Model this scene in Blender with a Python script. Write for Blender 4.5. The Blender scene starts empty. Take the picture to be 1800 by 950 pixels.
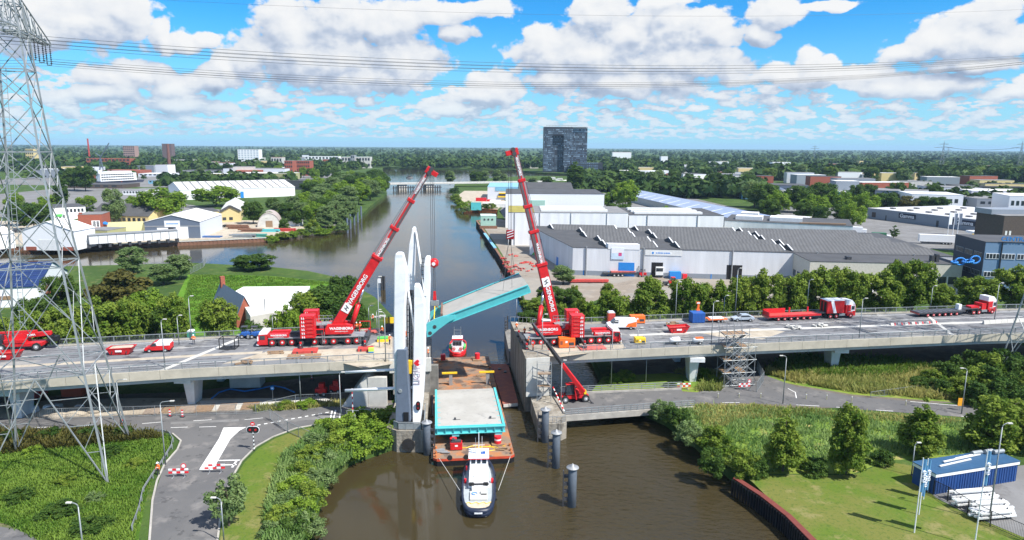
import bpy, bmesh, math, random
import numpy as np
from mathutils import Vector, Matrix
random.seed(11)
rng = np.random.default_rng(11)
R = math.radians
scene = bpy.context.scene
C = scene.collection
# ------------------------------------------------------------------ camera
CX, CY, FPX = 900.0, 475.0, 1200.0
HC, PITCH, ROLL = 43.5, R(10.3), R(0.38)
cam = bpy.data.cameras.new('camera')
cam.sensor_width = 36; cam.lens = 24.0
cam.clip_start = 0.5; cam.clip_end = 60000
cam_o = bpy.data.objects.new('camera', cam); C.objects.link(cam_o)
cam_o.matrix_world = (Matrix.Translation((0, 0, HC)) @ Matrix.Rotation(R(90) - PITCH, 4, 'X') @ Matrix.Rotation(ROLL, 4, 'Z'))
scene.camera = cam_o
# ------------------------------------------------------------------ light
SUN_EL = R(52)
SUN_DIR = Vector((0.82 * math.cos(SUN_EL), -0.57 * math.cos(SUN_EL), math.sin(SUN_EL))).normalized()
sl = bpy.data.lights.new('sun', 'SUN'); sl.energy = 4.6; sl.angle = R(0.53); sl.color = (1.0, 0.955, 0.89)
so = bpy.data.objects.new('sun', sl); C.objects.link(so)
so.rotation_euler = SUN_DIR.to_track_quat('Z', 'Y').to_euler(); so.location = (60, -60, 150)
vs = scene.view_settings
vs.view_transform = 'Standard'; vs.look = 'None'; vs.gamma = 1; vs.use_curve_mapping = False; vs.exposure = 0.76
scene.cycles.max_bounces = 6; scene.cycles.transparent_max_bounces = 8
scene.cycles.volume_bounces = 0; scene.cycles.diffuse_bounces = 3; scene.cycles.glossy_bounces = 3
scene.cycles.use_denoising = True
def ray(px, py):
 x = (px - CX) / FPX; y = -(py - CY) / FPX
 c, s = math.cos(ROLL), math.sin(ROLL)
 X = c * x - s * y; Y = s * x + c * y
 return Vector((X, math.cos(PITCH) + Y * math.sin(PITCH), -math.sin(PITCH) + Y * math.cos(PITCH)))
def P(px, py, z=2.0):          # photo pixel -> the point at height z
 d = ray(px, py); t = (z - HC) / d.z
 return Vector((d.x * t, d.y * t, z))
def Q(px, py, Y):              # photo pixel -> the point at distance Y
 d = ray(px, py); t = Y / d.y
 return Vector((d.x * t, Y, HC + d.z * t))
def XY(px, Y, z=2.0):          # photo column at distance Y, on the ground
 f = Y * math.cos(PITCH) + (HC - z) * math.sin(PITCH)
 return Vector(((px - CX) / FPX * f, Y, z))
# ------------------------------------------------------------------ world
def build_world():
 w = bpy.data.worlds.new('World'); scene.world = w; w.use_nodes = True
 nt = w.node_tree; N = nt.nodes; L = nt.links; N.clear()
 def math_(tree, op, a, b=None, c=None, clamp=False):
  n = tree.nodes.new('ShaderNodeMath'); n.operation = op; n.use_clamp = clamp
  for i, v in enumerate((a, b, c)):
   if v is None: continue
   if isinstance(v, (int, float)): n.inputs[i].default_value = v
   else: tree.links.new(v, n.inputs[i])
  return n.outputs[0]
 def vmath(tree, op, a, b=None):
  n = tree.nodes.new('ShaderNodeVectorMath'); n.operation = op
  for i, v in enumerate((a, b)):
   if v is None: continue
   if isinstance(v, (tuple, list)): n.inputs[i].default_value = v
   else: tree.links.new(v, n.inputs[i])
  return n.outputs[1] if op == 'LENGTH' else n.outputs[0]
 def noise(tree, vec, scale, detail, rough=0.55, color=False):
  n = tree.nodes.new('ShaderNodeTexNoise'); n.noise_dimensions = '3D'
  n.inputs['Scale'].default_value = scale; n.inputs['Detail'].default_value = detail; n.inputs['Roughness'].default_value = rough
  tree.links.new(vec, n.inputs['Vector'])
  return n.outputs['Color' if color else 'Fac']
 def remap(tree, v, a, b, c=0.0, d=1.0, smooth=True):
  n = tree.nodes.new('ShaderNodeMapRange')
  if smooth: n.interpolation_type = 'SMOOTHSTEP'
  tree.links.new(v, n.inputs[0])
  for i, q in zip((1, 2, 3, 4), (a, b, c, d)): n.inputs[i].default_value = q
  return n.outputs[0]
 g = bpy.data.node_groups.new('cloud_field', 'ShaderNodeTree')
 g.interface.new_socket('Dir', in_out='INPUT', socket_type='NodeSocketVector')
 g.interface.new_socket('Field', in_out='OUTPUT', socket_type='NodeSocketFloat')
 gi = g.nodes.new('NodeGroupInput'); go = g.nodes.new('NodeGroupOutput')
 p0 = gi.outputs[0]
 wv = noise(g, p0, 0.22, 3, 0.5, True)
 wv = vmath(g, 'MULTIPLY', vmath(g, 'SUBTRACT', wv, (0.5, 0.5, 0.5)), (3.4, 2.2, 0))
 p = vmath(g, 'ADD', p0, wv)
 blobs = [(560,100,150,52),(510,60,62,58),(600,38,72,58),(690,45,52,50),(705,112,72,38),(450,98,42,30),(640,142,95,24),
  (150,45,120,48),(60,60,95,42),(215,28,52,40),(40,15,90,40),(282,58,22,26),(332,70,28,22),(372,66,26,15),
  (195,142,62,20),(250,132,50,24),(372,138,52,32),(392,112,24,24),(302,150,30,22),(160,168,85,15),(330,184,72,15),
  (1040,95,135,55),(960,85,42,48),(1062,18,52,30),(1105,52,52,40),(1185,50,48,36),(1252,60,52,34),(1338,58,24,19),
  (1205,112,115,36),(1100,146,160,26),(985,142,62,24),(1165,8,60,14),(1352,14,58,24),(1450,6,62,8),
  (1412,108,30,30),(1382,134,62,26),(1445,132,42,24),(1700,66,115,42),(1732,34,72,36),(1640,72,52,32),(1592,92,52,18),
  (1720,108,95,15),(1560,144,84,24),(1662,146,64,20),(1520,128,42,20),(872,160,46,32),(850,172,56,15),(790,190,60,10),
  (765,20,48,18),(835,18,62,18),(800,58,30,18),(1770,160,60,14)]
 acc = None
 def pdir(px, py):
  d = ray(px, py).normalized()
  return math.degrees(math.atan2(d.x, d.y)), math.degrees(math.asin(d.z))
 for (bx, by, bw, bh) in blobs:
  u0, v0 = pdir(bx, by); u1, v1 = pdir(bx + bw, by); u2, v2 = pdir(bx, by - bh)
  a = max(abs(u1 - u0), 0.3) * 1.28; b = max(abs(v2 - v0), 0.15) * 1.22
  q = vmath(g, 'MULTIPLY', vmath(g, 'SUBTRACT', p, (u0, v0, 0)), (1 / a, 1 / b, 0))
  d = vmath(g, 'LENGTH', q)
  acc = d if acc is None else math_(g, 'MINIMUM', acc, d)
 f = math_(g, 'SUBTRACT', 1.0, acc)
 f = math_(g, 'MAXIMUM', f, -1.2)
 pe = vmath(g, 'MULTIPLY', p0, (1.0, 1.35, 1))
 n1 = noise(g, pe, 0.48, 7, 0.53)
 f = math_(g, 'ADD', f, math_(g, 'MULTIPLY', math_(g, 'SUBTRACT', n1, 0.5), 1.75))
 sep = g.nodes.new('ShaderNodeSeparateXYZ'); g.links.new(p0, sep.inputs[0])
 el = sep.outputs[1]
 def band(vec_scale, off, lo, lo2, hi, hi2, thr):
  q = vmath(g, 'ADD', vmath(g, 'MULTIPLY', p0, (vec_scale[0], vec_scale[1], 1)), (off, off * 1.7, 0))
  n = noise(g, q, 1.0, 6, 0.56)
  n = math_(g, 'MULTIPLY', math_(g, 'SUBTRACT', n, thr), 3.6)
  m = math_(g, 'MULTIPLY', remap(g, el, lo, lo2), remap(g, el, hi, hi2, 1, 0))
  return math_(g, 'SUBTRACT', n, math_(g, 'MULTIPLY', math_(g, 'SUBTRACT', 1.0, m), 2.0))
 b1 = band((0.38, 0.85), 3.1, 2.2, 3.2, 4.6, 6.2, 0.47)
 b2 = band((0.62, 1.6), 9.7, 1.2, 1.7, 3.0, 3.8, 0.455)
 b3 = band((1.0, 3.2), 17.3, 0.3, 0.7, 1.6, 2.1, 0.45)
 for b in (b1, b2, b3): f = math_(g, 'MAXIMUM', f, b)
 g.links.new(f, go.inputs[0])
 geo = N.new('ShaderNodeTexCoord')
 s = N.new('ShaderNodeSeparateXYZ'); L.new(geo.outputs['Generated'], s.inputs[0])
 az = math_(nt, 'MULTIPLY', math_(nt, 'ARCTAN2', s.outputs[0], s.outputs[1]), 57.2958)
 el2 = math_(nt, 'MULTIPLY', math_(nt, 'ARCSINE', s.outputs[2]), 57.2958)
 cmb = N.new('ShaderNodeCombineXYZ'); L.new(az, cmb.inputs[0]); L.new(el2, cmb.inputs[1])
 D = cmb.outputs[0]
 def field(vec):
  n = N.new('ShaderNodeGroup'); n.node_tree = g; L.new(vec, n.inputs[0]); return n.outputs[0]
 f0 = field(D)
 f1 = field(vmath(nt, 'ADD', D, (0.30, 0.62, 0)))
 nh = noise(nt, geo.outputs['Generated'], 3.2, 6, 0.55)
 over = math_(nt, 'MULTIPLY', remap(nt, nh, 0.44, 0.56), remap(nt, el2, 13.0, 22.0))
 dens = math_(nt, 'MAXIMUM', remap(nt, f0, 0.0, 0.22), over)
 f2 = field(vmath(nt, 'ADD', D, (0.7, 1.9, 0)))
 la = remap(nt, math_(nt, 'SUBTRACT', f0, f1), -0.55, 0.45, 0, 1, False)
 lb = remap(nt, math_(nt, 'SUBTRACT', f0, f2), -0.9, 0.7, 0, 1, False)
 lit = math_(nt, 'ADD', math_(nt, 'MULTIPLY', la, 0.45), math_(nt, 'MULTIPLY', lb, 0.55))
 ramp = N.new('ShaderNodeValToRGB'); L.new(lit, ramp.inputs[0])
 e = ramp.color_ramp.elements
 e[0].position = 0.0; e[0].color = (0.30, 0.39, 0.55, 1)
 e[1].position = 1.0; e[1].color = (0.95, 0.96, 0.97, 1)
 m1 = e.new(0.40); m1.color = (0.56, 0.64, 0.78, 1)
 m2 = e.new(0.64); m2.color = (0.80, 0.84, 0.90, 1)
 far = remap(nt, el2, 0.0, 5.0, 0.60, 0.0)
 mixc = N.new('ShaderNodeMix'); mixc.data_type = 'RGBA'; L.new(far, mixc.inputs[0]); L.new(ramp.outputs[0], mixc.inputs[6])
 mixc.inputs[7].default_value = (0.50, 0.78, 0.98, 1)
 sky = N.new('ShaderNodeTexSky'); sky.sky_type = 'NISHITA'; sky.sun_disc = False
 sky.sun_elevation = SUN_EL; sky.sun_rotation = math.atan2(SUN_DIR.x, SUN_DIR.y)
 sky.air_density = 1.0; sky.dust_density = 0.0; sky.ozone_density = 4.0; sky.altitude = 0
 hs = N.new('ShaderNodeHueSaturation'); hs.inputs['Saturation'].default_value = 1.12; hs.inputs['Value'].default_value = 1.0
 L.new(sky.outputs[0], hs.inputs['Color'])
 bg1 = N.new('ShaderNodeBackground'); bg1.inputs[1].default_value = 0.09; tint = N.new('ShaderNodeMix'); tint.data_type = 'RGBA'; tint.blend_type = 'MULTIPLY'; tint.inputs[0].default_value = 1.0
 L.new(hs.outputs[0], tint.inputs[6]); tint.inputs[7].default_value = (0.22, 0.80, 1.12, 1)
 hz_ = N.new('ShaderNodeMix'); hz_.data_type = 'RGBA'; L.new(remap(nt, el2, -2.0, 11.0, 0.95, 0.0), hz_.inputs[0])
 L.new(tint.outputs[2], hz_.inputs[6]); hz_.inputs[7].default_value = (2.8, 4.85, 6.2, 1); L.new(hz_.outputs[2], bg1.inputs[0])
 bg2 = N.new('ShaderNodeBackground'); bg2.inputs[1].default_value = 0.58; L.new(mixc.outputs[2], bg2.inputs[0])
 up = remap(nt, el2, -1.0, 0.25)
 dm = math_(nt, 'MULTIPLY', dens, up)
 ms = N.new('ShaderNodeMixShader'); L.new(dm, ms.inputs[0]); L.new(bg1.outputs[0], ms.inputs[1]); L.new(bg2.outputs[0], ms.inputs[2])
 out = N.new('ShaderNodeOutputWorld'); L.new(ms.outputs[0], out.inputs[0])
 w.cycles.sampling_method = 'MANUAL'; w.cycles.sample_map_resolution = 256
build_world()
# ------------------------------------------------------------------ materials
MATS = {}
def mat(name, col, rough=0.6, metal=0.0, var=0.12, scale=1.5, spec=0.5, bump=0.0, bscale=20.0, emit=0.0):
 if name in MATS: return MATS[name]
 m = bpy.data.materials.new(name); m.use_nodes = True
 nt = m.node_tree; b = nt.nodes['Principled BSDF']
 b.inputs['Roughness'].default_value = rough; b.inputs['Metallic'].default_value = metal
 b.inputs['Specular IOR Level'].default_value = spec
 tc = nt.nodes.new('ShaderNodeTexCoord')
 if var > 0:
  n = nt.nodes.new('ShaderNodeTexNoise'); n.inputs['Scale'].default_value = scale; n.inputs['Detail'].default_value = 5
  n.inputs['Roughness'].default_value = 0.65
  nt.links.new(tc.outputs['Object'], n.inputs['Vector'])
  r = nt.nodes.new('ShaderNodeMapRange'); r.inputs[1].default_value = 0.3; r.inputs[2].default_value = 0.7
  r.inputs[3].default_value = 1 - var; r.inputs[4].default_value = 1 + var
  nt.links.new(n.outputs['Fac'], r.inputs[0])
  v = nt.nodes.new('ShaderNodeVectorMath'); v.operation = 'SCALE'; v.inputs[0].default_value = col[:3]
  nt.links.new(r.outputs[0], v.inputs['Scale']); nt.links.new(v.outputs[0], b.inputs['Base Color'])
 else:
  b.inputs['Base Color'].default_value = (*col[:3], 1)
 if bump > 0:
  n2 = nt.nodes.new('ShaderNodeTexNoise'); n2.inputs['Scale'].default_value = bscale; n2.inputs['Detail'].default_value = 4
  nt.links.new(tc.outputs['Object'], n2.inputs['Vector'])
  bp = nt.nodes.new('ShaderNodeBump'); bp.inputs['Strength'].default_value = bump; bp.inputs['Distance'].default_value = 0.05
  nt.links.new(n2.outputs['Fac'], bp.inputs['Height']); nt.links.new(bp.outputs[0], b.inputs['Normal'])
 MATS[name] = m; return m
def patch_mat(name, layers, base, rough=0.85, bump=0.0, bscale=3.0, stretch=(1, 1, 1)):
 """base colour with noise-shaped patches: layers = [(colour, scale, lo, hi, seed, strength)]"""
 m = bpy.data.materials.new(name); m.use_nodes = True; nt = m.node_tree; b = nt.nodes['Principled BSDF']
 b.inputs['Roughness'].default_value = rough; b.inputs['Specular IOR Level'].default_value = 0.12
 tc = nt.nodes.new('ShaderNodeTexCoord')
 cur = None
 for (col, scale, lo, hi, seed, st) in layers:
  mp = nt.nodes.new('ShaderNodeMapping'); mp.inputs['Location'].default_value = (seed * 13.7, seed * 5.1, seed)
  mp.inputs['Scale'].default_value = stretch
  nt.links.new(tc.outputs['Object'], mp.inputs[0])
  n = nt.nodes.new('ShaderNodeTexNoise'); n.inputs['Scale'].default_value = scale; n.inputs['Detail'].default_value = 7; n.inputs['Roughness'].default_value = 0.62
  nt.links.new(mp.outputs[0], n.inputs['Vector'])
  r = nt.nodes.new('ShaderNodeMapRange'); r.interpolation_type = 'SMOOTHSTEP'
  for i, q in zip((1, 2, 3, 4), (lo, hi, 0, st)): r.inputs[i].default_value = q
  nt.links.new(n.outputs['Fac'], r.inputs[0])
  mx = nt.nodes.new('ShaderNodeMix'); mx.data_type = 'RGBA'; nt.links.new(r.outputs[0], mx.inputs[0])
  if cur is None: mx.inputs[6].default_value = (*base, 1)
  else: nt.links.new(cur, mx.inputs[6])
  mx.inputs[7].default_value = (*col, 1); cur = mx.outputs[2]
 nt.links.new(cur, b.inputs['Base Color'])
 if bump > 0:
  n2 = nt.nodes.new('ShaderNodeTexNoise'); n2.inputs['Scale'].default_value = bscale; n2.inputs['Detail'].default_value = 5
  nt.links.new(tc.outputs['Object'], n2.inputs['Vector'])
  bp = nt.nodes.new('ShaderNodeBump'); bp.inputs['Strength'].default_value = bump; bp.inputs['Distance'].default_value = 0.3
  nt.links.new(n2.outputs['Fac'], bp.inputs['Height']); nt.links.new(bp.outputs[0], b.inputs['Normal'])
 MATS[name] = m; return m
def leaf_mat(name, col, col2, trans=0.38):
 m = bpy.data.materials.new(name); m.use_nodes = True; nt = m.node_tree; nt.nodes.clear()
 out = nt.nodes.new('ShaderNodeOutputMaterial')
 at = nt.nodes.new('ShaderNodeAttribute'); at.attribute_name = 'tint'
 oi = nt.nodes.new('ShaderNodeObjectInfo')
 ad = nt.nodes.new('ShaderNodeMath'); ad.operation = 'MULTIPLY_ADD'; ad.inputs[1].default_value = 0.30
 nt.links.new(oi.outputs['Random'], ad.inputs[0]); nt.links.new(at.outputs['Fac'], ad.inputs[2])
 sb = nt.nodes.new('ShaderNodeMath'); sb.operation = 'SUBTRACT'; sb.inputs[1].default_value = 0.15; sb.use_clamp = True
 nt.links.new(ad.outputs[0], sb.inputs[0])
 mx = nt.nodes.new('ShaderNodeMix'); mx.data_type = 'RGBA'
 mx.inputs[6].default_value = (*col, 1); mx.inputs[7].default_value = (*col2, 1); nt.links.new(sb.outputs[0], mx.inputs[0])
 d = nt.nodes.new('ShaderNodeBsdfPrincipled'); d.inputs['Roughness'].default_value = 0.55; d.inputs['Specular IOR Level'].default_value = 0.08
 nt.links.new(mx.outputs[2], d.inputs['Base Color'])
 t = nt.nodes.new('ShaderNodeBsdfTranslucent'); nt.links.new(mx.outputs[2], t.inputs[0])
 ms = nt.nodes.new('ShaderNodeMixShader'); ms.inputs[0].default_value = trans
 nt.links.new(d.outputs[0], ms.inputs[1]); nt.links.new(t.outputs[0], ms.inputs[2]); nt.links.new(ms.outputs[0], out.inputs[0])
 MATS[name] = m; return m
white = mat('white_paint', (0.80, 0.81, 0.82), 0.45, var=0.04)
offwhite = mat('weathered_white', (0.70, 0.71, 0.70), 0.55, var=0.10, scale=0.8)
red = mat('red_paint', (0.56, 0.014, 0.018), 0.42, var=0.25, scale=0.9)
red2 = mat('faded_red', (0.50, 0.06, 0.05), 0.6, var=0.2)
salmon = mat('dusty_red_plate', (0.52, 0.12, 0.10), 0.7, var=0.25)
orange = mat('orange_paint', (0.85, 0.16, 0.02), 0.5, var=0.10)
vestm = mat('hi_vis_orange', (0.92, 0.17, 0.03), 0.7, var=0.08)
yellow = mat('yellow_paint', (0.85, 0.55, 0.02), 0.5, var=0.1)
teal = mat('teal_paint', (0.10, 0.50, 0.52), 0.42, var=0.07)
blue = mat('blue_paint', (0.02, 0.10, 0.36), 0.5, var=0.12)
bblue = mat('bright_blue', (0.02, 0.22, 0.62), 0.45, var=0.1)
black = mat('black_paint', (0.012, 0.012, 0.014), 0.5, var=0.2)
rubber = mat('rubber', (0.018, 0.018, 0.018), 0.85, var=0.25)
dark = mat('dark_steel', (0.05, 0.052, 0.058), 0.55, var=0.2)
grey = mat('grey_metal', (0.30, 0.31, 0.32), 0.5, metal=0.2, var=0.12)
galv = mat('galvanised_steel', (0.30, 0.325, 0.335), 0.5, metal=0.35, var=0.18, scale=0.8)
galvd = mat('dull_galvanised_steel', (0.30, 0.33, 0.34), 0.55, metal=0.3, var=0.18)
chrome = mat('polished_steel', (0.62, 0.63, 0.65), 0.22, metal=0.9, var=0.05)
glass = mat('window_glass', (0.03, 0.04, 0.05), 0.08, var=0.2, spec=0.8)
concrete = mat('concrete', (0.38, 0.36, 0.32), 0.85, var=0.22, scale=0.7, bump=0.2)
concd = mat('dark_concrete', (0.20, 0.19, 0.17), 0.9, var=0.35, scale=0.6, bump=0.3)  # darker concrete with an uneven tone
fascia = mat('beige_concrete_panel', (0.43, 0.395, 0.32), 0.85, var=0.14, scale=0.5)
concl = mat('pale_concrete', (0.52, 0.51, 0.47), 0.85, var=0.14, scale=0.5)
slate = mat('slate_blue_paint', (0.12, 0.15, 0.20), 0.45, var=0.08)
dolph = mat('dolphin_blue_grey', (0.10, 0.12, 0.145), 0.5, var=0.15)
rust = patch_mat('rusty_deck', [((0.40, 0.17, 0.07), 0.6, 0.45, 0.62, 1, 0.9), ((0.10, 0.08, 0.07), 0.35, 0.5, 0.6, 2, 0.8), ((0.36, 0.28, 0.2), 1.8, 0.58, 0.7, 3, 0.7)], (0.25, 0.18, 0.13), 0.8)
stained = patch_mat('stained_concrete', [((0.20,0.175,0.14), 0.5, 0.45, 0.62, 1, 0.85), ((0.11,0.10,0.085), 1.1, 0.55, 0.66, 2, 0.8), ((0.42,0.40,0.35), 0.35, 0.56, 0.66, 3, 0.7)], (0.30,0.275,0.23), 0.9, 0.5, 2.0, (1,1,.22))
rustred = patch_mat('red_brown_deck', [((0.36,0.13,0.08), 0.8, 0.45, 0.65, 5, 0.8), ((0.18,0.10,0.08), 0.5, 0.55, 0.65, 6, 0.8)], (0.25,0.10,0.08), 0.8)
brick = mat('red_brick', (0.30, 0.085, 0.05), 0.85, var=0.2)
brickd = mat('brown_brick', (0.085, 0.065, 0.055), 0.85, var=0.2)
wood = mat('timber', (0.26, 0.17, 0.10), 0.8, var=0.3, scale=3)
roofd = mat('dark_roofing', (0.068, 0.069, 0.072), 0.8, var=0.2, scale=0.2)
roofg = mat('grey_roofing', (0.20, 0.20, 0.20), 0.8, var=0.2, scale=0.2)
roofw = mat('white_roofing', (0.66, 0.66, 0.64), 0.7, var=0.12, scale=0.25)
solar = mat('solar_panel_blue', (0.012, 0.03, 0.11), 0.25, var=0.25, scale=0.4)
cream = mat('yellow_render', (0.62, 0.50, 0.24), 0.8, var=0.08)
olive = mat('olive_cladding', (0.34, 0.34, 0.17), 0.8, var=0.1)
mint = mat('mint_cladding', (0.33, 0.52, 0.44), 0.6, var=0.08)
skyblue = mat('light_blue_cladding', (0.18, 0.42, 0.58), 0.6, var=0.08)
skin = mat('skin', (0.48, 0.27, 0.18), 0.6, var=0.05)
navy = mat('navy_cloth', (0.02, 0.025, 0.045), 0.85, var=0.1)
pale = mat('pale_panel', (0.62, 0.65, 0.69), 0.55, var=0.06)
greyw = mat('grey_cladding', (0.24, 0.27, 0.31), 0.6, var=0.06)
signred = mat('sign_red', (0.70, 0.02, 0.03), 0.45, var=0.03)
lime = mat('lime_green', (0.10, 0.5, 0.10), 0.6, var=0.1)
def clad(name, col, pitch=0.5, depth=0.08, rough=0.5):
 """profiled cladding: vertical ribs from a wave on x+y"""
 m = bpy.data.materials.new(name); m.use_nodes = True; nt = m.node_tree; b = nt.nodes['Principled BSDF']
 b.inputs['Roughness'].default_value = rough
 tc = nt.nodes.new('ShaderNodeTexCoord'); wv = nt.nodes.new('ShaderNodeTexWave'); wv.bands_direction = 'X'
 wv.inputs['Scale'].default_value = 0.314 / pitch * 1.0; wv.inputs['Distortion'].default_value = 0.0
 nt.links.new(tc.outputs['Object'], wv.inputs['Vector'])
 bp = nt.nodes.new('ShaderNodeBump'); bp.inputs['Strength'].default_value = depth; bp.inputs['Distance'].default_value = 0.12
 nt.links.new(wv.outputs['Fac'], bp.inputs['Height']); nt.links.new(bp.outputs[0], b.inputs['Normal'])
 n = nt.nodes.new('ShaderNodeTexNoise'); n.inputs['Scale'].default_value = 0.15; n.inputs['Detail'].default_value = 6
 mp = nt.nodes.new('ShaderNodeMapping'); mp.inputs['Scale'].default_value = (3, 3, 0.4)
 nt.links.new(tc.outputs['Object'], mp.inputs[0]); nt.links.new(mp.outputs[0], n.inputs['Vector'])
 r = nt.nodes.new('ShaderNodeMapRange'); r.inputs[1].default_value = 0.3; r.inputs[2].default_value = 0.7; r.inputs[3].default_value = 0.88; r.inputs[4].default_value = 1.07
 nt.links.new(n.outputs['Fac'], r.inputs[0])
 v = nt.nodes.new('ShaderNodeVectorMath'); v.operation = 'SCALE'; v.inputs[0].default_value = col
 nt.links.new(r.outputs[0], v.inputs['Scale']); nt.links.new(v.outputs[0], b.inputs['Base Color'])
 MATS[name] = m; return m
cladw = clad('white_ribbed_cladding', (0.78, 0.78, 0.78))
cladp = clad('pale_grey_ribbed_cladding', (0.68, 0.695, 0.72))
cladb = clad('blue_ribbed_cladding', (0.018, 0.07, 0.24), 0.35, 0.6)
corr = clad('corrugated_grey_roof', (0.10, 0.102, 0.105), 1.2, 0.8, 0.8)
leafA = leaf_mat('leaf_mid_green', (0.075, 0.15, 0.018), (0.25, 0.32, 0.05))
leafB = leaf_mat('leaf_dark_green', (0.035, 0.085, 0.016), (0.11, 0.18, 0.035))
leafC = leaf_mat('leaf_bright_green', (0.10, 0.20, 0.02), (0.27, 0.38, 0.05))
leafD = leaf_mat('leaf_silver_green', (0.11, 0.185, 0.06), (0.25, 0.33, 0.13))
leafE = leaf_mat('leaf_olive_brown', (0.060, 0.066, 0.017), (0.144, 0.132, 0.036))
leafF = leaf_mat('reed_yellow_green', (0.135, 0.203, 0.041), (0.340, 0.340, 0.095))
grassA = leaf_mat('grass_blade_green', (0.075, 0.17, 0.02), (0.20, 0.30, 0.05), .4)
grassB = leaf_mat('grass_blade_yellow', (0.20, 0.26, 0.06), (0.46, 0.42, 0.15), .45)
grassC = leaf_mat('reed_blade_green', (0.14, 0.25, 0.065), (0.32, 0.42, 0.15), .45)
leafG = leaf_mat('leaf_purple_brown', (0.041, 0.030, 0.030), (0.081, 0.054, 0.047))
bark = mat('bark', (0.09, 0.07, 0.05), 0.9, var=0.3, scale=4)
# ------------------------------------------------------------------ mesh helper
class MB:
 def __init__(s): s.v = []; s.f = []; s.mi = []; s.mats = []; s.cur = 0
 def m(s, material):
  if material not in s.mats: s.mats.append(material)
  s.cur = s.mats.index(material); return s
 def add(s, vs, fs):
  o = len(s.v); s.v += [tuple(v) for v in vs]; s.f += [tuple(i + o for i in f) for f in fs]; s.mi += [s.cur] * len(fs); return s
 def box(s, x0, x1, y0, y1, z0, z1):
  return s.add([(x0,y0,z0),(x1,y0,z0),(x1,y1,z0),(x0,y1,z0),(x0,y0,z1),(x1,y0,z1),(x1,y1,z1),(x0,y1,z1)],
   [(0,3,2,1),(4,5,6,7),(0,1,5,4),(1,2,6,5),(2,3,7,6),(3,0,4,7)])
 def hexa(s, b, t):     # 4 bottom + 4 top points, both counter-clockwise from above
  return s.add(list(b) + list(t), [(3,2,1,0),(4,5,6,7),(0,1,5,4),(1,2,6,5),(2,3,7,6),(3,0,4,7)])
 def beam(s, p, q, w, h=None, up=(0, 0, 1)):
  p = Vector(p); q = Vector(q); h = h or w; d = (q - p)
  if d.length < 1e-6: return s
  d.normalize(); u = Vector(up)
  if abs(d.dot(u)) > 0.98: u = Vector((0, 1, 0)) if abs(d.y) < 0.9 else Vector((1, 0, 0))
  a = d.cross(u).normalized(); b = a.cross(d).normalized()
  a = a * (w / 2); b = b * (h / 2)
  return s.add([p-a-b, p+a-b, p+a+b, p-a+b, q-a-b, q+a-b, q+a+b, q-a+b],
   [(0,3,2,1),(4,5,6,7),(0,1,5,4),(1,2,6,5),(2,3,7,6),(3,0,4,7)][::1])
 def tbeam(s, p, q, w0, h0, w1, h1, up=(0, 0, 1), n=None):      # tapered beam
  p = Vector(p); q = Vector(q); d = (q - p).normalized(); u = Vector(up)
  a = d.cross(u).normalized(); b = a.cross(d).normalized()
  def ring(c, w, h): return [c-a*w/2-b*h/2, c+a*w/2-b*h/2, c+a*w/2+b*h/2, c-a*w/2+b*h/2]
  return s.add(ring(p, w0, h0) + ring(q, w1, h1), [(0,3,2,1),(4,5,6,7),(0,1,5,4),(1,2,6,5),(2,3,7,6),(3,0,4,7)])
 def tube(s, p, q, r, n=8, r2=None, caps=True):
  p = Vector(p); q = Vector(q); r2 = r if r2 is None else r2; d = (q - p)
  if d.length < 1e-6: return s
  d.normalize(); u = Vector((0, 0, 1)) if abs(d.z) < 0.95 else Vector((1, 0, 0))
  a = d.cross(u).normalized(); b = a.cross(d).normalized()
  vs = []
  for c, rr in ((p, r), (q, r2)):
   for i in range(n):
    t = 2 * math.pi * i / n; vs.append(c + a * math.cos(t) * rr + b * math.sin(t) * rr)
  fs = [(i, (i + 1) % n, n + (i + 1) % n, n + i) for i in range(n)]
  if caps: fs += [tuple(range(n))[::-1], tuple(range(n, 2 * n))]
  return s.add(vs, fs)
 def path(s, pts, r, n=6):
  for a, b in zip(pts[:-1], pts[1:]): s.tube(a, b, r, n)
  return s
 def prism(s, poly, z0, z1):
  n = len(poly); a = sum(poly[i][0]*poly[(i+1)%n][1]-poly[(i+1)%n][0]*poly[i][1] for i in range(n))
  if a < 0: poly = poly[::-1]
  vs = [(p[0], p[1], z0) for p in poly] + [(p[0], p[1], z1) for p in poly]
  fs = [tuple(range(n))[::-1], tuple(range(n, 2*n))] + [(i, (i+1)%n, n+(i+1)%n, n+i) for i in range(n)]
  return s.add(vs, fs)
 def prismy(s, poly, y0, y1):       # polygon in (x,z) pushed along y
  n = len(poly); a = sum(poly[i][0]*poly[(i+1)%n][1]-poly[(i+1)%n][0]*poly[i][1] for i in range(n))
  if a < 0: poly = poly[::-1]
  vs = [(p[0], y0, p[1]) for p in poly] + [(p[0], y1, p[1]) for p in poly]
  fs = [tuple(range(n)), tuple(range(n, 2*n))[::-1]] + [(i, n+i, n+(i+1)%n, (i+1)%n) for i in range(n)]
  return s.add(vs, fs)
 def lathe(s, prof, cx=0, cy=0, n=12):      # prof = [(r,z)]
  vs = []
  for (r, z) in prof:
   for i in range(n): vs.append((cx + r*math.cos(2*math.pi*i/n), cy + r*math.sin(2*math.pi*i/n), z))
  fs = []
  for k in range(len(prof)-1):
   for i in range(n): fs.append((k*n+i, k*n+(i+1)%n, (k+1)*n+(i+1)%n, (k+1)*n+i))
  fs += [tuple(range(n))[::-1], tuple(range((len(prof)-1)*n, len(prof)*n))]
  return s.add(vs, fs)
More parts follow.
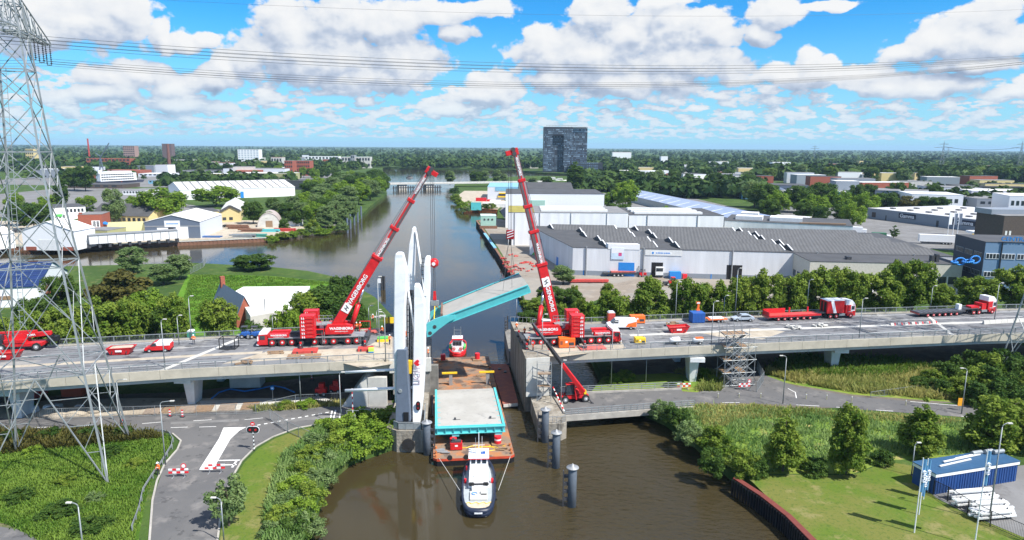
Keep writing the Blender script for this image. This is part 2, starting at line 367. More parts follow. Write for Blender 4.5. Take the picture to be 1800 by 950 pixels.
 def loft(s, rings, cap=True):
  n = len(rings[0]); vs = [p for r in rings for p in r]; fs = []
  for k in range(len(rings)-1):
   for i in range(n): fs.append((k*n+i, k*n+(i+1)%n, (k+1)*n+(i+1)%n, (k+1)*n+i))
  if cap: fs += [tuple(range(n))[::-1], tuple(range((len(rings)-1)*n, len(rings)*n))]
  return s.add(vs, fs)
 def quad(s, a, b, c, d): return s.add([a, b, c, d], [(0, 1, 2, 3)])
 def mesh(s, name, smooth=False):
  me = bpy.data.meshes.new(name); me.from_pydata([tuple(v) for v in s.v], [], s.f)
  for m in s.mats: me.materials.append(m)
  if s.mi and len(s.mats) > 1: me.polygons.foreach_set('material_index', s.mi)
  if smooth: me.polygons.foreach_set('use_smooth', [True] * len(me.polygons))
  me.update(); return me
 def parts(s, name, parent=None):      # every piece added becomes an object of its own
  n = len(s.v); up = list(range(n))
  def fd(i):
   while up[i] != i: up[i] = up[up[i]]; i = up[i]
   return i
  for f in s.f:
   for i in f[1:]: up[fd(i)] = fd(f[0])
  gr = {}
  for k, f in enumerate(s.f): gr.setdefault(fd(f[0]), []).append(k)
  for ks in gr.values():
   b = MB(); ids = sorted({i for k in ks for i in s.f[k]}); mp = {j: q for q, j in enumerate(ids)}
   b.v = [s.v[i] for i in ids]; b.f = [tuple(mp[i] for i in s.f[k]) for k in ks]; b.mats = s.mats; b.mi = [s.mi[k] for k in ks]; o = b.build(name, parent)
  return o
 def build(s, name, parent=None, smooth=False, loc=None, bevel=0):
  o = bpy.data.objects.new(name, s.mesh(name, smooth)); C.objects.link(o)
  if parent is not None: o.parent = parent
  if loc is not None: o.location = loc
  if bevel:
   b = o.modifiers.new('bevel', 'BEVEL'); b.width = bevel; b.segments = 2; b.limit_method = 'ANGLE'; b.angle_limit = R(40)
  return o
def mb(material): return MB().m(material)
def tag(o, label=None, cat=None, group=None, kind=None):
 if label: o['label'] = label
 if cat: o['category'] = cat
 if group: o['group'] = group
 if kind: o['kind'] = kind
 return o
def thing(name, label, cat, loc=(0, 0, 0), rz=0.0, group=None, scale=1.0):
 o = bpy.data.objects.new(name, None); C.objects.link(o); o.empty_display_size = 0.3
 o.location = loc; o.rotation_euler = (0, 0, rz); o.scale = (scale,) * 3
 return tag(o, label, cat, group)
KIDS = {}
def copy_tree(o, parent=None):
 c = o.copy(); C.objects.link(c)
 if parent is not None: c.parent = parent
 for ch in kids(o): copy_tree(ch, c)
 return c
def kids(o): return [x for x in o.children]
def dup(o, loc, rz=None, label=None, group=None, scale=None):
 c = copy_tree(o); c.location = loc
 if rz is not None: c.rotation_euler = (0, 0, rz)
 if scale is not None: c.scale = (scale,) * 3 if not isinstance(scale, tuple) else scale
 if label: c['label'] = label
 if group: c['group'] = group
 return c
ORD = ['first','second','third','fourth','fifth','sixth','seventh','eighth','ninth','tenth','eleventh','twelfth','thirteenth','fourteenth','fifteenth','sixteenth','seventeenth','eighteenth','nineteenth','twentieth','twenty-first','twenty-second','twenty-third','twenty-fourth','twenty-fifth','twenty-sixth','twenty-seventh','twenty-eighth','twenty-ninth','thirtieth']
_texts = []
def text(s, size, material, parent, origin, xdir, ydir, name='lettering', ext=0.015, align='CENTER', bold=0.0, width=1.0):
 cu = bpy.data.curves.new(name, 'FONT'); cu.body = s; cu.size = size; cu.align_x = align; cu.align_y = 'CENTER'; cu.extrude = ext; cu.offset = bold
 to = bpy.data.objects.new(name, cu); C.objects.link(to)
 bpy.context.view_layer.update()
 me = bpy.data.meshes.new_from_object(to.evaluated_get(bpy.context.evaluated_depsgraph_get()))
 bpy.data.objects.remove(to); bpy.data.curves.remove(cu)
 me.materials.clear(); me.materials.append(material)
 o = bpy.data.objects.new(name, me); C.objects.link(o)
 if parent is not None: o.parent = parent
 x = Vector(xdir).normalized(); y = Vector(ydir); y = (y - x * y.dot(x)).normalized(); z = x.cross(y)
 M = Matrix((( *(x*width), ), ( *y, ), ( *z, ))).transposed().to_4x4(); M.translation = Vector(origin)
 o.matrix_local = M
 return o
def sheet(name, pts, z, material, kind='structure', px=True):
 v = [P(a, b, z) for a, b in pts] if px else [Vector((a, b, z)) for a, b in pts]
 bm = bmesh.new(); vs = [bm.verts.new(q) for q in v]; f = bm.faces.new(vs)
 bmesh.ops.triangulate(bm, faces=[f]); bm.normal_update()
 for f in bm.faces:
  if f.normal.z < 0: f.normal_flip()
 me = bpy.data.meshes.new(name); bm.to_mesh(me); bm.free(); me.materials.append(material)
 o = bpy.data.objects.new(name, me); C.objects.link(o)
 if kind: o['kind'] = kind
 return o
# ================================================================== setting
G = 2.0
LB = [(-21,-150),(-21,40),(-22.4,69.6),(-23.6,82.7),(-22.0,88.0),(-17.2,92.6),(-17.2,139),(-20,150),(-29.4,163.6),(-38,185),(-54,212),(-68,224),(-82,231),(-113,238.6),(-148.6,230.6),(-300,222)]
LB2 = [(-300,270),(-176.4,278.8),(-111,307.6),(-108,318),(-98,350),(-91,377),(-90.4,407),(-98,470),(-109,594),(-125,680),(-170,900),(-243,1289)]
FB = [(-120,1265),(-1,1244),(40,1100),(120,1045),(420,1010),(900,990)]
RB = [(900,930),(420,935),(130,965),(20,980),(-30,900),(-55,800),(-65,776),(-52.7,599.5),(-32.8,458.4),(-9.6,448),(-9,395),(-20,381.5),(-12,320),(-7.1,278.5),(0.9,214),(3.2,182.7),(10.5,160),(15,146),(16.3,133),(16.7,117),(19,110),(24.5,102),(27.0,94),(29.4,83.4),(33.5,70.3),(38,50),(42,-150)]
SHORE = LB + LB2 + FB + RB
def build_ground():
 from mathutils.geometry import tessellate_polygon
 E = 15000
 outer = [(-E,-400),(E,-400),(E,E),(-E,E)]
 o3 = [Vector((x, y, 0)) for x, y in outer]; h3 = [Vector((x, y, 0)) for x, y in SHORE]
 tris = tessellate_polygon([o3, h3])
 pts = outer + SHORE; n = len(SHORE)
 vs = [(x, y, G) for x, y in pts] + [(x, y, -1.5) for x, y in SHORE]
 fs = []
 for t in tris:
  a, b, c = [Vector(pts[i]) for i in t]
  fs.append(tuple(t) if (b-a).cross(c-a) > 0 else tuple(t)[::-1])
 me = bpy.data.meshes.new('ground')
 for i in range(n):
  j = (i+1) % n; fs.append((4+i, 4+j, 4+n+j, 4+n+i))
 me.from_pydata(vs, [], fs); me.update()
 g = patch_mat('ground_cover', [((0.065,0.115,0.025), 0.05, 0.42, 0.6, 1, 0.9), ((0.13,0.15,0.045), 0.35, 0.52, 0.68, 2, 0.7), ((0.025,0.05,0.014), 1.3, 0.52, 0.66, 3, 0.6), ((0.22,0.18,0.12), 0.11, 0.62, 0.70, 4, 0.5)], (0.045,0.085,0.02), 0.95, 0.5, 2.0)
 me.materials.append(g)
 o = bpy.data.objects.new('ground', me); C.objects.link(o); o['kind'] = 'structure'
build_ground()
def build_water():
 m = bpy.data.materials.new('canal_water'); m.use_nodes = True; nt = m.node_tree; b = nt.nodes['Principled BSDF']
 b.inputs['Base Color'].default_value = (0.042, 0.033, 0.015, 1); b.inputs['Roughness'].default_value = 0.06; b.inputs['IOR'].default_value = 1.333
 tc = nt.nodes.new('ShaderNodeTexCoord')
 mp = nt.nodes.new('ShaderNodeMapping'); mp.inputs['Rotation'].default_value = (0, 0, R(25)); mp.inputs['Scale'].default_value = (0.8, 1.5, 1)
 nt.links.new(tc.outputs['Object'], mp.inputs[0])
 n1 = nt.nodes.new('ShaderNodeTexNoise'); n1.inputs['Scale'].default_value = 0.85; n1.inputs['Detail'].default_value = 4; n1.inputs['Roughness'].default_value = 0.55
 nt.links.new(mp.outputs[0], n1.inputs['Vector'])
 n2 = nt.nodes.new('ShaderNodeTexNoise'); n2.inputs['Scale'].default_value = 0.035; n2.inputs['Detail'].default_value = 4
 nt.links.new(tc.outputs['Object'], n2.inputs['Vector'])
 sx = nt.nodes.new('ShaderNodeSeparateXYZ'); nt.links.new(tc.outputs['Object'], sx.inputs[0])
 def mr(v, a, b_, c, d):
  r = nt.nodes.new('ShaderNodeMapRange'); r.interpolation_type = 'SMOOTHSTEP'; nt.links.new(v, r.inputs[0])
  for i, q in zip((1,2,3,4), (a,b_,c,d)): r.inputs[i].default_value = q
  return r.outputs[0]
 def mm(op, a, b_):
  q = nt.nodes.new('ShaderNodeMath'); q.operation = op
  for i, v in enumerate((a, b_)):
   if isinstance(v, (int, float)): q.inputs[i].default_value = v
   else: nt.links.new(v, q.inputs[i])
  return q.outputs[0]
 sheltered = mm('MAXIMUM', mr(sx.outputs[0], -6, 8, 0, 1), mr(sx.outputs[1], 100, 140, 0, 1))
 gust = mr(n2.outputs['Fac'], 0.35, 0.65, 0.45, 1.0)
 st = mm('MULTIPLY', gust, mr(sheltered, 0, 1, 0.02, 1.0))
 st = mm('MULTIPLY', st, mr(sx.outputs[1], 105, 150, 1.0, 0.09))
 bp = nt.nodes.new('ShaderNodeBump'); bp.inputs['Distance'].default_value = 0.45
 nt.links.new(st, bp.inputs['Strength']); nt.links.new(n1.outputs['Fac'], bp.inputs['Height']); nt.links.new(bp.outputs[0], b.inputs['Normal'])
 o = sheet('water', [(-400,-200),(1000,-200),(1000,1320),(-400,1320)], 0.0, m, px=False)
build_water()
def build_haze():
 b = MB(); m = bpy.data.materials.new('haze_air'); m.use_nodes = True; nt = m.node_tree; nt.nodes.clear()
 out = nt.nodes.new('ShaderNodeOutputMaterial'); v = nt.nodes.new('ShaderNodeVolumePrincipled')
 v.inputs['Color'].default_value = (0.50, 0.74, 1.0, 1); v.inputs['Density'].default_value = HAZE; v.inputs['Anisotropy'].default_value = 0.0
 nt.links.new(v.outputs[0], out.inputs['Volume'])
 b.m(m).box(-15500, 15500, -600, 15500, -3.0, 95)
 o = b.build('haze'); o['kind'] = 'stuff'
HAZE = 0.00006
build_haze()
asphalt = patch_mat('asphalt', [((0.11,0.11,0.112), 0.15, 0.4, 0.65, 1, 0.8), ((0.21,0.20,0.19), 0.35, 0.53, 0.68, 2, 0.75), ((0.06,0.06,0.062), 0.7, 0.58, 0.66, 3, 0.6)], (0.135,0.133,0.132), 0.9, 0.1, 8)
asphd = patch_mat('dusty_deck_asphalt', [((0.15,0.155,0.165), 0.12, 0.42, 0.62, 1, 0.9), ((0.31,0.30,0.275), 0.10, 0.53, 0.66, 2, 0.8), ((0.06,0.062,0.066), 0.3, 0.56, 0.64, 3, 0.75), ((0.36,0.34,0.30), 0.6, 0.62, 0.72, 4, 0.6)], (0.20,0.205,0.215), 0.9, 0.1, 6)
sand = patch_mat('sand', [((0.36,0.31,0.24), 0.3, 0.4, 0.6, 1, 0.8), ((0.20,0.17,0.13), 0.9, 0.55, 0.7, 2, 0.7)], (0.46,0.41,0.33), 0.95, 0.3, 3)
yardm = patch_mat('yard_paving', [((0.24,0.20,0.16), 0.06, 0.42, 0.6, 1, 0.8), ((0.33,0.29,0.24), 0.25, 0.5, 0.7, 2, 0.8), ((0.10,0.095,0.09), 0.16, 0.6, 0.68, 3, 0.6)], (0.27,0.25,0.22), 0.92, 0.1, 2)
yardg = patch_mat('yard_grey', [((0.22,0.22,0.22), 0.1, 0.4, 0.6, 1, 0.8), ((0.12,0.115,0.11), 0.4, 0.55, 0.7, 2, 0.6)], (0.17,0.168,0.165), 0.92, 0.1, 2)
lawnm = patch_mat('mown_lawn', [((0.15,0.155,0.04), 0.10, 0.40, 0.58, 1, 0.9), ((0.24,0.21,0.09), 0.35, 0.52, 0.68, 2, 0.7), ((0.05,0.10,0.018), 2.2, 0.5, 0.66, 3, 0.6)], (0.095,0.15,0.02), 0.95, 0.25, 8)
meadm = patch_mat('rough_meadow', [((0.06,0.13,0.014), 0.16, 0.42, 0.6, 1, 0.9), ((0.13,0.17,0.03), 0.7, 0.54, 0.7, 2, 0.6), ((0.02,0.05,0.01), 1.2, 0.55, 0.7, 3, 0.7)], (0.05,0.105,0.014), 0.95, 0.5, 3)
dirtm = patch_mat('bare_dirt', [((0.11,0.095,0.075), 0.3, 0.4, 0.6, 1, 0.8), ((0.24,0.21,0.17), 0.6, 0.58, 0.7, 2, 0.6)], (0.16,0.14,0.115), 0.95, 0.4, 2)  # bare brown earth with darker and paler patches
marking = mat('road_marking_white', (0.72,0.72,0.70), 0.7, var=0.12, scale=3)
# ---- roads and yards (sheets lifted a few mm each)
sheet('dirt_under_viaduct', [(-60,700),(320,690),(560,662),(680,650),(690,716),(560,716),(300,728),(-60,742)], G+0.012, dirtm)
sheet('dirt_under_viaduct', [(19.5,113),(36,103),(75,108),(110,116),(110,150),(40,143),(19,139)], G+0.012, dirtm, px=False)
sheet('road', [(-80,738),(150,733),(300,728),(560,716),(695,708),(695,738),(620,740),(560,746),(520,753),(480,768),(450,785),(425,810),(405,845),(390,890),(381,960),(262,960),(268,880),(290,815),(312,790),(318,775),(300,762),(270,758),(-80,762)], G+0.02, asphalt)
sheet('road', [(-30,921),(30,931),(62,946),(75,965),(-30,965)], G+0.02, asphalt)
sheet('road', [(1190,690),(1260,690),(1335,655),(1345,660),(1400,680),(1500,697),(1640,709),(1860,722),(1860,746),(1650,730),(1450,716),(1320,709),(1200,710)], G+0.03, asphalt)
sheet('side_road', [(1170,655),(1330,645),(1345,662),(1300,690),(1230,690),(1275,668)], G+0.022, yardg)
for pts in ([(393,752),(433,751),(421,757),(405,772),(374,826),(350,826),(385,771)],): sheet('hatched_island', pts, G+0.032, marking)
def dash(pts, w, name='road_marking', z=G+0.034, mm=marking, px=True, gap=None):
 b = mb(mm)
 for (a, c) in pts:
  p = P(*a, z) if px else Vector((*a, z)); q = P(*c, z) if px else Vector((*c, z))
  d = (q-p).normalized(); nrm = Vector((-d.y, d.x, 0)) * w / 2
  b.quad(p-nrm, q-nrm, q+nrm, p+nrm)
 o = b.build(name); o['kind'] = 'structure'; return o
dash([((374,810),(422,809)),((372,818),(416,817)),((416,810),(408,822))], 0.28)
dash([((60,752),(90,751)),((130,750),(160,748)),((250,745),(285,742)),((340,740),(372,738)),((430,738),(462,735)),((300,752),(330,751)),((350,751),(380,750))], 0.14)
dash([((440+i*12, 750-i*2.2),(446+i*12, 749-i*2.2)) for i in range(12)], 0.30)
dash([((579,743),(584,722)),((585,742),(590,721)),((596,741),(600,720))], 0.22)
dash([((1385,683),(1398,690)),((1398,690),(1400,700)),((1400,712),(1440,714)),((1470,716),(1500,718)),((1540,721),(1570,723)),((1610,726),(1640,728)),((1690,732),(1720,735)),((1600,706),(1690,714)),((1270,708),(1300,708))], 0.14)
def kerb(pts, name='kerb', w=0.22, h=0.12):
 b = mb(concrete)
 for a, c in zip(pts[:-1], pts[1:]): b.beam(P(*a, G+h/2+0.02), P(*c, G+h/2+0.02), w, h)
 o = b.build(name); o['kind'] = 'structure'
kerb([(262,960),(268,880),(276,845),(290,815),(312,790),(318,775),(303,762)])
kerb([(600,741),(560,746),(520,753),(480,768),(450,785),(425,810),(405,845),(390,890),(381,960)])
meadb = patch_mat('bright_meadow', [((0.10,0.22,0.02), 0.12, 0.42, 0.6, 1, 0.9), ((0.19,0.25,0.04), 0.3, 0.54, 0.7, 2, 0.7), ((0.05,0.12,0.012), 0.9, 0.56, 0.7, 3, 0.6)], (0.085,0.19,0.018), 0.95, 0.5, 3)
sheet('verge', [(600,745),(560,750),(520,757),(484,771),(455,788),(430,813),(409,848),(394,892),(385,965),(470,965),(500,880),(540,800),(600,765),(690,748)], G+0.014, lawnm)
sheet('lawn', [(1310,835),(1420,835),(1500,835),(1560,812),(1622,822),(1650,880),(1700,905),(1800,945),(1900,990),(1900,1050),(1480,1050),(1440,965)], G+0.014, lawnm)
sheet('meadow', [(-40,766),(200,759),(270,762),(305,775),(282,812),(262,850),(240,965),(85,965),(60,940),(0,918),(-40,912)], G+0.012, meadm)
sheet('meadow', [(300,545),(330,483),(420,484),(480,486),(590,497),(640,540),(600,580),(420,590),(330,590)], G+0.012, meadb)
slope = patch_mat('yellow_green_slope', [((0.19,0.24,0.04), 0.15, 0.4, 0.6, 1, 0.9), ((0.34,0.28,0.11), 0.28, 0.55, 0.68, 2, 0.85), ((0.06,0.12,0.02), 0.8, 0.55, 0.7, 3, 0.7)], (0.13,0.21,0.035), 0.95, 0.4, 3)  # grass in bright green and yellow patches
sheet('grass_slope', [(1150,722),(1215,713),(1330,712),(1450,720),(1640,735),(1860,752),(1860,800),(1620,806),(1560,810),(1500,833),(1310,833),(1262,812),(1200,760)], G+0.01, slope)
sheet('grass_slope', [(1290,655),(1345,655),(1400,630),(1560,630),(1700,650),(1860,680),(1860,718),(1640,705),(1500,694),(1400,677)], G+0.013, slope)
sheet('grass_slope', [(1040,688),(1060,662),(1330,648),(1240,664),(1275,670),(1225,690),(1150,684)], G+0.013, slope)
sheet('road_patch', [(300,742),(420,737),(420,741),(300,746)], G+0.024, yardg)
sheet('road_patch', [(500,735),(600,730),(600,735),(505,741)], G+0.024, yardg)
sheet('yard', [(1600,835),(1800,818),(1950,815),(1950,1000),(1800,945),(1700,903),(1645,875)], G+0.016, yardg)
sheet('sand_verge', [(-40,712),(120,702),(250,700),(560,700),(600,706),(560,715),(300,727),(-40,741)], G+0.016, sand)
sheet('concrete_strip', [(350,705),(560,697),(600,705),(560,713),(360,722)], G+0.02, concl)
sheet('quay_yard', [(-6,282),(-19,384),(-8,394),(20,330),(16,232),(21,219),(24,206),(28,190),(20,178),(3.6,183),(1.5,214)], G+0.02, yardm, px=False)
sheet('yard', [(17,220),(150,216),(150,205),(100,186),(60,180),(30,178),(22,195)], G+0.03, yardm, px=False)
sheet('quay_yard', [(-300,271),(-176.4,280),(-111,308.5),(-108,318),(-104,345),(-120,375),(-200,380),(-300,360)], G+0.02, sand, px=False)
sheet('quay_yard', [(-32,459.5),(-10,449),(-5,520),(-20,640),(-45,640),(-46,580)], G+0.03, sand, px=False)
sheet('road', [(110,330),(175,430),(205,440),(235,345),(255,290),(255,270),(228,262),(150,296)], G+0.04, yardg, px=False)
sheet('stubble_field', [(180,860),(430,880),(560,1000),(900,1100),(900,1150),(500,1060),(300,960),(170,905)], G+0.06, sand, px=False)
# ---- viaduct deck --------------------------------------------------
NEARL = [(-210,62),(-140,78.5),(-74.8,95.3),(-49.8,101.4),(-16.9,107.2)]
FARL = [(-210,82),(-140,97.5),(-78.7,113.1),(-51.4,119.4),(-30.4,124.1),(-17.6,127.5)]
NEARR = [(2.6,110.2),(9.6,111.2),(43.5,117.2),(87,124.3),(150,132),(260,141)]
FARR = [(0.4,128.4),(15.8,130.9),(46.9,136.6),(107.6,144.8),(170,151),(260,158)]
ZD = 9.0
def deck(near, far, label):
 r = thing('viaduct', label, 'viaduct', (0, 0, 0))
 poly = list(near) + list(far)[::-1]
 b = mb(asphd).prism(poly, ZD-0.45, ZD); b.build('road_slab', r)
 for edge, sgn in ((near, -1), (far, 1)):
  b = mb(fascia); g = mb(concl)
  for a, c in zip(edge[:-1], edge[1:]):
   L = math.hypot(c[0]-a[0], c[1]-a[1]); n = max(1, round(L / 4.2)); d = Vector((c[0]-a[0], c[1]-a[1], 0)) / L
   off = Vector((-d.y, d.x, 0)) * (0.16 * sgn)
   for i in range(n):
    p = Vector((*a, 0)) + d * (L*i/n + 0.02); q = Vector((*a, 0)) + d * (L*(i+1)/n - 0.02)
    b.beam(p + off + Vector((0,0,ZD-0.45)), q + off + Vector((0,0,ZD-0.45)), 0.30, 1.42)
   ins = Vector((-d.y, d.x, 0)) * (-0.9 * sgn)
   g.beam(Vector((*a, ZD-1.5)) - off*2.2, Vector((*c, ZD-1.5)) - off*2.2, 0.55, 0.55)
  b.build('parapet_panels', r); g.build('edge_girder', r)
 g = mb(concd)
 for k in range(5):
  t = (k + 0.5) / 5
  m = min(len(near), len(far))
  for i in range(len(near)-1):
   fa = lambda x: Vector((*x, 0))
   def inter(poly, xx):
    for u, v in zip(poly[:-1], poly[1:]):
     if u[0] <= xx <= v[0]: return u[1] + (v[1]-u[1]) * (xx-u[0]) / (v[0]-u[0])
    return poly[-1][1] if xx > poly[-1][0] else poly[0][1]
   x0, x1 = near[i][0], near[i+1][0]
   p = Vector((x0, near[i][1]*(1-t) + inter(far, x0)*t, ZD-1.1)); q = Vector((x1, near[i+1][1]*(1-t) + inter(far, x1)*t, ZD-1.1))
   g.beam(p, q, 1.6, 1.25)
 g.build('girders', r)
 return r
vl = deck(NEARL, FARL, 'long concrete viaduct deck on the left bank, ending at the white bridge towers')
vr = deck(NEARR, FARR, 'long concrete viaduct deck carrying the road from the right bridge pier to the right edge')
def lerp_edge(edge, x):
 for u, v in zip(edge[:-1], edge[1:]):
  if u[0] <= x <= v[0]: return u[1] + (v[1]-u[1]) * (x-u[0]) / (v[0]-u[0])
 return edge[-1][1]
def railing(edge, x0, x1, label, inset, step=2.35, h=1.0):
 p0 = Vector((x0, lerp_edge(edge, x0), ZD+0.26)); p1 = Vector((x1, lerp_edge(edge, x1), ZD+0.26))
 r = thing('railing', label, 'railing', p0)
 n = int((x1-x0)/step)
 pm = MB().m(galv).beam((0,0,0),(0,0,h),0.12,0.10).mesh('post')
 tr = mb(galv); ml = mb(galvd)
 pts = [Vector((x0 + (x1-x0)*i/n, lerp_edge(edge, x0 + (x1-x0)*i/n) + inset, ZD+0.26)) - p0 for i in range(n+1)]
 for i, p in enumerate(pts):
  if i < 100:
   o = bpy.data.objects.new('post', pm); C.objects.link(o); o.parent = r; o.location = p
 for a, c in zip(pts[:-1], pts[1:]):
  tr.beam(a + Vector((0,0,h)), c + Vector((0,0,h)), 0.12, 0.10)
  tr.beam(a + Vector((0,0,0.14)), c + Vector((0,0,0.14)), 0.05, 0.05)
  for k in range(1, 12):
   m = a.lerp(c, k/12); ml.beam(m + Vector((0,0,0.14)), m + Vector((0,0,h)), 0.018, 0.018)
 tr.build('rails', r); ml.build('bars', r)
railing(NEARL, -120, -17.5, 'grey steel railing along the near edge of the left viaduct deck', -0.1)
railing(FARL, -120, -36, 'grey steel railing along the far edge of the left viaduct, in front of the trees', 0.1)
railing(NEARR, 9.8, 150, 'grey steel railing along the near edge of the right viaduct deck', -0.1)
railing(FARR, 4, 150, 'grey steel railing along the far edge of the right viaduct before the tree row', 0.1)
def strip(pts, w, name, m, z):
 b = mb(m)
 for a, c in zip(pts[:-1], pts[1:]):
  p, q = Vector((*a, z)), Vector((*c, z)); d = (q-p).normalized(); nn = Vector((-d.y, d.x, 0))*w/2
  b.quad(p-nn, q-nn, q+nn, p+nn)
 o = b.build(name); o['kind'] = 'structure'
def mid(near, far, t, xs): return [(x, lerp_edge(near, x)*(1-t) + lerp_edge(far, x)*t) for x in xs]
strip(mid(NEARL, FARL, 0.42, range(-120, -36, 6)), 1.3, 'median_strip', sand, ZD+0.008)
strip(mid(NEARR, FARR, 0.50, range(22, 140, 6)), 1.1, 'median_strip', concl, ZD+0.008)
for t in (0.2, 0.72, 0.96): strip(mid(NEARL, FARL, t, range(-130, -40, 6)), 0.13, 'road_marking', marking, ZD+0.012)
for t in (0.24, 0.70, 0.93): strip(mid(NEARR, FARR, t, range(24, 150, 6)), 0.13, 'road_marking', marking, ZD+0.012)
wornl = patch_mat('worn_wheel_track', [((0.20,0.205,0.215), 0.5, 0.45, 0.6, 1, 0.8)], (0.10,0.102,0.108), 0.8)
for t in (0.10, 0.16, 0.30, 0.60, 0.66, 0.80, 0.86): strip(mid(NEARL, FARL, t, range(-130, -44, 6)), 0.5, 'wheel_track', wornl, ZD+0.004)
for t in (0.12, 0.18, 0.34, 0.40, 0.60, 0.66, 0.80, 0.86): strip(mid(NEARR, FARR, t, range(26, 150, 6)), 0.5, 'wheel_track', wornl, ZD+0.004)
strip([(-54,101),(-49,119.5)], 0.9, 'expansion_joint', concl, ZD+0.012)
strip([(83,124),(88,142)], 0.7, 'expansion_joint', concl, ZD+0.012)
sheet('sand_patch', [(390,640),(470,618),(640,612),(690,585),(690,640),(640,648),(560,628)], ZD+0.006, sand)
sheet('sand_patch', [(1230,585),(1330,577),(1380,583),(1340,597),(1262,592)], ZD+0.006, sand)
sheet('sand_patch', [(905,585),(960,575),(1000,606),(1090,598),(1100,612),(985,628),(925,622)], ZD+0.006, sand)
def blocks(pts_px, n, label, group, striped=False):
 a, c = P(*pts_px[0], ZD), P(*pts_px[1], ZD)
 L = (c-a).length; d = (c-a)/L; ang = math.atan2(d.y, d.x)
 r = thing('barrier_row', label, 'barrier', a, ang, group)
 hb = .42 if striped else .75
 for i in range(n):
  x = L*i/n; w = L/n - 0.06 - (.5 if striped and i % 2 else 0)
  (mb(concl if not striped or i % 2 else signred)).prismy([(0,0),(0,0)], 0, 1) if False else None
  MB().m(signred if striped and i % 2 else concl).hexa([(x,-0.3,0.02),(x+w,-0.3,0.02),(x+w,0.3,0.02),(x,0.3,0.02)], [(x,-0.1,hb),(x+w,-0.1,hb),(x+w,0.1,hb),(x,0.1,hb)]).build('block', r)
blocks(((1565,572),(1650,568)), 14, 'red and white striped barrier blocks in a row on the right deck', None, True)
blocks(((1728,570),(1800,566)), 7, 'plain white barrier wall at the right end of the deck beside the pylon', None)
# ---- piers
def tpier(x, ynear, yfar, label, col=concl):
 r = thing('bridge_pier', label, 'pier', (x, (ynear+yfar)/2, G))
 L = yfar-ynear
 for sgn in (-1, 1):
  yy = sgn*(L/2-3.0)
  mb(white if False else offwhite).hexa([(-0.55,yy-1.3,0),(0.55,yy-1.3,0),(0.55,yy+1.3,0),(-0.55,yy+1.3,0)], [(-0.9,yy-1.7,4.4),(0.9,yy-1.7,4.4),(0.9,yy+1.7,4.4),(-0.9,yy+1.7,4.4)]).build('column', r)
 mb(offwhite).box(-1.3, 1.3, -L/2-0.7, L/2, 4.4, 5.15).build('pier_cap', r)
tpier(XY(337,104.5).x, 103, 120, 'white concrete pier under the left viaduct, right of the pylon')
tpier(XY(20,97).x, 97, 114, 'white concrete pier under the left viaduct, behind the pylon legs')
tpier(XY(1222,116).x, 115.5, 133, 'white concrete pier with overhanging cap left of the scaffold tower')
tpier(XY(1474,121.5).x, 121.5, 139, 'white concrete pier with overhanging cap right of the scaffold tower')
for q in ([(-420,640),(-330,640),(-230,480),(-150,400),(-170,385),(-330,385),(-420,480)],[(-560,700),(-240,640),(-190,900),(-330,1100),(-640,1050)]): sheet('yard', q, G+0.03, yardg, px=False)
for q in ([(-5,400),(-8,446),(-4,520),(-22,650),(20,680),(150,560),(160,420),(140,322),(22,318)],[(150,300),(260,300),(420,500),(420,760),(230,640),(170,430)]): sheet('yard', q, G+0.025, yardg, px=False)
# ================================================================== bridge, canal
def V(*a): return Vector(a)
r = thing('bridge_abutment', 'concrete left abutment with quay wall at the foot of the white towers', 'abutment', (-17, 93, 0))
o = V(-17, 93, 0)
def rel(pts): return [(p[0]-o.x, p[1]-o.y) for p in pts]
mb(stained).prism(rel([(-18,93.2),(-16.4,92.0),(-12.6,92.0),(-12.2,93.0),(-14.6,118),(-15.6,128),(-19.2,139),(-20,139)]), -1.4, 3.3).build('pedestal', r)
mb(concd).prism(rel([(-19.3,106.4),(-13.4,107.6),(-15.4,127),(-19.5,126)]), 3.3, ZD-0.1).build('abutment_wall', r)
mb(concl).prism(rel([(-19.8,106.2),(-13.2,107.3),(-13.2,107.8),(-19.8,106.8)]), ZD-2.0, ZD+0.25).build('end_beam', r)
b = mb(galv)
rl = [(-16.9,92.9),(-16.2,92.3),(-12.8,92.3),(-12.5,93.2),(-13.2,99.5)]
for p, q in zip(rl[:-1], rl[1:]):
 p = V(p[0]-o.x, p[1]-o.y, 3.3); q = V(q[0]-o.x, q[1]-o.y, 3.3); n = max(1, int((q-p).length/1.0))
 b.beam(p+V(0,0,1.1), q+V(0,0,1.1), .12, .12)
 for i in range(n+1): b.beam(p.lerp(q, i/n), p.lerp(q, i/n)+V(0,0,1.1), .1, .1)
b.build('railing', r)
b = mb(galvd)
for p, q in zip(rl[:-1], rl[1:]):
 p = V(p[0]-o.x, p[1]-o.y, 3.85); q = V(q[0]-o.x, q[1]-o.y, 3.85); b.beam(p, q, .03, .85)
b.build('mesh_panel', r)
b = mb(rubber); b.tube((2.3,-1.05,1.2),(2.3,-1.3,1.2), .95, 16); b.tube((2.3,-1.3,1.2),(2.3,-1.32,1.2), .45, 12); b.build('tyre_fender', r)
r = thing('wing_wall', 'sloping pale concrete wing wall under the left deck end', 'wall', P(660,716,2.0))
o = P(660,716,2.0)
mb(concl).hexa([(-5.5,0,0),(-1.2,0,0),(-1.2,12,0),(-5.5,12,0)], [(-1.6,0.4,4.9),(-1.2,0.4,4.9),(-1.2,12,4.9),(-1.6,12,4.9)]).build('sloped_face', r)
mb(concl).box(-1.15, 1.8, 0.2, 1.0, 0, 4.9).build('panel_wall', r)
mb(concd).box(1.85, 9.5, 5.5, 6.5, 0, 5.2).build('back_wall', r)
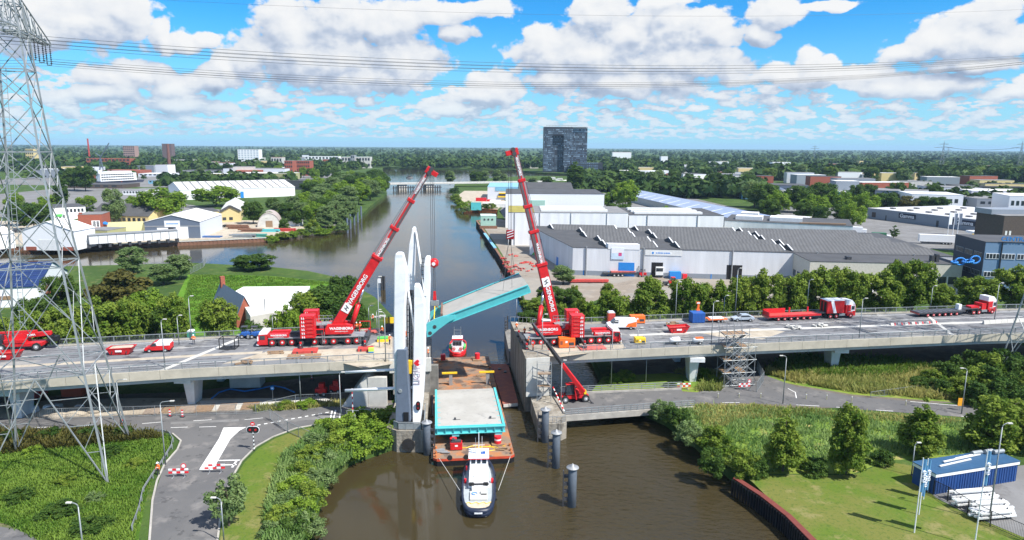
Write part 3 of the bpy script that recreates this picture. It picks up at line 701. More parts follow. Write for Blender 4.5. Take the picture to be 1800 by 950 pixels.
# white bridge towers -------------------------------------------------
def blade(b, zs):        # zs = [(z, x0, x1, y0, y1)] rounded-rect sections
 rings = []
 for (z, x0, x1, y0, y1) in zs:
  cx, cy, hx, hy = (x0+x1)/2, (y0+y1)/2, (x1-x0)/2, (y1-y0)/2
  ring = []
  for i in range(16):
   t = 2*math.pi*i/16; cs, sn = math.cos(t), math.sin(t)
   ring.append((cx + hx*math.copysign(abs(cs)**0.18, cs), cy + hy*math.copysign(abs(sn)**0.18, sn), z))
  rings.append(ring)
 b.loft(rings)
def wx(px, y, z): return XY(px, y, z).x
def sec(pxl, pxr, py, Y, dy=1.2):
 a = Q(pxl, py, Y); c = Q(pxr, py, Y); return (a.z, a.x, c.x, Y-dy, Y+dy)
TY = 95.0
r = thing('bridge_tower', 'front white bridge tower on the slate blue pedestal box, tall blade with rounded top', 'bridge tower')
b = mb(white); blade(b, [sec(695,711,706,TY+.6,.6), sec(694,711.5,620,TY,.8), sec(693.5,712,560,TY,.8), sec(694,714.5,520,TY,.8), sec(694,717,480,TY,.75), sec(694.5,715,468,TY,.7), sec(694.8,711,452,TY,.6), sec(696,709.5,446,TY,.6), sec(699,706.5,443.5,TY,.4)]); b.build('tower_blade', r)
b = mb(slate); YF = 93.9
def sq(pxl, pxr, py, y0, y1):
 a = Q(pxl, py, y0); c = Q(pxr, py, y0); return [(a.x,y0,a.z),(c.x,y0,c.z),(c.x,y1,c.z),(a.x,y1,a.z)]
b.hexa(sq(695,721.5,742,YF-.5,YF+2.2), sq(698,714,615,YF,YF+1.4)); b.build('pedestal_box', r, bevel=.06)
dd = mb(black); a = Q(713.5,738,YF-.55); dd.box(a.x-.35, a.x+.4, YF-.60, YF-.42, a.z-.2, a.z+1.1); dd.build('door', r)
a = Q(703.5,687.5,YF-.3); mb(galvd).tube((a.x,YF-.42,a.z),(a.x,YF-.1,a.z),.28,14).build('round_hatch', r)
p0 = Q(710,462,TY+.3); p1 = Q(733,608,TY+1.0); mb(white).tube(p0, p1, .14, 10).tube(p1, Q(733,612,TY+1.0), .32, 10).build('strut', r, True)
r = thing('bridge_tower', 'second white bridge tower with heart emblem, lettering, traffic light and a yellow box', 'bridge tower')
b = mb(white); T2 = 96.0
blade(b, [sec(726.5,739,744,T2-1,.8), sec(726,744,700,T2-.4,.9), sec(727,748,640,T2,.8), sec(728.5,748.5,570,T2,.75), sec(728.5,747.5,532,T2,.7), sec(728.7,745,522,T2,.65), sec(729,739,503,T2,.7), sec(730,736,499,T2,.55)]); b.build('tower_blade', r)
a = Q(730.5,655,T2-1.25)
ud = (Q(733,640,T2-1.15) - Q(732,680,T2-1.15)).normalized()
text('LICHT', 1.25, mat('faint_lettering', (0.50,0.42,0.46), .6, var=.05), r, Q(733.5,657,T2-1.13), ud, (-1,0,0), bold=.01)
hb = mb(signred); c = Q(732.5,638.5,T2-1.12)
pts = []
for i in range(20):
 t = 2*math.pi*i/20; hx = 16*math.sin(t)**3; hz = 13*math.cos(t)-5*math.cos(2*t)-2*math.cos(3*t)-math.cos(4*t)
 pts.append((c.x + hz*.03*1.0, c.z + hx*.03))
hb.prismy(pts, c.y-.03, c.y+.05); hb.build('heart_emblem', r)
c = Q(735,714,T2-1.7); lb = mb(black)
ring = []
for i in range(20):
 t = 2*math.pi*i/20; ring.append((c.x + .33*math.cos(t), c.z + .42*math.copysign(1,math.sin(t))*(abs(math.sin(t))) + (.28 if math.sin(t) > 0 else -.28)))
lb.prismy(ring, c.y-.06, c.y+.06); lo = lb.build('signal_board', r)
for dz in (.32, -.32): mb(mat('dark_red_lens', (.25,.01,.01), .3, var=0)).tube((c.x,c.y-.1,c.z+dz),(c.x,c.y-.05,c.z+dz),.16,12).build('lens', lo)
b = mb(galv)
for px in (722.5, 725.5): b.tube(Q(px,742,T2+.4), Q(px-1.5,520,T2+.8), .07, 6)
for k in range(26):
 py = 735 - k*8; b.beam(Q(722.5,py,T2+.4), Q(725.8,py,T2+.4), .06, .05)
b.build('cable_ladder', r)
b = mb(dark)
for px in (716,719.5,722,724.3,727): b.tube(Q(px,740,T2+.9), Q(px-.5,510,T2+1.4), .11, 6)
for k in range(22): b.beam(Q(715,735-k*10,T2+1), Q(727,735-k*10,T2+1), .09, .08)
b.build('drive_cables', r)
b = mb(yellow); a0 = Q(714.5,634,T2-.6); a1 = Q(725,634,T2-.6); z0 = Q(716,656,T2-.6).z
b.hexa([(a0.x+.15,T2-.9,z0),(a1.x-.15,T2-.9,z0),(a1.x-.15,T2-.2,z0),(a0.x+.15,T2-.2,z0)], [(a0.x,T2-.9,a0.z),(a1.x,T2-.9,a0.z),(a1.x,T2-.2,a0.z),(a0.x,T2-.2,a0.z)]); b.build('yellow_box', r)
b = mb(white)
b.tube(Q(607,655,T2+1.5), Q(697,650,T2), .2, 8); b.tube(Q(607,687,T2+1), Q(732,681,T2-.3), .24, 8); b.build('stay_tube', r, True)
r = thing('bridge_tower', 'rear white bridge tower with a thin arm folded down from its tip', 'bridge tower')
b = mb(white); T3 = 120.0
blade(b, [sec(711,719,602,T3,.9), sec(712,725,560,T3,1.1), sec(716,729,480,T3,1.0), sec(720,730.5,430,T3,.8), sec(724,732,410,T3,.6), sec(725,731.5,402,T3,.55), sec(727,730,399,T3,.4)]); b.build('tower_blade', r)
b = mb(offwhite); b.tbeam(Q(730.5,408,T3-.6), Q(747,520,T3-3.0), .3, .5, .5, .5); b.build('folded_arm', r)
r = thing('bridge_tower', 'short rear white tower post with climbing rungs, beside the hoisted bridge leaf', 'bridge tower')
b = mb(white); blade(b, [sec(744,755,580,T3-2,.9), sec(745,756,520,T3-2,.9), sec(746,757.5,465,T3-2,.9), sec(748,757,453,T3-2,.7), sec(750,756,450,T3-2,.5)]); b.build('tower_blade', r)
b = mb(dark)
for k in range(16):
 py = 455 + k*7; p = Q(746.5 - k*.12, py, T3-2.6); b.beam(p, p + V(-.55,0,0), .12, .10)
b.beam(Q(741.5,450,T3-2.6), Q(740,570,T3-2.6), .07); b.build('climbing_rungs', r)
r = thing('bridge_pier', 'tall stained concrete bridge pier at the left end of the right viaduct', 'bridge pier', (5, 100, 0))
o = V(5, 100, 0)
mb(stained).prism(rel([(2.3,107.6),(6.25,108.25),(6.25,128.5),(3.5,130),(-0.2,131)]), -1.4, ZD+.35).build('pier_wall', r)
mb(concl).prism(rel([(2.45,107.3),(6.35,108.0),(6.35,108.25),(2.45,107.55)]), 2.7, ZD+.3).build('pale_facing', r)
mb(stained).prism(rel([(3.2,107.5),(4.1,97.3),(4.8,96.4),(7.6,96.4),(8.4,97.2),(8.4,108.3)]), -1.4, 2.6).build('low_platform', r)
mb(concd).prism(rel([(-.5,131.0),(2,130.5),(1.5,147),(-1.6,148)]), -1.4, 3.2).build('rear_dolphin_wall', r)
b = mb(dark)
for k in range(4): b.beam((-6.4, 46+.1*k*0, 3.2+k*.7), (-6.1, 47.2, 3.2+k*.7), .3, .35)
b.beam((-6.5,46,1),(-6.5,46,6.4),.12); b.beam((-5.9,47.3,1),(-5.9,47.3,6.4),.3); b.build('fender_frame', r)
b = mb(galv)
for (x0, y0, x1, y1) in ((4.2,97.4,4.9,96.6),(4.9,96.6,7.5,96.6),(7.5,96.6,8.2,97.3)):
 p = V(x0-5, y0-100, 2.6); q = V(x1-5, y1-100, 2.6); n = 4
 b.beam(p+V(0,0,1.05), q+V(0,0,1.05), .08); b.beam(p+V(0,0,.55), q+V(0,0,.55), .05)
 for i in range(n+1): b.beam(p.lerp(q,i/n), p.lerp(q,i/n)+V(0,0,1.05), .06)
b.build('railing', r)
b = mb(galv)
for (x0, y0, x1, y1) in ((2.4,108,-.1,130.8),(2.4,107.8,6.2,108.4)):
 p = V(x0-5, y0-100, ZD+.35); q = V(x1-5, y1-100, ZD+.35); n = int((q-p).length/1.6)
 if x1 < 0: continue
 b.beam(p+V(0,0,1.0), q+V(0,0,1.0), .07)
 for i in range(n+1): b.beam(p.lerp(q,i/n), p.lerp(q,i/n)+V(0,0,1.0), .06)
p = V(-.2-5,130.5-100,ZD+.35); q = V(4.5-5,129.5-100,ZD+.35)
b.beam(p+V(0,0,1.1), q+V(0,0,1.1), .07)
for i in range(7): b.beam(p.lerp(q,i/6), p.lerp(q,i/6)+V(0,0,1.1), .06)
b.build('top_railing', r)
r = thing('scaffold_stair', 'grey scaffold stair standing against the pale front face of the bridge pier', 'scaffold', (4.2, 105.7, 2.6))
b = mb(galv)
for x in (0, 2.3):
 for y in (0, 1.3): b.tube((x,y,0),(x,y,6.4),.05,6)
for z in (1.2,2.4,3.6,4.8,6.2):
 for y in (0,1.3): b.tube((0,y,z),(2.3,y,z),.04,5)
 for x in (0,2.3): b.tube((x,0,z),(x,1.3,z),.04,5)
for z in (.2,2.4): b.tube((0,0,z),(2.3,0,z+2.2),.04,5)
b.build('tube_frame', r)
mb(wood).box(0,2.3,.05,1.25,2.3,2.36).box(0,2.3,.05,1.25,4.5,4.56).build('planks', r)
b = mb(grey).beam((.1,.3,.1),(2.2,.3,2.3),.6,.12); b.beam((2.2,.9,2.4),(.1,.9,4.5),.6,.12); b.build('stair_flight', r)
r = thing('low_bridge', 'low concrete road bridge with railings, from the pier platform to the right bank', 'bridge', (8, 100, 0))
o = V(8, 100, 0)
ln = [(8.4,100.4),(29.5,104.6)]; lf = [(8.4,110.2),(19,111.5),(29.5,113.0)]
mb(asphalt).prism(rel(ln+lf[::-1]), 1.55, 2.1).build('deck_slab', r)
mb(concrete).beam(V(8.4-8,.25,1.95), V(21.5,4.45,1.95), .35, .95).beam(V(.4,10.2,1.95), V(21.5,13.0,1.95), .35, .95).build('edge_beam', r)
b = mb(galv)
for (p, q, n) in ((V(.4,.25,2.4), V(21.5,4.45,2.4), 20), (V(.4,10.2,2.4), V(21.5,13.0,2.4), 9)):
 for h in (1.0, .62, .3): b.beam(p+V(0,0,h), q+V(0,0,h), .12, .10)
 for i in range(n+1): b.beam(p.lerp(q,i/n), p.lerp(q,i/n)+V(0,0,1.0), .1)
b.build('railing', r)
def dolphin(px, py, label, h=5.2, first=[None]):
 p = P(px, py, 0)
 if first[0] is None:
  t = thing('mooring_dolphin', label, 'mooring post', p, 0, 'mooring dolphins around the bridge')
  mb(dolph).lathe([(.54,-1.5),(.54,h-.35),(.5,h-.3),(.5,h-.1)], n=20).build('pile', t, True)
  mb(grey).lathe([(.74,h-.18),(.78,h-.12),(.74,h-.04),(.22,h+.02),(.10,h+.35),(.02,h+.42)], n=20).build('cap', t, True)
  b = mb(dark)
  for z in (.8,1.8,2.8,3.8): b.box(-1.05,-.5,-.18,.18,z,z+.34)
  b.box(-1.16,-1.02,-.2,.2,-.5,h-.5); b.build('fender_ladder', t)
  first[0] = t
 else:
  t = dup(first[0], p, 0, label)
 return t
dolphin(1005, 890, 'grey mooring dolphin standing nearest to the camera, right of the tug')
dolphin(977, 822, 'grey mooring dolphin in the middle of the three right of the tug')
dolphin(958, 777, 'grey mooring dolphin beside the front corner of the low pier platform')
t = dolphin(751, 799, 'grey mooring dolphin between the tower pedestal and the rusty barge'); t.rotation_euler = (0, 0, math.pi)
t.scale = (1, 1, .95)
r = thing('mooring_pile', 'dark pile cluster with white board standing in mid canal behind the left crane boom', 'mooring post', P(671,510,0))
b = mb(dark)
for dx, dy in ((0,0),(.8,.2),(.4,.9)): b.tube((dx,dy,-1),(dx,dy,4.2),.35,8)
b.build('piles', r); mb(white).box(-1.0,0,-.3,-.2,2.2,3.6).build('white_board', r)
lst = [(645,388),(634,396),(622,398),(612,400),(606,410)]
for i, (px, py) in enumerate([(635,385),(629,391),(623,396),(616,402),(611,410)]):
 b = mb(slate); b.tube((0,0,-1),(0,0,7.5),.55,8); o_ = b.build('mooring_pile', loc=P(px,py,0))
 tag(o_, ORD[i].replace('first','farthest') + ' dark mooring pile off the wooded left bank, counting from the far end' if i else 'farthest dark mooring pile in the row off the wooded left bank', 'mooring post', 'mooring piles off the left bank')
# ---- barge -----------------------------------------------------------
bl = [P(762,806,1.1), P(905,803,1.1), P(860,628,1.1), P(761,628,1.1)]
BO = (bl[0] + bl[1]) / 2; BD = ((bl[2]+bl[3])/2 - BO); BL = BD.length; BA = math.atan2(BD.y, BD.x) - math.pi/2
BW = (bl[1]-bl[0]).length
barge = thing('barge', 'flat rusty work barge with orange-red rim carrying the bridge section', 'barge', (BO.x, BO.y, 0), BA)
h = BW/2
ply = [(-h+.5,0),(h-.5,0),(h,.5),(h,BL),(-h,BL),(-h,.5)]
mb(black).prism(ply, -.6, .75).build('hull', barge)
mb(mat('orange_red_rim', (0.55,0.07,0.03), .6, var=.3)).prism([(x*1.004, y-.03 if y < 1 else y) for x, y in ply], .75, 1.08).build('rim', barge)
mb(rust).prism(ply, 1.085, 1.1).build('deck', barge)
b = mb(mat('rusty_orange', (.45,.15,.05), .8, var=.3))
for x in (-h+.35, h-.35):
 for y in (.6, 1.6, 3.2, 20, 22, 38): b.tube((x,y,1.1),(x,y,1.5),.16,8);
b.parts('bollard', barge)
b = mb(rubber)
for x in (-h*.6, -h*.2): b.tube((x,.2,1.18),(x,-.05,1.18),.35,10)
b.parts('tyre_fender', barge)
def onb(x, y, z): return Matrix.Translation((BO.x, BO.y, 0)) @ Matrix.Rotation(BA, 4, 'Z') @ V(x, y, z)
for i, (px, py) in enumerate([(797,786),(875,782)]):
 p = P(px, py, 1.1)
 t = thing('jack_stand', 'red and white drum stand under the %s front corner of the bridge section' % ('left','right')[i], 'stand', p, BA, 'drum stands on the barge')
 mb(wood).box(-.9,.9,-.55,.55,0,.28).build('timber_base', t)
 mb(signred).lathe([(.5,.28),(.5,.75),(.44,.78)], n=16).lathe([(.5,1.0),(.5,1.35)], n=16).build('red_drum', t)
 mb(white).lathe([(.49,.75),(.49,1.0)], n=16).build('white_ring', t)
for i, (px, py) in enumerate([(779,635),(839,633)]):
 p = P(px, py, 1.1)
 t = thing('jack_stand', 'red drum stand on timber at the %s far end of the barge deck' % ('left','right')[i], 'stand', p, BA, 'drum stands on the barge')
 mb(wood).box(-.9,.9,-.9,.3,0,.25).build('timber_base', t); mb(signred).lathe([(.5,.25),(.5,1.4)], n=16).build('red_drum', t)
for i, (px, py) in enumerate([(792,678),(857,676)]):
 p = P(px, py, 1.1); p.z = 1.1
 t = thing('support_beam', 'yellow beam across a grey post at the %s rear of the grounded bridge section' % ('left','right')[i], 'beam', p, BA, 'yellow beams on the barge')
 mb(yellow).box(-1.5,1.2,-.15,.15,2.2,2.5).build('beam', t); mb(grey).box(-.25,.35,.0,.3,0,2.2).build('post', t)
p = P(802, 790, 1.1)
t = thing('generator_box', 'small red generator box on the front deck of the barge', 'generator', p, BA)
mb(red).box(-.85,.85,-.5,.5,.1,1.15).build('body', t, bevel=.04); mb(white).box(-.2,.2,-.512,-.5,.6,.85).build('label_plate', t); mb(dark).box(-.7,.7,-.4,.4,1.15,1.35).box(-.6,-.2,-.3,.3,1.35,1.6).build('top_gear', t)
b = mb(yellow)
pts = [onb(-3.4+i*.8, 3.4+.35*math.sin(i*1.7), 1.14) for i in range(11)]
b.path(pts, .06, 5); tag(b.build('hose'), 'yellow hose lying across the front deck of the barge', 'hose')
b = mb(yellow); pts = [onb(1.8+1.2*math.cos(i*.5)*(1+.04*i), 2.5+.7*math.sin(i*.5), 1.13) for i in range(16)]
b.path(pts, .05, 5); tag(b.build('hose'), 'coiled yellow hose near the right front corner of the barge', 'hose')
for i, (x, y, m_, lab) in enumerate([(-4.2,2.0,grey,'grey tarpaulin heap on the front left corner of the barge'),(4.1,2.2,wood,'pile of timber at the front right corner of the barge')]):
 b = mb(m_)
 for k in range(6):
  xx, yy = x + random.uniform(-.5,.5), y + random.uniform(-.4,.4); b.beam(onb(xx-.6,yy,1.16+k*.04), onb(xx+.6,yy+random.uniform(-.3,.3),1.16+k*.04), .25, .1)
 tag(b.build('deck_gear'), lab, 'deck gear')
for i, (px, py) in enumerate([(815,690),(852,645),(846,662)]):
 b = mb(wood); p = P(px, py, 1.1)
 for k in range(3): b.beam(p + V(-.9,k*.3,.1), p + V(.9,k*.3+.1,.1), .25, .18)
 tag(b.build('timber_baulk'), ['timber baulks on the barge near the yellow beam on the left','timber baulks at the far right end of the barge deck','timber baulks mid deck on the barge beside the pontoon'][i], 'timber')
sc_ = [P(765,752,3.9), P(887,745,3.9), P(872,684,3.9), P(764,685,3.9)]
SO = (sc_[0]+sc_[1])/2; SD = (sc_[2]+sc_[3])/2 - SO; SA = math.atan2(SD.y, SD.x)-math.pi/2; SL = SD.length; SW = (sc_[1]-sc_[0]).length/2
decksurf = patch_mat('worn_bridge_surface', [((.34,.33,.30), .25, .42, .62, 1, .7), ((.22,.22,.21), .8, .58, .7, 2, .5)], (.40,.39,.36), .9, .1, 8)
sec_ = thing('bridge_section', 'turquoise steel bridge section with grey road surface lying on the barge', 'bridge section', (SO.x, SO.y, 0), SA)
mb(decksurf).box(-SW+.35,SW-.35,.1,SL,3.62,3.9).build('road_surface', sec_)
b = mb(teal)
for s_ in (-1,1): b.box(s_*SW-(.18 if s_>0 else 0), s_*SW+(.18 if s_<0 else 0), 0, SL, 3.2, 4.0); b.box(s_*SW-.35 if s_>0 else s_*SW, s_*SW if s_>0 else s_*SW+.35, 0.02, SL-.02, 4.0, 4.05)
b.parts('side_girder', sec_)
b = mb(teal).box(-SW,SW,-.12,.09,2.9,3.98).box(-SW-.05,SW+.05,-.4,.15,3.72,3.86).box(-SW-.05,SW+.05,-.4,.12,2.85,2.95)
for k in range(9): x = -SW + .3 + k*(2*SW-.6)/8; b.box(x-.04,x+.04,-.36,-.12,2.95,3.72)
for x in (-SW*.42, SW*.82): b.box(x-.5,x+.5,-.3,.5,2.45,2.9)
b.build('front_cross_girder', sec_)
b = mb(teal)
for k in range(6): b.box(-SW+.2,SW-.2,1.5+k*2.4,1.7+k*2.4,3.0,3.6)
b.parts('cross_girder', sec_)
b = mb(teal)
for k in range(6):
 for s_ in (-1,1): b.box(s_*(SW-.6)-.22, s_*(SW-.6)+.22, 1.2+k*2.0, 1.35+k*2.0, 3.905, 3.93)
b.parts('lashing_plate', sec_)
b = mb(dark)
for x in (-SW*.42, SW*.62): b.box(x-.15,x+.15,2.2,2.5,3.9,4.2); b.box(x,x+.8,2.3,2.36,3.9,3.96)
b.parts('lifting_lug', sec_)
mb(concd).box(-SW*.9,-SW*.3,3,SL-1,1.12,2.9).box(SW*.45,SW*.9,3,SL-1,1.12,2.9).parts('support_block', sec_)
pp = [P(884,711,.8), P(911,709,.8), P(893,640,.8), P(862,640,.8)]
pon = thing('pontoon', 'red-brown steel pontoon moored between the barge and the bridge pier', 'pontoon', (0,0,0))
mb(black).prism([(q.x,q.y) for q in pp], -.5, .55).build('hull', pon)
mb(rustred).prism([(q.x,q.y) for q in pp], .552, .8).build('deck', pon)
mb(concl).beam(pp[0]+V(.1,-.05,-.25), pp[1]+V(-.1,-.05,-.25), .12, .5).build('end_plate', pon)
b = mb(dark)
for px, py in ((878,650),(888,655),(893,641)): q = P(px,py,.8); b.box(q.x-.25,q.x+.25,q.y-.4,q.y+.4,.8,1.05)
b.parts('hatch', pon)
# ---- hoisted bridge leaf ----------------------------------------------
NL, NR, FL_, FR_ = Q(779,558,114.3), Q(928,502,114.3), Q(776,537,122), Q(913,482,122)
leaf = thing('bridge_leaf', 'turquoise bridge leaf hanging tilted between the two cranes above the canal', 'bridge leaf', NL)
def lr(p): return Vector(p) - NL
ux = (NR-NL).normalized(); uy = (FL_-NL).normalized(); un = ux.cross(uy).normalized()
nl, nr, fl, fr = lr(NL), lr(NR), lr(FL_), lr(FR_)
b = mb(decksurf).hexa([nl-un*.3, nr-un*.3, fr-un*.3, fl-un*.3], [nl, nr, fr, fl]); b.build('road_surface', leaf)
b = mb(teal)
for (p, q, s_) in ((nl, nr, -1), (fl, fr, 1)):
 off = uy*(.25*s_)
 b.beam(p+off-un*.55, q+off-un*.55, .16, 1.3, up=un); b.beam(p+off+un*.12, q+off+un*.12, .5, .1, up=un); b.beam(p+off-un*1.22, q+off-un*1.22, .5, .08, up=un)
b.parts('side_girder', leaf)
b = mb(teal)
for k in range(8):
 t = k/7; p = nl.lerp(nr, t); q = fl.lerp(fr, t); b.beam(p-un*.75, q-un*.75, .2, .9, up=un)
for k in range(1,6):
 t = k/6; b.beam(nl.lerp(fl,t)-un*.6, nr.lerp(fr,t)-un*.6, .15, .5, up=un)
b.build('cross_girders', leaf)
for (Y, pl, lab) in ((114.0, [(779,556),(764,561),(750,569),(750,583),(751,592),(757,591),(771,579),(790,565),(800,560),(800,553)], 0), (122.4, [(776,536),(765,543),(750,553),(750,564),(760,561),(776,552),(790,543),(790,533)], 1)):
 pts = [Q(a, c, Y) for a, c in pl]; b = mb(teal)
 b.prismy([(p.x-NL.x, p.z-NL.z) for p in pts], Y-.35-NL.y, Y+.35-NL.y); b.build('hinge_arm', leaf)
for (px, py) in ((764,575),(756,586)):
 p = lr(Q(px,py,113.6)); mb(dark).tube(p, p+V(0,.1,0), .32, 14).build('hinge_pin', leaf)
mb(mat('leaf_brown_lattice', (.18,.10,.07), .8, var=.3)).beam(lr(Q(777,536,121.6)), lr(Q(776,556,114.8)), .3, .8).build('end_plate', leaf)
# ---- tugs --------------------------------------------------------------
def hull_ring(z, L, W, bow, n=28):
 pts = []
 for i in range(n):
  t = 2*math.pi*i/n; c, s_ = math.cos(t), math.sin(t)
  x = W/2*math.copysign(abs(s_)**.55, s_); y = L/2*math.copysign(abs(c)**(.75 if c > 0 else .6), c)
  if c > 0: x *= 1 - bow*abs(c)**3
  pts.append((x, y, z))
 return pts
def tug(loc, rz, label, hullm, L, W, near=True):
 t = thing('tugboat', label, 'tugboat', loc, rz)
 b = mb(hullm).loft([hull_ring(-.6,L*.9,W*.85,.3), hull_ring(.25,L,W*.97,.25), hull_ring(1.15,L*1.01,W,.2)]); b.build('hull', t, True)
 gd = mat('light_grey_deck', (.36,.40,.42), .7, var=.12)
 mb(gd).loft([hull_ring(1.1,L*.95,W*.9,.25), hull_ring(1.16,L*.95,W*.9,.25)]).build('deck', t)
 ro = hull_ring(1.0,L*1.02,W*1.02,.2); ri = hull_ring(1.0,L*.95,W*.90,.25); n = len(ro)
 b = mb(hullm); vs = [(x,y,1.1) for x,y,_ in ro]+[(x,y,1.65) for x,y,_ in ro]+[(x,y,1.65) for x,y,_ in ri]+[(x,y,1.1) for x,y,_ in ri]
 b.add(vs, [f for i in range(n) for f in ((i,(i+1)%n,n+(i+1)%n,n+i),(n+i,n+(i+1)%n,2*n+(i+1)%n,2*n+i),(2*n+i,2*n+(i+1)%n,3*n+(i+1)%n,3*n+i))]); b.build('bulwark', t, True)
 return t, gd
tc = (P(843,905,.4) + P(843,790,.4)) / 2
hullnavy = mat('dark_navy_hull', (.015,.022,.045), .45, var=.2)
t, gd = tug((tc.x, 81.2, 0), R(2.5), 'navy and white tugboat in front of the barge, stern toward the camera', hullnavy, 15.0, 4.9)
mb(white).hexa([(-1.55,-1.2,1.16),(1.55,-1.2,1.16),(1.5,5.0,1.16),(-1.5,5.0,1.16)], [(-1.45,-1.0,2.6),(1.45,-1.0,2.6),(1.4,4.9,2.6),(-1.4,4.9,2.6)]).build('deckhouse', t, bevel=.08)
wh = mb(white).hexa([(-1.4,2.0,2.6),(1.4,2.0,2.6),(1.4,4.9,2.6),(-1.4,4.9,2.6)], [(-1.3,2.2,4.7),(1.3,2.2,4.7),(1.35,4.9,4.7),(-1.35,4.9,4.7)]).build('wheelhouse', t, bevel=.06)
mb(white).box(-1.55,1.55,2.0,5.2,4.7,4.85).build('roof', wh)
mb(signred).box(-1.57,1.57,1.95,2.02,4.62,4.75).box(-1.57,-1.5,1.95,5.1,4.6,4.7).box(1.5,1.57,1.95,5.1,4.6,4.7).build('red_band', wh)
b = mb(glass)
for x0, x1 in ((-1.15,-.5),(-.28,.28),(.5,1.15)): b.hexa([(x0,2.08,3.75),(x1,2.08,3.75),(x1,2.2,3.75),(x0,2.2,3.75)],[(x0,2.15,4.45),(x1,2.15,4.45),(x1,2.28,4.45),(x0,2.28,4.45)])
for x in (-1.43,1.33): b.box(x,x+.1,2.6,4.5,3.75,4.4)
b.build('windows', wh)
b = mb(white).tube((0,3.0,4.8),(0,3.0,9.2),.07,6).beam((-.9,3.0,6.8),(.9,3.0,6.8),.06).tube((-.5,3.4,4.8),(-.5,3.4,8),.03,5).tube((.5,3.4,4.8),(.5,3.4,8.2),.03,5)
b.beam((-1.6,4.2,5.3),(-.2,3.6,5.3),.22,.2); b.beam((-1.2,4.0,4.8),(-1.2,4.0,5.3),.1); b.build('mast_and_radar', t)
mb(blue).box(.35,1.0,3.3,3.9,4.86,5.05).build('blue_crate', t)
mb(offwhite).box(-.75,.6,-.2,.3,2.62,2.85).build('skylight', t)
b = mb(rubber); b.tube((-1.3,-1.5,2.15),(1.3,-1.5,2.15),.14,8)
for x in (-1.2,-.9,.9,1.2): b.tube((x,-1.65,2.15),(x,-1.35,2.15),.28,10)
b.build('tow_roller', t)
mb(white).box(-1.0,1.0,-2.3,-1.1,1.16,1.9).build('aft_casing', t, bevel=.05)
mb(concl).box(-1.25,1.25,-4.6,-2.4,1.17,1.5).build('engine_hatch', t, bevel=.05); mb(black).box(.35,1.15,-3.55,-3.3,1.5,1.56).build('vent', t); mb(concl).box(.3,1.2,-3.4,-2.7,1.5,1.8).build('locker', t)
b = mb(bblue)
for k in range(10): a0 = k*.5; b.tube((-.6+.38*math.cos(a0),-3.2+.3*math.sin(a0),1.55),(-.6+.38*math.cos(a0+.5),-3.2+.3*math.sin(a0+.5),1.55),.07,5)
b.build('blue_hose_coil', t)
mb(mat('cream_deck', (.52,.45,.33), .8, var=.25)).loft([[(x*.86,min(y,-5.2),z) for x,y,z in hull_ring(1.17,14.2,4.5,.2)], [(x*.86,min(y,-5.2),z) for x,y,z in hull_ring(1.24,14.2,4.5,.2)]]).build('stern_deck', t)
b = mb(yellow); pts = [(-1.7+.35*k,-5.3+.25*math.sin(k*2.1),1.3) for k in range(11)]; b.path(pts,.05,5); b.build('yellow_line', t)
b = mb(rubber)
for s_ in (-1,1):
 for y in (-3.5,-1.2,1.2,3.4): b.tube((s_*2.42,y,.9),(s_*2.62,y,.9),.42,12)
b.parts('tyre_fender', t)
b = mb(signred).lathe([(.18,1.2),(.18,2.0)], -2.0, .3, 8).lathe([(.18,1.2),(.18,2.0)], 2.0, .3, 8).lathe([(.16,2.2),(.16,3)], -1.85, 2.6, 8); b.parts('extinguisher', t)
mb(white).box(-.55,.55,-7.66,-7.5,.95,1.2).build('name_strip', t)
t.scale = (.86, .92, .72)
for i, (a, c, lab) in enumerate(((P(772,806,1.2), P(808,862,1.6), 'thin mooring line from the left front corner of the barge to the tug'), (P(897,803,1.2), P(876,862,1.6), 'thin mooring line from the right front corner of the barge to the tug'))):
 tag(mb(concl).tube(a, c, .035, 5).build('mooring_line'), lab, 'rope', 'mooring lines of the tug')
p = P(804,618,.3)
t, gd = tug((p.x, p.y+1, 0), R(176), 'red and white tugboat at the far end of the barge, wheelhouse facing the camera', red, 12.0, 4.2)
t.rotation_euler = (0,0,R(183)); t.scale = (.88,.8,.75)
mb(lime).box(-2.0,-1.5,-.5,2.5,1.2,2.1).box(1.5,2.0,-.5,2.5,1.2,2.1).parts('green_locker', t)
wh = mb(white).hexa([(-1.3,.4,1.2),(1.3,.4,1.2),(1.3,3.4,1.2),(-1.3,3.4,1.2)], [(-1.15,.6,4.4),(1.15,.6,4.4),(1.15,3.2,4.4),(-1.15,3.2,4.4)]).build('wheelhouse', t, bevel=.06)
mb(glass).box(-1.0,-.4,3.25,3.42,2.9,3.9).box(-.3,.3,3.25,3.42,2.9,3.9).box(.4,1.0,3.25,3.42,2.9,3.9).build('windows', wh)
mb(signred).box(-1.3,1.3,.4,3.5,4.4,4.75).build('red_roof_band', wh); mb(white).box(-1.25,1.25,.5,3.4,4.75,4.85).build('roof', wh)
b = mb(galv)
for x in (-.8,.8): b.tube((x,1.2,4.8),(x,1.2,7.6),.06,6); b.tube((x,2.4,4.8),(x,2.4,7.2),.06,6)
for z in (5.8,6.8): b.beam((-.8,1.2,z),(.8,1.2,z),.06); b.beam((-.8,2.4,z),(.8,2.4,z),.06)
b.build('mast_frame', t)
b = mb(mat('lifebuoy_red', (.7,.1,.08), .5, var=.1))
for x in (-.85,.85):
 for k in range(12): a0 = k*math.pi/6; b.tube((x+.36*math.cos(a0),3.55,1.9+.36*math.sin(a0)),(x+.36*math.cos(a0+.53),3.55,1.9+.36*math.sin(a0+.53)),.1,6)
b.build('lifebuoys', t)
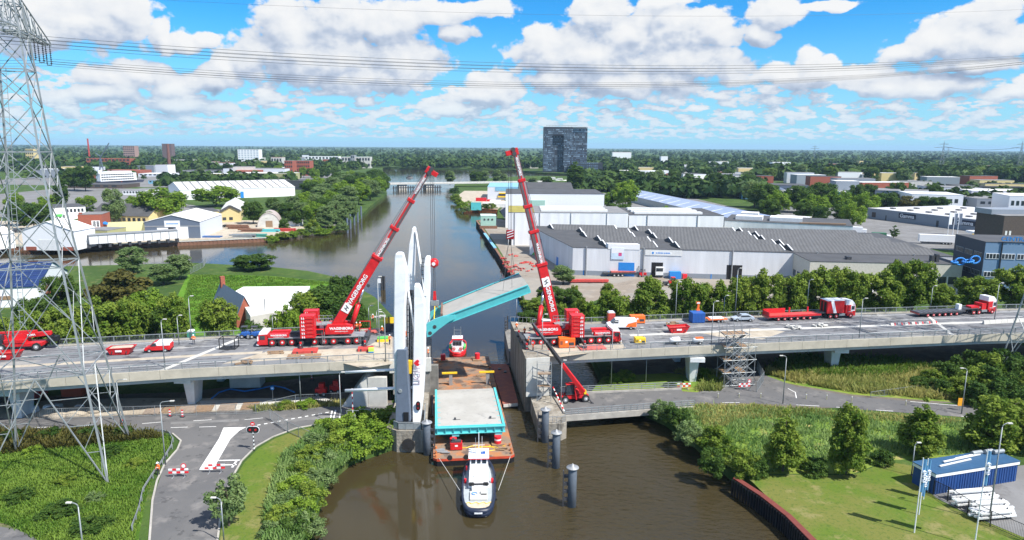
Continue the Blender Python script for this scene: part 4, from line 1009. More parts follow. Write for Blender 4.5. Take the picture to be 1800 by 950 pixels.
# ================================================================== lattice pylons and lines
def pylon(center, e1, label, zs=1.0, name='electricity_pylon', arm=15.5, thin=1.0):
 ang = math.atan2(e1.y, e1.x)
 t = thing(name, label, 'electricity pylon', (center[0], center[1], G), ang)
 prof = [(0,6.9),(13,5.2),(25.5,3.75),(33,2.95),(38.5,2.4),(43.5,2.05),(47.5,1.85),(51.5,1.6),(54.5,1.35),(57.5,.85),(62.5,.12)]
 prof = [(z*zs, hw) for z, hw in prof]
 def c(k, i):
  z, hw = prof[k]; s1, s2 = ((-1,-1),(1,-1),(1,1),(-1,1))[i]; return V(s1*hw, s2*hw, z)
 LW = .21*thin; BW_ = .095*thin
 for i in range(4):
  b = mb(galv)
  for k in range(len(prof)-1): b.beam(c(k,i), c(k+1,i), LW*(1-.04*k), LW*(1-.04*k))
  b.build('leg', t)
 b = mb(galv)
 for k in range(1, len(prof)-1):
  for i in range(4):
   j = (i+1) % 4
   if k in (1,2,4,6,7,8,9): b.beam(c(k,i), c(k,j), BW_*1.3)
   if k < len(prof)-2:
    p, q, u, v = c(k,i), c(k+1,j), c(k,j), c(k+1,i)
    b.beam(p, q, BW_); b.beam(u, v, BW_)
    if k < 4:
     m = (p+q+u+v)/4
     b.beam(p.lerp(v,.5), p.lerp(q,.25), BW_*.7); b.beam(p.lerp(v,.5), v.lerp(u,.25), BW_*.7)
     b.beam(u.lerp(q,.5), u.lerp(v,.25), BW_*.7); b.beam(u.lerp(q,.5), q.lerp(p,.25), BW_*.7)
 for i in range(4):          # splayed lower bracing
  j = (i+1) % 4; m = c(1,i).lerp(c(1,j), .5)
  for a in (i, j):
   b.beam(m, c(0,a), BW_*1.3)
   for f0 in (.3, .55, .8):
    le = c(0,a).lerp(c(1,a), f0); br = c(0,a).lerp(m, f0); b.beam(le, br, BW_*.75)
    b.beam(le, c(0,a).lerp(m, max(.02, f0-.22)), BW_*.7)
 b.beam(c(2,0), c(2,2), BW_); b.beam(c(2,1), c(2,3), BW_); b.beam(c(1,0), c(1,2), BW_); b.beam(c(1,1), c(1,3), BW_)
 b.build('bracing', t)
 for (z, hl, dp, w) in ((52.0*zs, arm, 4.0, 1.5), (57.0*zs, 6.5, 2.2, .9)):
  b = mb(galvd)
  for s_ in (-1, 1):
   tip = V(0, s_*hl, z)
   for sx in (-1, 1):
    base = V(sx*w, s_*1.3, z); top = V(sx*w*.7, s_*1.2, z+dp)
    b.beam(base, tip + V(sx*.35,0,0), .15*thin); b.beam(top, tip + V(sx*.3,0,.35), .13*thin)
    for k in range(8):
     u0, u1 = k/8, (k+1)/8
     lo0, lo1 = base.lerp(tip,u0), base.lerp(tip,u1); hi0, hi1 = top.lerp(tip+V(0,0,.3),u0), top.lerp(tip+V(0,0,.3),u1)
     b.beam(lo0, hi0, .08*thin); b.beam(lo1 if k % 2 else lo0, hi0 if k % 2 else hi1, .08*thin)
   for k in range(8):
    a0 = V(-w,s_*1.3,z).lerp(tip,k/8); a1 = V(w,s_*1.3,z).lerp(tip,(k+1)/8); b.beam(a0, a1, .08*thin); b.beam(V(-a0.x,a0.y,a0.z), V(-a1.x,a1.y,a1.z), .08*thin); b.beam(a0, V(-a0.x,a0.y,a0.z), .08*thin)
  b.build('crossarm', t)
 att = []
 for y in (-arm+.3, -arm+3.6, -arm+7.0, arm-7.0, arm-3.6, arm-.3):
  b = mb(dark); z = 52.0*zs
  for dx in (-.25, .25):
   b.tube((dx,y,z),(dx,y,z-2.6),.05,5)
   for k in range(8): b.lathe([(.05,z-.5-k*.25),(.16,z-.56-k*.25),(.05,z-.62-k*.25)], dx, y, 8)
  b.beam((-.3,y,z-2.6),(.3,y,z-2.6),.09); b.build('insulator', t); att.append(V(0,y,z-2.7))
 att += [V(0,-6.4,57*zs), V(0,6.4,57*zs)]
 b = mb(galvd)
 for k in range(28,70): z = 1+k*.7; hw = np.interp(z, [p_[0] for p_ in prof], [p_[1] for p_ in prof]); b.beam((-hw*.2-.25,-hw,z),(-hw*.2+.25,-hw,z),.05)
 for e in (-.25,.25): b.beam((-.85+e,-4.1,20),(-.35+e,-1.7,50),.05)
 b.build('ladder', t)
 bpy.context.view_layer.update()
 M = Matrix.Translation((center[0], center[1], G)) @ Matrix.Rotation(ang, 4, 'Z')
 return t, [M @ a for a in att]
E1 = V(13, 4.5, 0).normalized()
py1, at1 = pylon((-58.7, 82.8), E1, 'tall galvanised lattice pylon rising at the left edge over the near viaduct', 1.05)
E2 = V(156, 35.5, 0).normalized()
py2, at2 = pylon((98.5, 116.5), E2, 'galvanised lattice pylon at the right edge, its crossarm tip and one leg in view', 1.15)
k_ = 0
names = ['nearest','second nearest','third nearest','third farthest','second farthest','farthest']
for i, (a, c) in enumerate(zip(at1, at2)):
 sag = 3.7 if i < 6 else 2.2
 for s_ in ((-.2, .2) if i < 6 else (0,)):
  pts = []
  for k in range(33):
   u = k/32; p = a.lerp(c, u); p.z -= sag*4*u*(1-u); p.z += (.0 if s_ <= 0 else .35); p.y += s_; pts.append(p)
  if i < 6: lab = '%s %s conductor of the power line between the two pylons' % (['upper','lower'][0 if s_ > 0 else 1], names[i])
  else: lab = '%s thin earth wire strung above the conductors between the pylon peaks' % ('nearer','farther')[i-6]
  tag(mb(dark).path(pts, .019 if i < 6 else .013, 5).build('power_line'), lab, 'power line', 'wires between the pylons')
for i, a in enumerate(at1):
 pts = []
 for k in range(9):
  u = k/8; p = a + E1*(-60*u); p.z -= 3.0*u; pts.append(p)
 tag(mb(dark).path(pts, .018, 5).build('power_line'), 'wire running from the left pylon out of the left edge of the picture', 'power line', 'wires leaving the left pylon')
for i, (px, Y, hgt) in enumerate([(1652,1120,54),(1788,1040,54),(1429,2100,50),(1663,2300,45)]):
 s_ = hgt/62.0
 c_ = py2.copy() if False else None
 t = thing('electricity_pylon', ['far lattice pylon above the tree belt on the right, left of another','far lattice pylon above the tree belt at the right edge','tiny far pylon over the woods, right of the tower block','tiny far pylon just behind the taller one on the right'][i], 'electricity pylon', XY(px, Y, G), R(-20))
 b = mb(galv); w = 1.7 if i < 2 else 2.4
 for sx in (-1,1):
  for sy in (-1,1):
   b.beam((sx*5*s_,sy*5*s_,0),(sx*1.6*s_,sy*1.6*s_,38*s_),.35*w*.5); b.beam((sx*1.6*s_,sy*1.6*s_,38*s_),(0,0,62*s_),.3*w*.5)
 zz = [0,14,24,32,38,44,50]
 for a0, a1 in zip(zz[:-1], zz[1:]):
  h0, h1 = np.interp(a0,[0,38,62],[5,1.6,0])*s_, np.interp(a1,[0,38,62],[5,1.6,0])*s_
  for sy in (-1,1): b.beam((-h0,sy*h0,a0*s_),(h1,sy*h1,a1*s_),.2*w*.5); b.beam((h0,sy*h0,a0*s_),(-h1,sy*h1,a1*s_),.2*w*.5)
 b.build('lattice_body', t)
 b = mb(galv)
 for z, L_ in ((50*s_,15*s_),(56*s_,8*s_)):
  for s2 in (-1,1): b.beam((0,0,z+1.5*s_),(s2*L_,0,z),.4*w*.5); b.beam((0,0,z-.5),(s2*L_,0,z),.4*w*.5)
 b.build('crossarm', t)
pa, pb = XY(1652,1120,G)+V(0,0,45), XY(1788,1040,G)+V(0,0,45)
pts = [pa.lerp(pb,u/16)-V(0,0,5*4*u/16*(1-u/16)) for u in range(17)]
tag(mb(dark).path(pts, .22, 4).build('power_line'), 'distant power line between the two far pylons on the right', 'power line')
# ================================================================== vehicles and site things
def wheel_mesh(r, w, rimcol, name='wheel'):
 return [MB().m(rubber).tube((0,-w/2,0),(0,w/2,0),r,20).mesh('tyre'), MB().m(rimcol).tube((0,-w/2-.02,0),(0,w/2+.02,0),r*.58,14).m(offwhite).tube((0,-w/2-.06,0),(0,w/2+.06,0),r*.24,10).mesh('rim')]
WM = {}
def wheel(parent, x, y, r, w=.4, rim=None):
 rim = rim or grey
 k = (r, w, rim.name)
 if k not in WM: WM[k] = wheel_mesh(r, w, rim)
 o = bpy.data.objects.new('wheel', WM[k][0]); C.objects.link(o); o.parent = parent; o.location = (x, y, r)
 q = bpy.data.objects.new('rim', WM[k][1]); C.objects.link(q); q.parent = o
 return o
def along(pa, pb):
 d = pb - pa; return math.atan2(d.y, d.x), d.length
def mobile_crane(front, rear, label, near, base, tip, joints, hook_x, widths=(1.62, .82)):
 d = (front-rear); ang = math.atan2(d.y, d.x); L = d.length; k = L/18.7
 t = thing('mobile_crane', label, 'mobile crane', (front.x, front.y, ZD), ang)
 M = Matrix.Translation((front.x, front.y, ZD)) @ Matrix.Rotation(ang, 4, 'Z'); Mi = M.inverted()
 S = lambda s_: -s_*k
 n = near
 mb(dark).box(S(18.4), S(1.5), -1.15, 1.15, .62, 1.42).build('carrier_chassis', t)
 b = mb(grey).box(S(17.6), S(1.9), -1.48, 1.48, 1.42, 1.58); b.build('carrier_deck', t)
 cab = mb(red).prismy([(S(0),.35),(S(.08),1.35),(S(.35),2.15),(S(1.75),2.25),(S(1.75),.35)], -1.45, 1.45).build('cab', t, bevel=.05)
 mb(white).prismy([(S(.33),2.16),(S(.5),2.62),(S(1.75),2.68),(S(1.75),2.26)], -1.42, 1.42).build('roof', cab)
 mb(white).box(S(.3), S(-.06), -1.45, 1.45, .3, .55).build('bumper', cab)
 mb(glass).prismy([(S(.06),1.2),(S(.30),2.1),(S(.36),2.1),(S(.12),1.2)], -1.3, 1.3).box(S(1.35), S(.5), -1.47, 1.47, 1.3, 2.05).build('windows', cab)
 b = mb(white).tube((S(.1), n*1.3, 1.3),(S(.25), n*1.75, 1.5),.05,6); b.box(S(.35), S(.2), min(n*1.65,n*1.85), max(n*1.65,n*1.85), 1.2, 1.9); b.build('mirror', cab)
 for y0 in (-1.48, .75):
  mb(red).prismy([(S(1.9),1.58),(S(1.9),2.1),(S(2.2),2.3),(S(5.1),2.3),(S(5.2),1.58)], y0, y0+.73).build('side_locker', t, bevel=.03)
 xd = (1,0,0) if n < 0 else (-1,0,0)
 text('WAGENBORG', .42, white, t, (S(3.6), n*1.50, 2.02), xd, (0,0,1), bold=.012)
 text('www.wagenborg.com', .20, white, t, (S(3.6), n*1.50, 1.72), xd, (0,0,1))
 mb(dark).box(S(8.5), S(5.4), -.9, .9, 1.58, 2.0).box(S(7), S(5.3), -.5, .5, 2.0, 2.3).build('engine_cover', t)
 for s_ in (2.47,4.13,5.7,9.4,11.0,12.55,14.9,16.4):
  for y in (-1.2, 1.2): wheel(t, S(s_), y, .74, .52, red)
 b = mb(black)
 for s0, s1 in ((1.7,6.5),(8.7,13.4),(14.1,17.3)): b.box(S(s1), S(s0), -1.40, -.9, 1.2, 1.4).box(S(s1), S(s0), .9, 1.40, 1.2, 1.4)
 b.parts('mudguard', t)
 b = mb(galv)
 for s_ in (10.9, 16.9):
  for dx in (-.2,.2): b.beam((S(s_)+dx, n*1.55, .4), (S(s_)+dx, n*1.55, 2.5 if s_ < 12 else 1.6), .06)
  for q in range(6): b.beam((S(s_)-.2, n*1.55, .5+q*.25), (S(s_)+.2, n*1.55, .5+q*.25), .05)
 b.build('ladders', t)
 for s_ in (7.6, 18.0):
  b = mb(dark)
  for y in (-1, 1):
   b.beam((S(s_), 0, .95), (S(s_), y*4.3, .95), .45, .5);
  b.build('outrigger_beam', t)
  for y in (-1, 1):
   b = mb(red); b.tube((S(s_), y*4.1, .55), (S(s_), y*4.1, 1.5), .2, 10); b.m(white).tube((S(s_), y*4.1, .95), (S(s_), y*4.1, 1.12), .215, 10); b.m(dark).tube((S(s_), y*4.1, .30), (S(s_), y*4.1, .55), .42, 12); b.build('outrigger_jack', t)
 mb(dark).lathe([(1.35,1.58),(1.35,1.95)], S(12.2), 0, 20).build('slewing_ring', t)
 b = mb(red)
 for y0, y1 in ((-1.45,-.75),(.75,1.45)): b.prismy([(S(15.6),1.98),(S(15.9),2.4),(S(15.7),3.55),(S(14.8),3.75),(S(11.6),3.75),(S(11.2),3.0),(S(11.2),1.98)], y0, y1)
 b.box(S(15.0), S(10.0), -.75, .75, 1.96, 2.8); b.build('superstructure', t, bevel=.04)
 text('WAGENBORG', .62, white, t, (S(13.9), n*1.47, 3.0), xd, (0,0,1), bold=.02)
 text('www.wagenborg.com', .26, white, t, (S(13.9), n*1.47, 2.5), xd, (0,0,1))
 b = mb(red).box(S(11.0), S(8.6), -1.3, 1.3, 1.98, 2.9).box(S(10.4), S(9.7), -1.3, -.5, 2.9, 3.7); b.m(black).box(S(10.9), S(9.6), n*1.31-.01, n*1.31+.01, 2.1, 2.8); b.build('winch_housing', t)
 b = mb(galv)
 for y in (-1.2, 1.2):
  for s_ in (9.0, 9.8, 10.6, 11.4, 12.2): b.beam((S(s_), y, 3.7), (S(s_), y, 4.75), .06)
  b.beam((S(9.0), y, 4.75), (S(12.2), y, 4.75), .06); b.beam((S(9.0), y, 4.25), (S(12.2), y, 4.25), .05)
 b.m(grey).box(S(12.2), S(9.0), -1.25, 1.25, 3.6, 3.68); b.m(offwhite).box(S(10.9), S(10.2), -.6, .6, 2.9, 3.6); b.build('platform_railing', t)
 for y in (-1, 1):
  b = mb(red); yc = y*1.85
  for q in range(6):
   z0 = 1.75 + q*.66; b.box(S(9.75), S(7.35), yc-.95, yc+.95, z0, z0+.62)
   b.box(S(9.4), S(7.7), yc-1.0, yc+1.0, z0+.08, z0+.3)
  cw = b.build('counterweight', t, bevel=.04)
  b = mb(white)
  for q in range(6):
   z0 = 1.8 + q*.66
   for x in (S(7.35)-.01*k, ):
    for yy in (-.55, .55):
     pass
   for s_ in (7.75, 8.05): b.add([(S(s_)-.12, n*(abs(1.85)+1.012) if y == n else yc+n*.97, z0), (S(s_)+.12, n*(1.85+1.012) if y == n else yc+n*.97, z0+.02), (S(s_)+.06, n*(1.85+1.012) if y == n else yc+n*.97, z0+.5)], [(0,1,2)])
  b.m(salmon)
  for q in range(6): b.box(S(9.3), S(8.5), n*2.855-.01 if y == n else yc+n*.955-.01, n*2.855+.01 if y == n else yc+n*.955+.01, 1.8+q*.66+.30, 1.8+q*.66+.36)
  b.build('slab_markings', cw)
 mb(dark).box(S(9.7), S(7.4), -2.6, 2.6, 1.60, 1.73).build('ballast_plate', t)
 cc = mb(white).box(S(14.2), S(12.6), -n*1.5-.55, -n*1.5+.55, 2.3, 4.1).build('crane_cab', t, bevel=.08)
 mb(glass).box(S(14.25), S(12.7), -n*1.5-.57, -n*1.5+.57, 3.0, 3.9).build('windows', cc)
 A = Mi @ base; B = Mi @ tip; ax = (B-A).normalized(); side = V(0,1,0); up = side.cross(ax).normalized()
 if up.z < 0: up = -up
 T = (B-A).length
 cuts = [0.0] + joints + [1.0]; nsec = len(cuts)-1
 for i in range(nsec):
  w = widths[0] + (widths[1]-widths[0]) * i/(nsec-1)
  p = A + ax*T*cuts[i] - ax*(1.2 if i == 0 else .4); q = A + ax*T*cuts[i+1]
  b = mb(red if i == 0 else mat('boom_red', (.60,.02,.025), .3, var=.08));
  wv, hv = w*.82, w
  if i == 0: b.beam(p, q, wv, hv, up=up)
  else:
   b.beam(p, q, wv, hv*.96, up=up)
  sec_o = b.build('boom_section', t, bevel=.10)
  dk = mb(mat('boom_band_grey', (.16,.13,.135), .35, metal=.4, var=.15) if i else black)  # grey strips on the top and lower side of inner boom sections
  dk.beam(p + up*(hv*.505), q + up*(hv*.505), wv*.72, .05, up=up)
  if i:
   dk.beam(p - up*(hv*.24) + side*n*(wv*.505), q - up*(hv*.24) + side*n*(wv*.505), .05, hv*.40, up=up)
   dk.m(mat('boom_pale_band', (.42,.33,.34), .35, metal=.3, var=.1)).beam(p + up*(hv*.33) + side*n*(wv*.505), q + up*(hv*.33) + side*n*(wv*.505), .05, hv*.22, up=up)
  dk.build('slide_faces', sec_o)
  if i < nsec-1: mb(red).beam(q - ax*.45, q + ax*.1, wv*1.25, hv*1.22, up=up).build('collar', sec_o, bevel=.05)
  if i in (0, 1) or i == nsec-1:
   c = p.lerp(q, .56 if i == 0 else .34 if i == 1 else .52) + side*n*(wv*.545)
   sgn = 1 if (M.to_3x3() @ ax).x > 0 else -1
   lx = ax if True else -ax
   if sgn < 0: lx = -ax          # right crane: reads downward
   size = [1.0, .62, .5][0 if i == 0 else 1 if i == 1 else 2]
   ly = (V(0,n,0)).cross(lx)
   text('WAGENBORG', size, white, sec_o, c, lx, ly, bold=.02, ext=.02)
  if i == 0:
   c = p.lerp(q, .33 if (M.to_3x3() @ ax).x > 0 else .74); c += side*n*(wv*.54)
   nrm = V(0, n, 0)
   mb(white).beam(c - ax*.8, c + ax*.8, .03, hv*.86, up=up).build('logo_plate', sec_o)
   b = mb(dark); cc_ = c + side*n*.03; a1, u1 = ax, up
   for (x0,y0,x1,y1) in ((-.4,-.35,-.1,.35),(.1,-.35,.4,.35),(-.25,0,.25,0)): b.beam(cc_ + a1*x0 + u1*y0, cc_ + a1*x1 + u1*y1, .03, .15, up=up)
   b.build('flag_emblem', sec_o)
   mb(dark).tube(p.lerp(q,.66)+up*hv*-.75+side*n*.2, p.lerp(q,.66)+up*hv*-.75-side*n*.2,.3,12).build('hose_reel', sec_o)
 hd = mb(red).beam(B - ax*.5, B + ax*.7, .9, 1.15, up=up).beam(B + ax*.1 , B + ax*.1 - up*1.6, .7, .8, up=ax).build('boom_head', t, bevel=.04)
 b = mb(dark)
 for o_ in (.5, -.2): b.tube(B + ax*o_ - up*.2 + side*.5, B + ax*o_ - up*.2 - side*.5, .38, 12)
 b.build('sheaves', hd)
 cb = V(A.x + (1.6 if A.x < S(12) - 5 else 0), 0, 0)
 foot = V(S(15.3), 0, 2.6) if abs(B.x) > abs(A.x) else V(S(10.5), 0, 2.6)
 grip = A + ax*T*joints[0]*.56 - up*.75
 mid_ = foot.lerp(grip, .62)
 mb(red).tube(foot, mid_, .42, 14).build('luffing_cylinder', t, True); mb(chrome).tube(mid_, grip, .26, 12).build('cylinder_rod', t, True)
 b = mb(dark); b.path([V(S(9.6),.3,3.4), A+up*.9, A + ax*T*.5 + up*.95, B+up*.6], .035, 5); b.build('hoist_rope', t)
 return t
cl_front, cl_rear = P(450,611,ZD) + V(0,1.5,0), P(650,606,ZD) + V(0,1.5,0)
mobile_crane(cl_front, cl_rear, 'red eight axle mobile crane on the left viaduct, boom leaning right over the canal', 1, Q(590,574,116.2), Q(754,301,117.5), [.46,.645,.82], 757)
cr_front, cr_rear = P(1090,604,ZD) + V(0,1.5,0), P(912,611,ZD) + V(0,1.5,0)
mobile_crane(cr_front, cr_rear, 'red eight axle mobile crane on the right viaduct, steep boom leaning left', -1, Q(977,572,119.0), Q(905,268,118.6), [.37,.56,.704,.85], 898, (1.6,.85))
def hook(px_top, tip_y, blk, low, label, Y, pend):
 bt = Q(blk[0], blk[1], Y)
 t = thing('hook_block', label, 'crane hook', bt)
 b = mb(dark)
 for px in px_top:
  a = Q(px, tip_y, Y); b.tube(a-bt, V(a.x-bt.x,0,.6), .035, 5)
 b.build('rope_falls', t)
 return t, bt
t, bt = hook((756,759.5,762.5), 303, (763,462), None, 'red hook block on ropes below the left boom tip with white eye', 118, None)
mb(red).lathe([(.18,-.9),(.75,-.5),(.8,.3),(.35,.75)], n=16).build('block', t, True); mb(white).tube((0,-.82,-.1),(0,-.84,-.1),.32,12).build('white_disc', t)
b = mb(dark); lo = Q(764,512,118)-bt; b.tube((-.12,0,-.8), lo + V(-.12,0,0), .05, 5); b.tube((.12,0,-.8), lo + V(.12,0,0), .05, 5); b.build('pendant_ropes', t)
mb(red).hexa([lo+V(-.3,-.2,-1.6),lo+V(.3,-.2,-1.6),lo+V(.3,.2,-1.6),lo+V(-.3,.2,-1.6)],[lo+V(-.2,-.15,0),lo+V(.2,-.15,0),lo+V(.2,.15,0),lo+V(-.2,.15,0)]).build('lower_shackle', t)
mb(galv).box(lo.x-.7,lo.x+.7,lo.y-.3,lo.y+.3,lo.z-2.6,lo.z-1.7).build('spreader', t)
b = mb(yellow); e1 = Q(763,562,114.5)-bt; e2 = Q(772,543,121.8)-bt; b.tube(lo+V(0,0,-2.6), e1, .09, 6); b.tube(lo+V(.2,0,-2.6), e2, .07, 6); b.build('yellow_sling', t)
t, bt = hook((894,897.5,900), 275, (897,412), None, 'dark red striped hook block hanging from the right crane boom', 118.4, None)
mb(mat('hook_dark_red', (.30,.01,.015), .4, var=.1)).box(-.72,.72,-.3,.3,-.9,.75).build('block', t, bevel=.12)
b = mb(white)
for q in range(3): b.beam((-.55,-.315,-.6+q*.45),(.55,-.315,-.2+q*.45),.02,.14)
b.build('stripes', t)
b = mb(dark); lo = Q(896,428,118.4)-bt; b.tube((-.1,0,-.9), Q(879,496,121.8)-bt, .035, 5); b.tube((.15,0,-.9), Q(900,505,114.5)-bt, .035, 5); b.tube((0,0,-.9), Q(906,492,121.8)-bt, .03, 5); b.tube((-.2,0,-.9), Q(884,512,114.5)-bt, .03, 5); b.build('pendant_ropes', t)
# -------------- trucks
def artic(front, rear, label, loadbox):
 ang, L = along(rear, front); t = thing('lowloader_truck', label, 'truck', (front.x, front.y, ZD), ang)
 mb(dark).box(-6.6,-.3,-.45,.45,.6,1.0).build('chassis', t)
 cab = mb(red).prismy([(-.02,.45),(0,1.6),(-.1,2.6),(-.2,2.75),(-2.3,2.75),(-2.3,.9),(-1.9,.9),(-1.9,.45)], -1.22, 1.22).build('cab', t, bevel=.06)
 mb(white).prismy([(-.08,2.6),(-.3,3.1),(-.9,3.75),(-2.25,3.8),(-2.3,2.76),(-.2,2.76)], -1.15, 1.15).build('roof_fairing', cab, bevel=.06)
 mb(white).box(-1.15,-.2,-1.235,1.235,1.55,2.72).build('door_frame', cab)
 mb(glass).prismy([(.03,1.65),(-.07,2.55),(-.12,2.55),(-.02,1.65)], -1.1, 1.1).box(-1.05,-.3,-1.25,1.25,1.75,2.55).build('windows', cab)
 text('WAGENBORG', .18, white, cab, (-1.3,-1.24,1.35), (1,0,0), (0,0,1))
 mb(galv).box(-3.7,-2.4,-1.2,-.6,.55,1.0).box(-3.7,-2.4,.6,1.2,.55,1.0).parts('fuel_tank', t)
 for x in (-1.1,-4.4,-5.75):
  for y in (-1.05,1.05): wheel(t, x, y, .52, .4, red)
 if loadbox:
  bx = mb(red).box(-6.6,-2.75,-1.25,1.25,1.15,3.75).build('ballast_box', t, bevel=.04)
  mb(white).box(-6.65,-2.7,-1.28,1.28,3.75,3.85).build('lid', bx)
  mb(white).add([(-5.9,-1.262,3.7),(-5.2,-1.262,3.7),(-4.4,-1.262,1.2),(-5.1,-1.262,1.2)], [(0,3,2,1)]).build('white_stripe', bx)
  mb(black).box(-6.62,-6.6,-.9,-.1,1.3,3.5).box(-6.62,-6.6,.2,.9,1.3,3.5).parts('rear_opening', bx)
 else:
  b = mb(orange if False else red).box(-3.6,-2.5,-1.0,1.0,1.0,2.3).box(-6.0,-3.6,-.7,.7,1.1,1.7); b.m(white).box(-3.9,-3.3,-.72,-.705,1.3,1.6); b.build('ballast_body', t, bevel=.05)
 tl = -L
 gx0 = -6.2
 b = mb(dark).box(tl, gx0-1.6, -1.25, 1.25, .75, 1.05).prismy([(gx0-1.6,.8),(gx0-1.2,1.15),(-4.3,1.15),(-4.3,1.35),(gx0-1.4,1.35),(gx0-2.0,1.05)], -.9, .9); tr = b.build('trailer_bed', t)
 if loadbox:
  mb(red2).box(tl+.2, gx0-1.7, -1.2, 1.2, 1.05, 1.14).build('bed_floor', tr)
  b = mb(red)
  b.box(tl, tl+5.0, 1.1, 1.22, 1.05, 2.1); b.box(tl, tl+.15, -1.2, 1.22, 1.05, 1.9); b.box(tl+.1, gx0-1.7, -1.27, -1.2, .85, 1.2)
  for x in (tl+5.8, tl+10.0):
   if x < gx0-1.7: b.box(x, x+.3, 1.0, 1.2, 1.05, 2.2)
  b.parts('bed_side', tr)
 else:
  b = mb(grey)
  for q in range(9): x = tl + .6 + q*(gx0-2.2-tl)/9; b.box(x, x+.12, -1.24, 1.24, 1.05, 1.09)
  b.m(white).box(gx0-2.6, gx0-1.9, -.4, .5, 1.1, 2.2); b.build('bed_slats', tr)
 n = 6; x0 = tl + 2.2
 for q in range(n):
  for y in (-1.0, 1.0): wheel(t, x0 + q*1.42, y, .42, .36, red)
 mb(salmon).box(tl-.03, tl, -1.25, 1.25, .6, .95).build('tail_board', t)
 return t
artic(P(1501,559,ZD)+V(0,1.2,0), P(1349,566,ZD)+V(0,1.2,0), 'red and white lowloader truck with a red ballast box behind the cab', True)
artic(P(1749,552,ZD)+V(0,1.2,0), P(1613,559,ZD)+V(0,1.2,0), 'red and white lowloader truck with an empty dark flat trailer', False)
def van(front, rear, label, name, cat, body, kind, extra=None, z=ZD):
 ang, L = along(rear, front); t = thing(name, label, cat, (front.x, front.y, z), ang); s = L
 W = .9 if kind != 'car' else .87
 if kind == 'caddy': prof = [(0,.35),(-.02*s,.8),(-.2*s,1.02),(-.36*s,1.75),(-.55*s,1.84),(-.97*s,1.80),(-s,1.0),(-s,.35)]
 elif kind == 'van': prof = [(0,.4),(-.01*s,1.05),(-.14*s,1.25),(-.28*s,2.0),(-.36*s,2.08),(-.98*s,2.05),(-s,1.1),(-s,.4)]
 else: prof = [(0,.35),(-.01*s,.7),(-.25*s,.92),(-.42*s,1.40),(-.72*s,1.42),(-.92*s,1.05),(-.99*s,.95),(-s,.4)]
 bd = mb(body).prismy(prof, -W, W).build('body', t, bevel=.09)
 if kind == 'caddy':
  mb(white).prismy([(-.38*s,1.72),(-.55*s,1.86),(-.98*s,1.82),(-.985*s,1.15),(-.50*s,1.15)], -W-.012, W+.012).build('white_upper', bd, bevel=.05)
  mb(glass).prismy([(-.24*s,1.1),(-.36*s,1.66),(-.47*s,1.66),(-.47*s,1.1)], -W-.02, W+.02).build('side_windows', bd)
  mb(white).box(-.8*s,-.62*s,-W-.02,-W-.012,1.3,1.5).box(-.45*s,-.3*s,-W-.02,-W-.01,.75,.85).build('lettering_panel', bd)
 elif kind == 'van':
  mb(glass).prismy([(-.15*s,1.32),(-.27*s,1.93),(-.37*s,1.93),(-.37*s,1.3)], -W-.015, W+.015).build('side_windows', bd)
  mb(orange).prismy([(-.62*s,.55),(-.70*s,1.2),(-.985*s,1.62),(-.99*s,.55)], -W-.015, W+.015).build('orange_panel', bd)
  mb(blue).box(-.56*s,-.48*s,-W-.02,-W-.01,1.35,1.55).build('logo', bd)
 else:
  mb(glass).prismy([(-.28*s,.95),(-.42*s,1.34),(-.71*s,1.36),(-.85*s,1.02)], -W-.012, W+.012).build('side_windows', bd)
 wz = mb(glass)
 a_, b_ = {'caddy':((-.205*s,1.05),(-.35*s,1.73)),'van':((-.145*s,1.28),(-.275*s,1.98)),'car':((-.26*s,.94),(-.41*s,1.385))}[kind]
 dx, dz = b_[1]-a_[1], -(b_[0]-a_[0]); ln = math.hypot(dx,dz); dx, dz = dx/ln*.02, dz/ln*.02
 wz.add([(a_[0]+dx,-W+.12,a_[1]+dz),(a_[0]+dx,W-.12,a_[1]+dz),(b_[0]+dx,W-.16,b_[1]+dz),(b_[0]+dx,-W+.16,b_[1]+dz)], [(0,1,2,3)]); wz.build('windscreen', bd)
 for x in (-.2*s, -.8*s):
  for y in (-W+.08, W-.08): wheel(t, x, y, .33, .22, grey)
 mb(black).box(-.06*s,.02,-W+.02,W-.02,.3,.55).box(-s-.02,-s+.1,-W+.02,W-.02,.35,.55).build('bumper', t)
 for y in (-W+.22, W-.22): mb(white).box(-.02,.012,y-.15,y+.15,.68,.85).build('headlight', t)
 for y in (-W+.1, W-.1): mb(signred).box(-s-.012,-s+.03,y-.08,y+.08,.9,1.3 if kind!='car' else 1.05).build('tail_light', t)
 return t
van(P(252,621,ZD)+V(0,.8,0), P(299,619,ZD)+V(0,.8,0), 'small red van with white upper body parked on the left viaduct', 'parked_van', 'van', red, 'caddy')
van(P(1067,580,ZD)+V(0,.8,0), P(1119,580,ZD)+V(0,.8,0), 'white van with orange rear panel parked behind the right crane', 'parked_van', 'van', white, 'van')
van(P(1288,566,ZD)+V(0,.8,0), P(1326,566,ZD)+V(0,.8,0), 'silver grey hatchback parked near the far railing of the right deck', 'parked_car', 'car', mat('silver_paint', (.50,.56,.62), .3, metal=.3, var=.05), 'car')
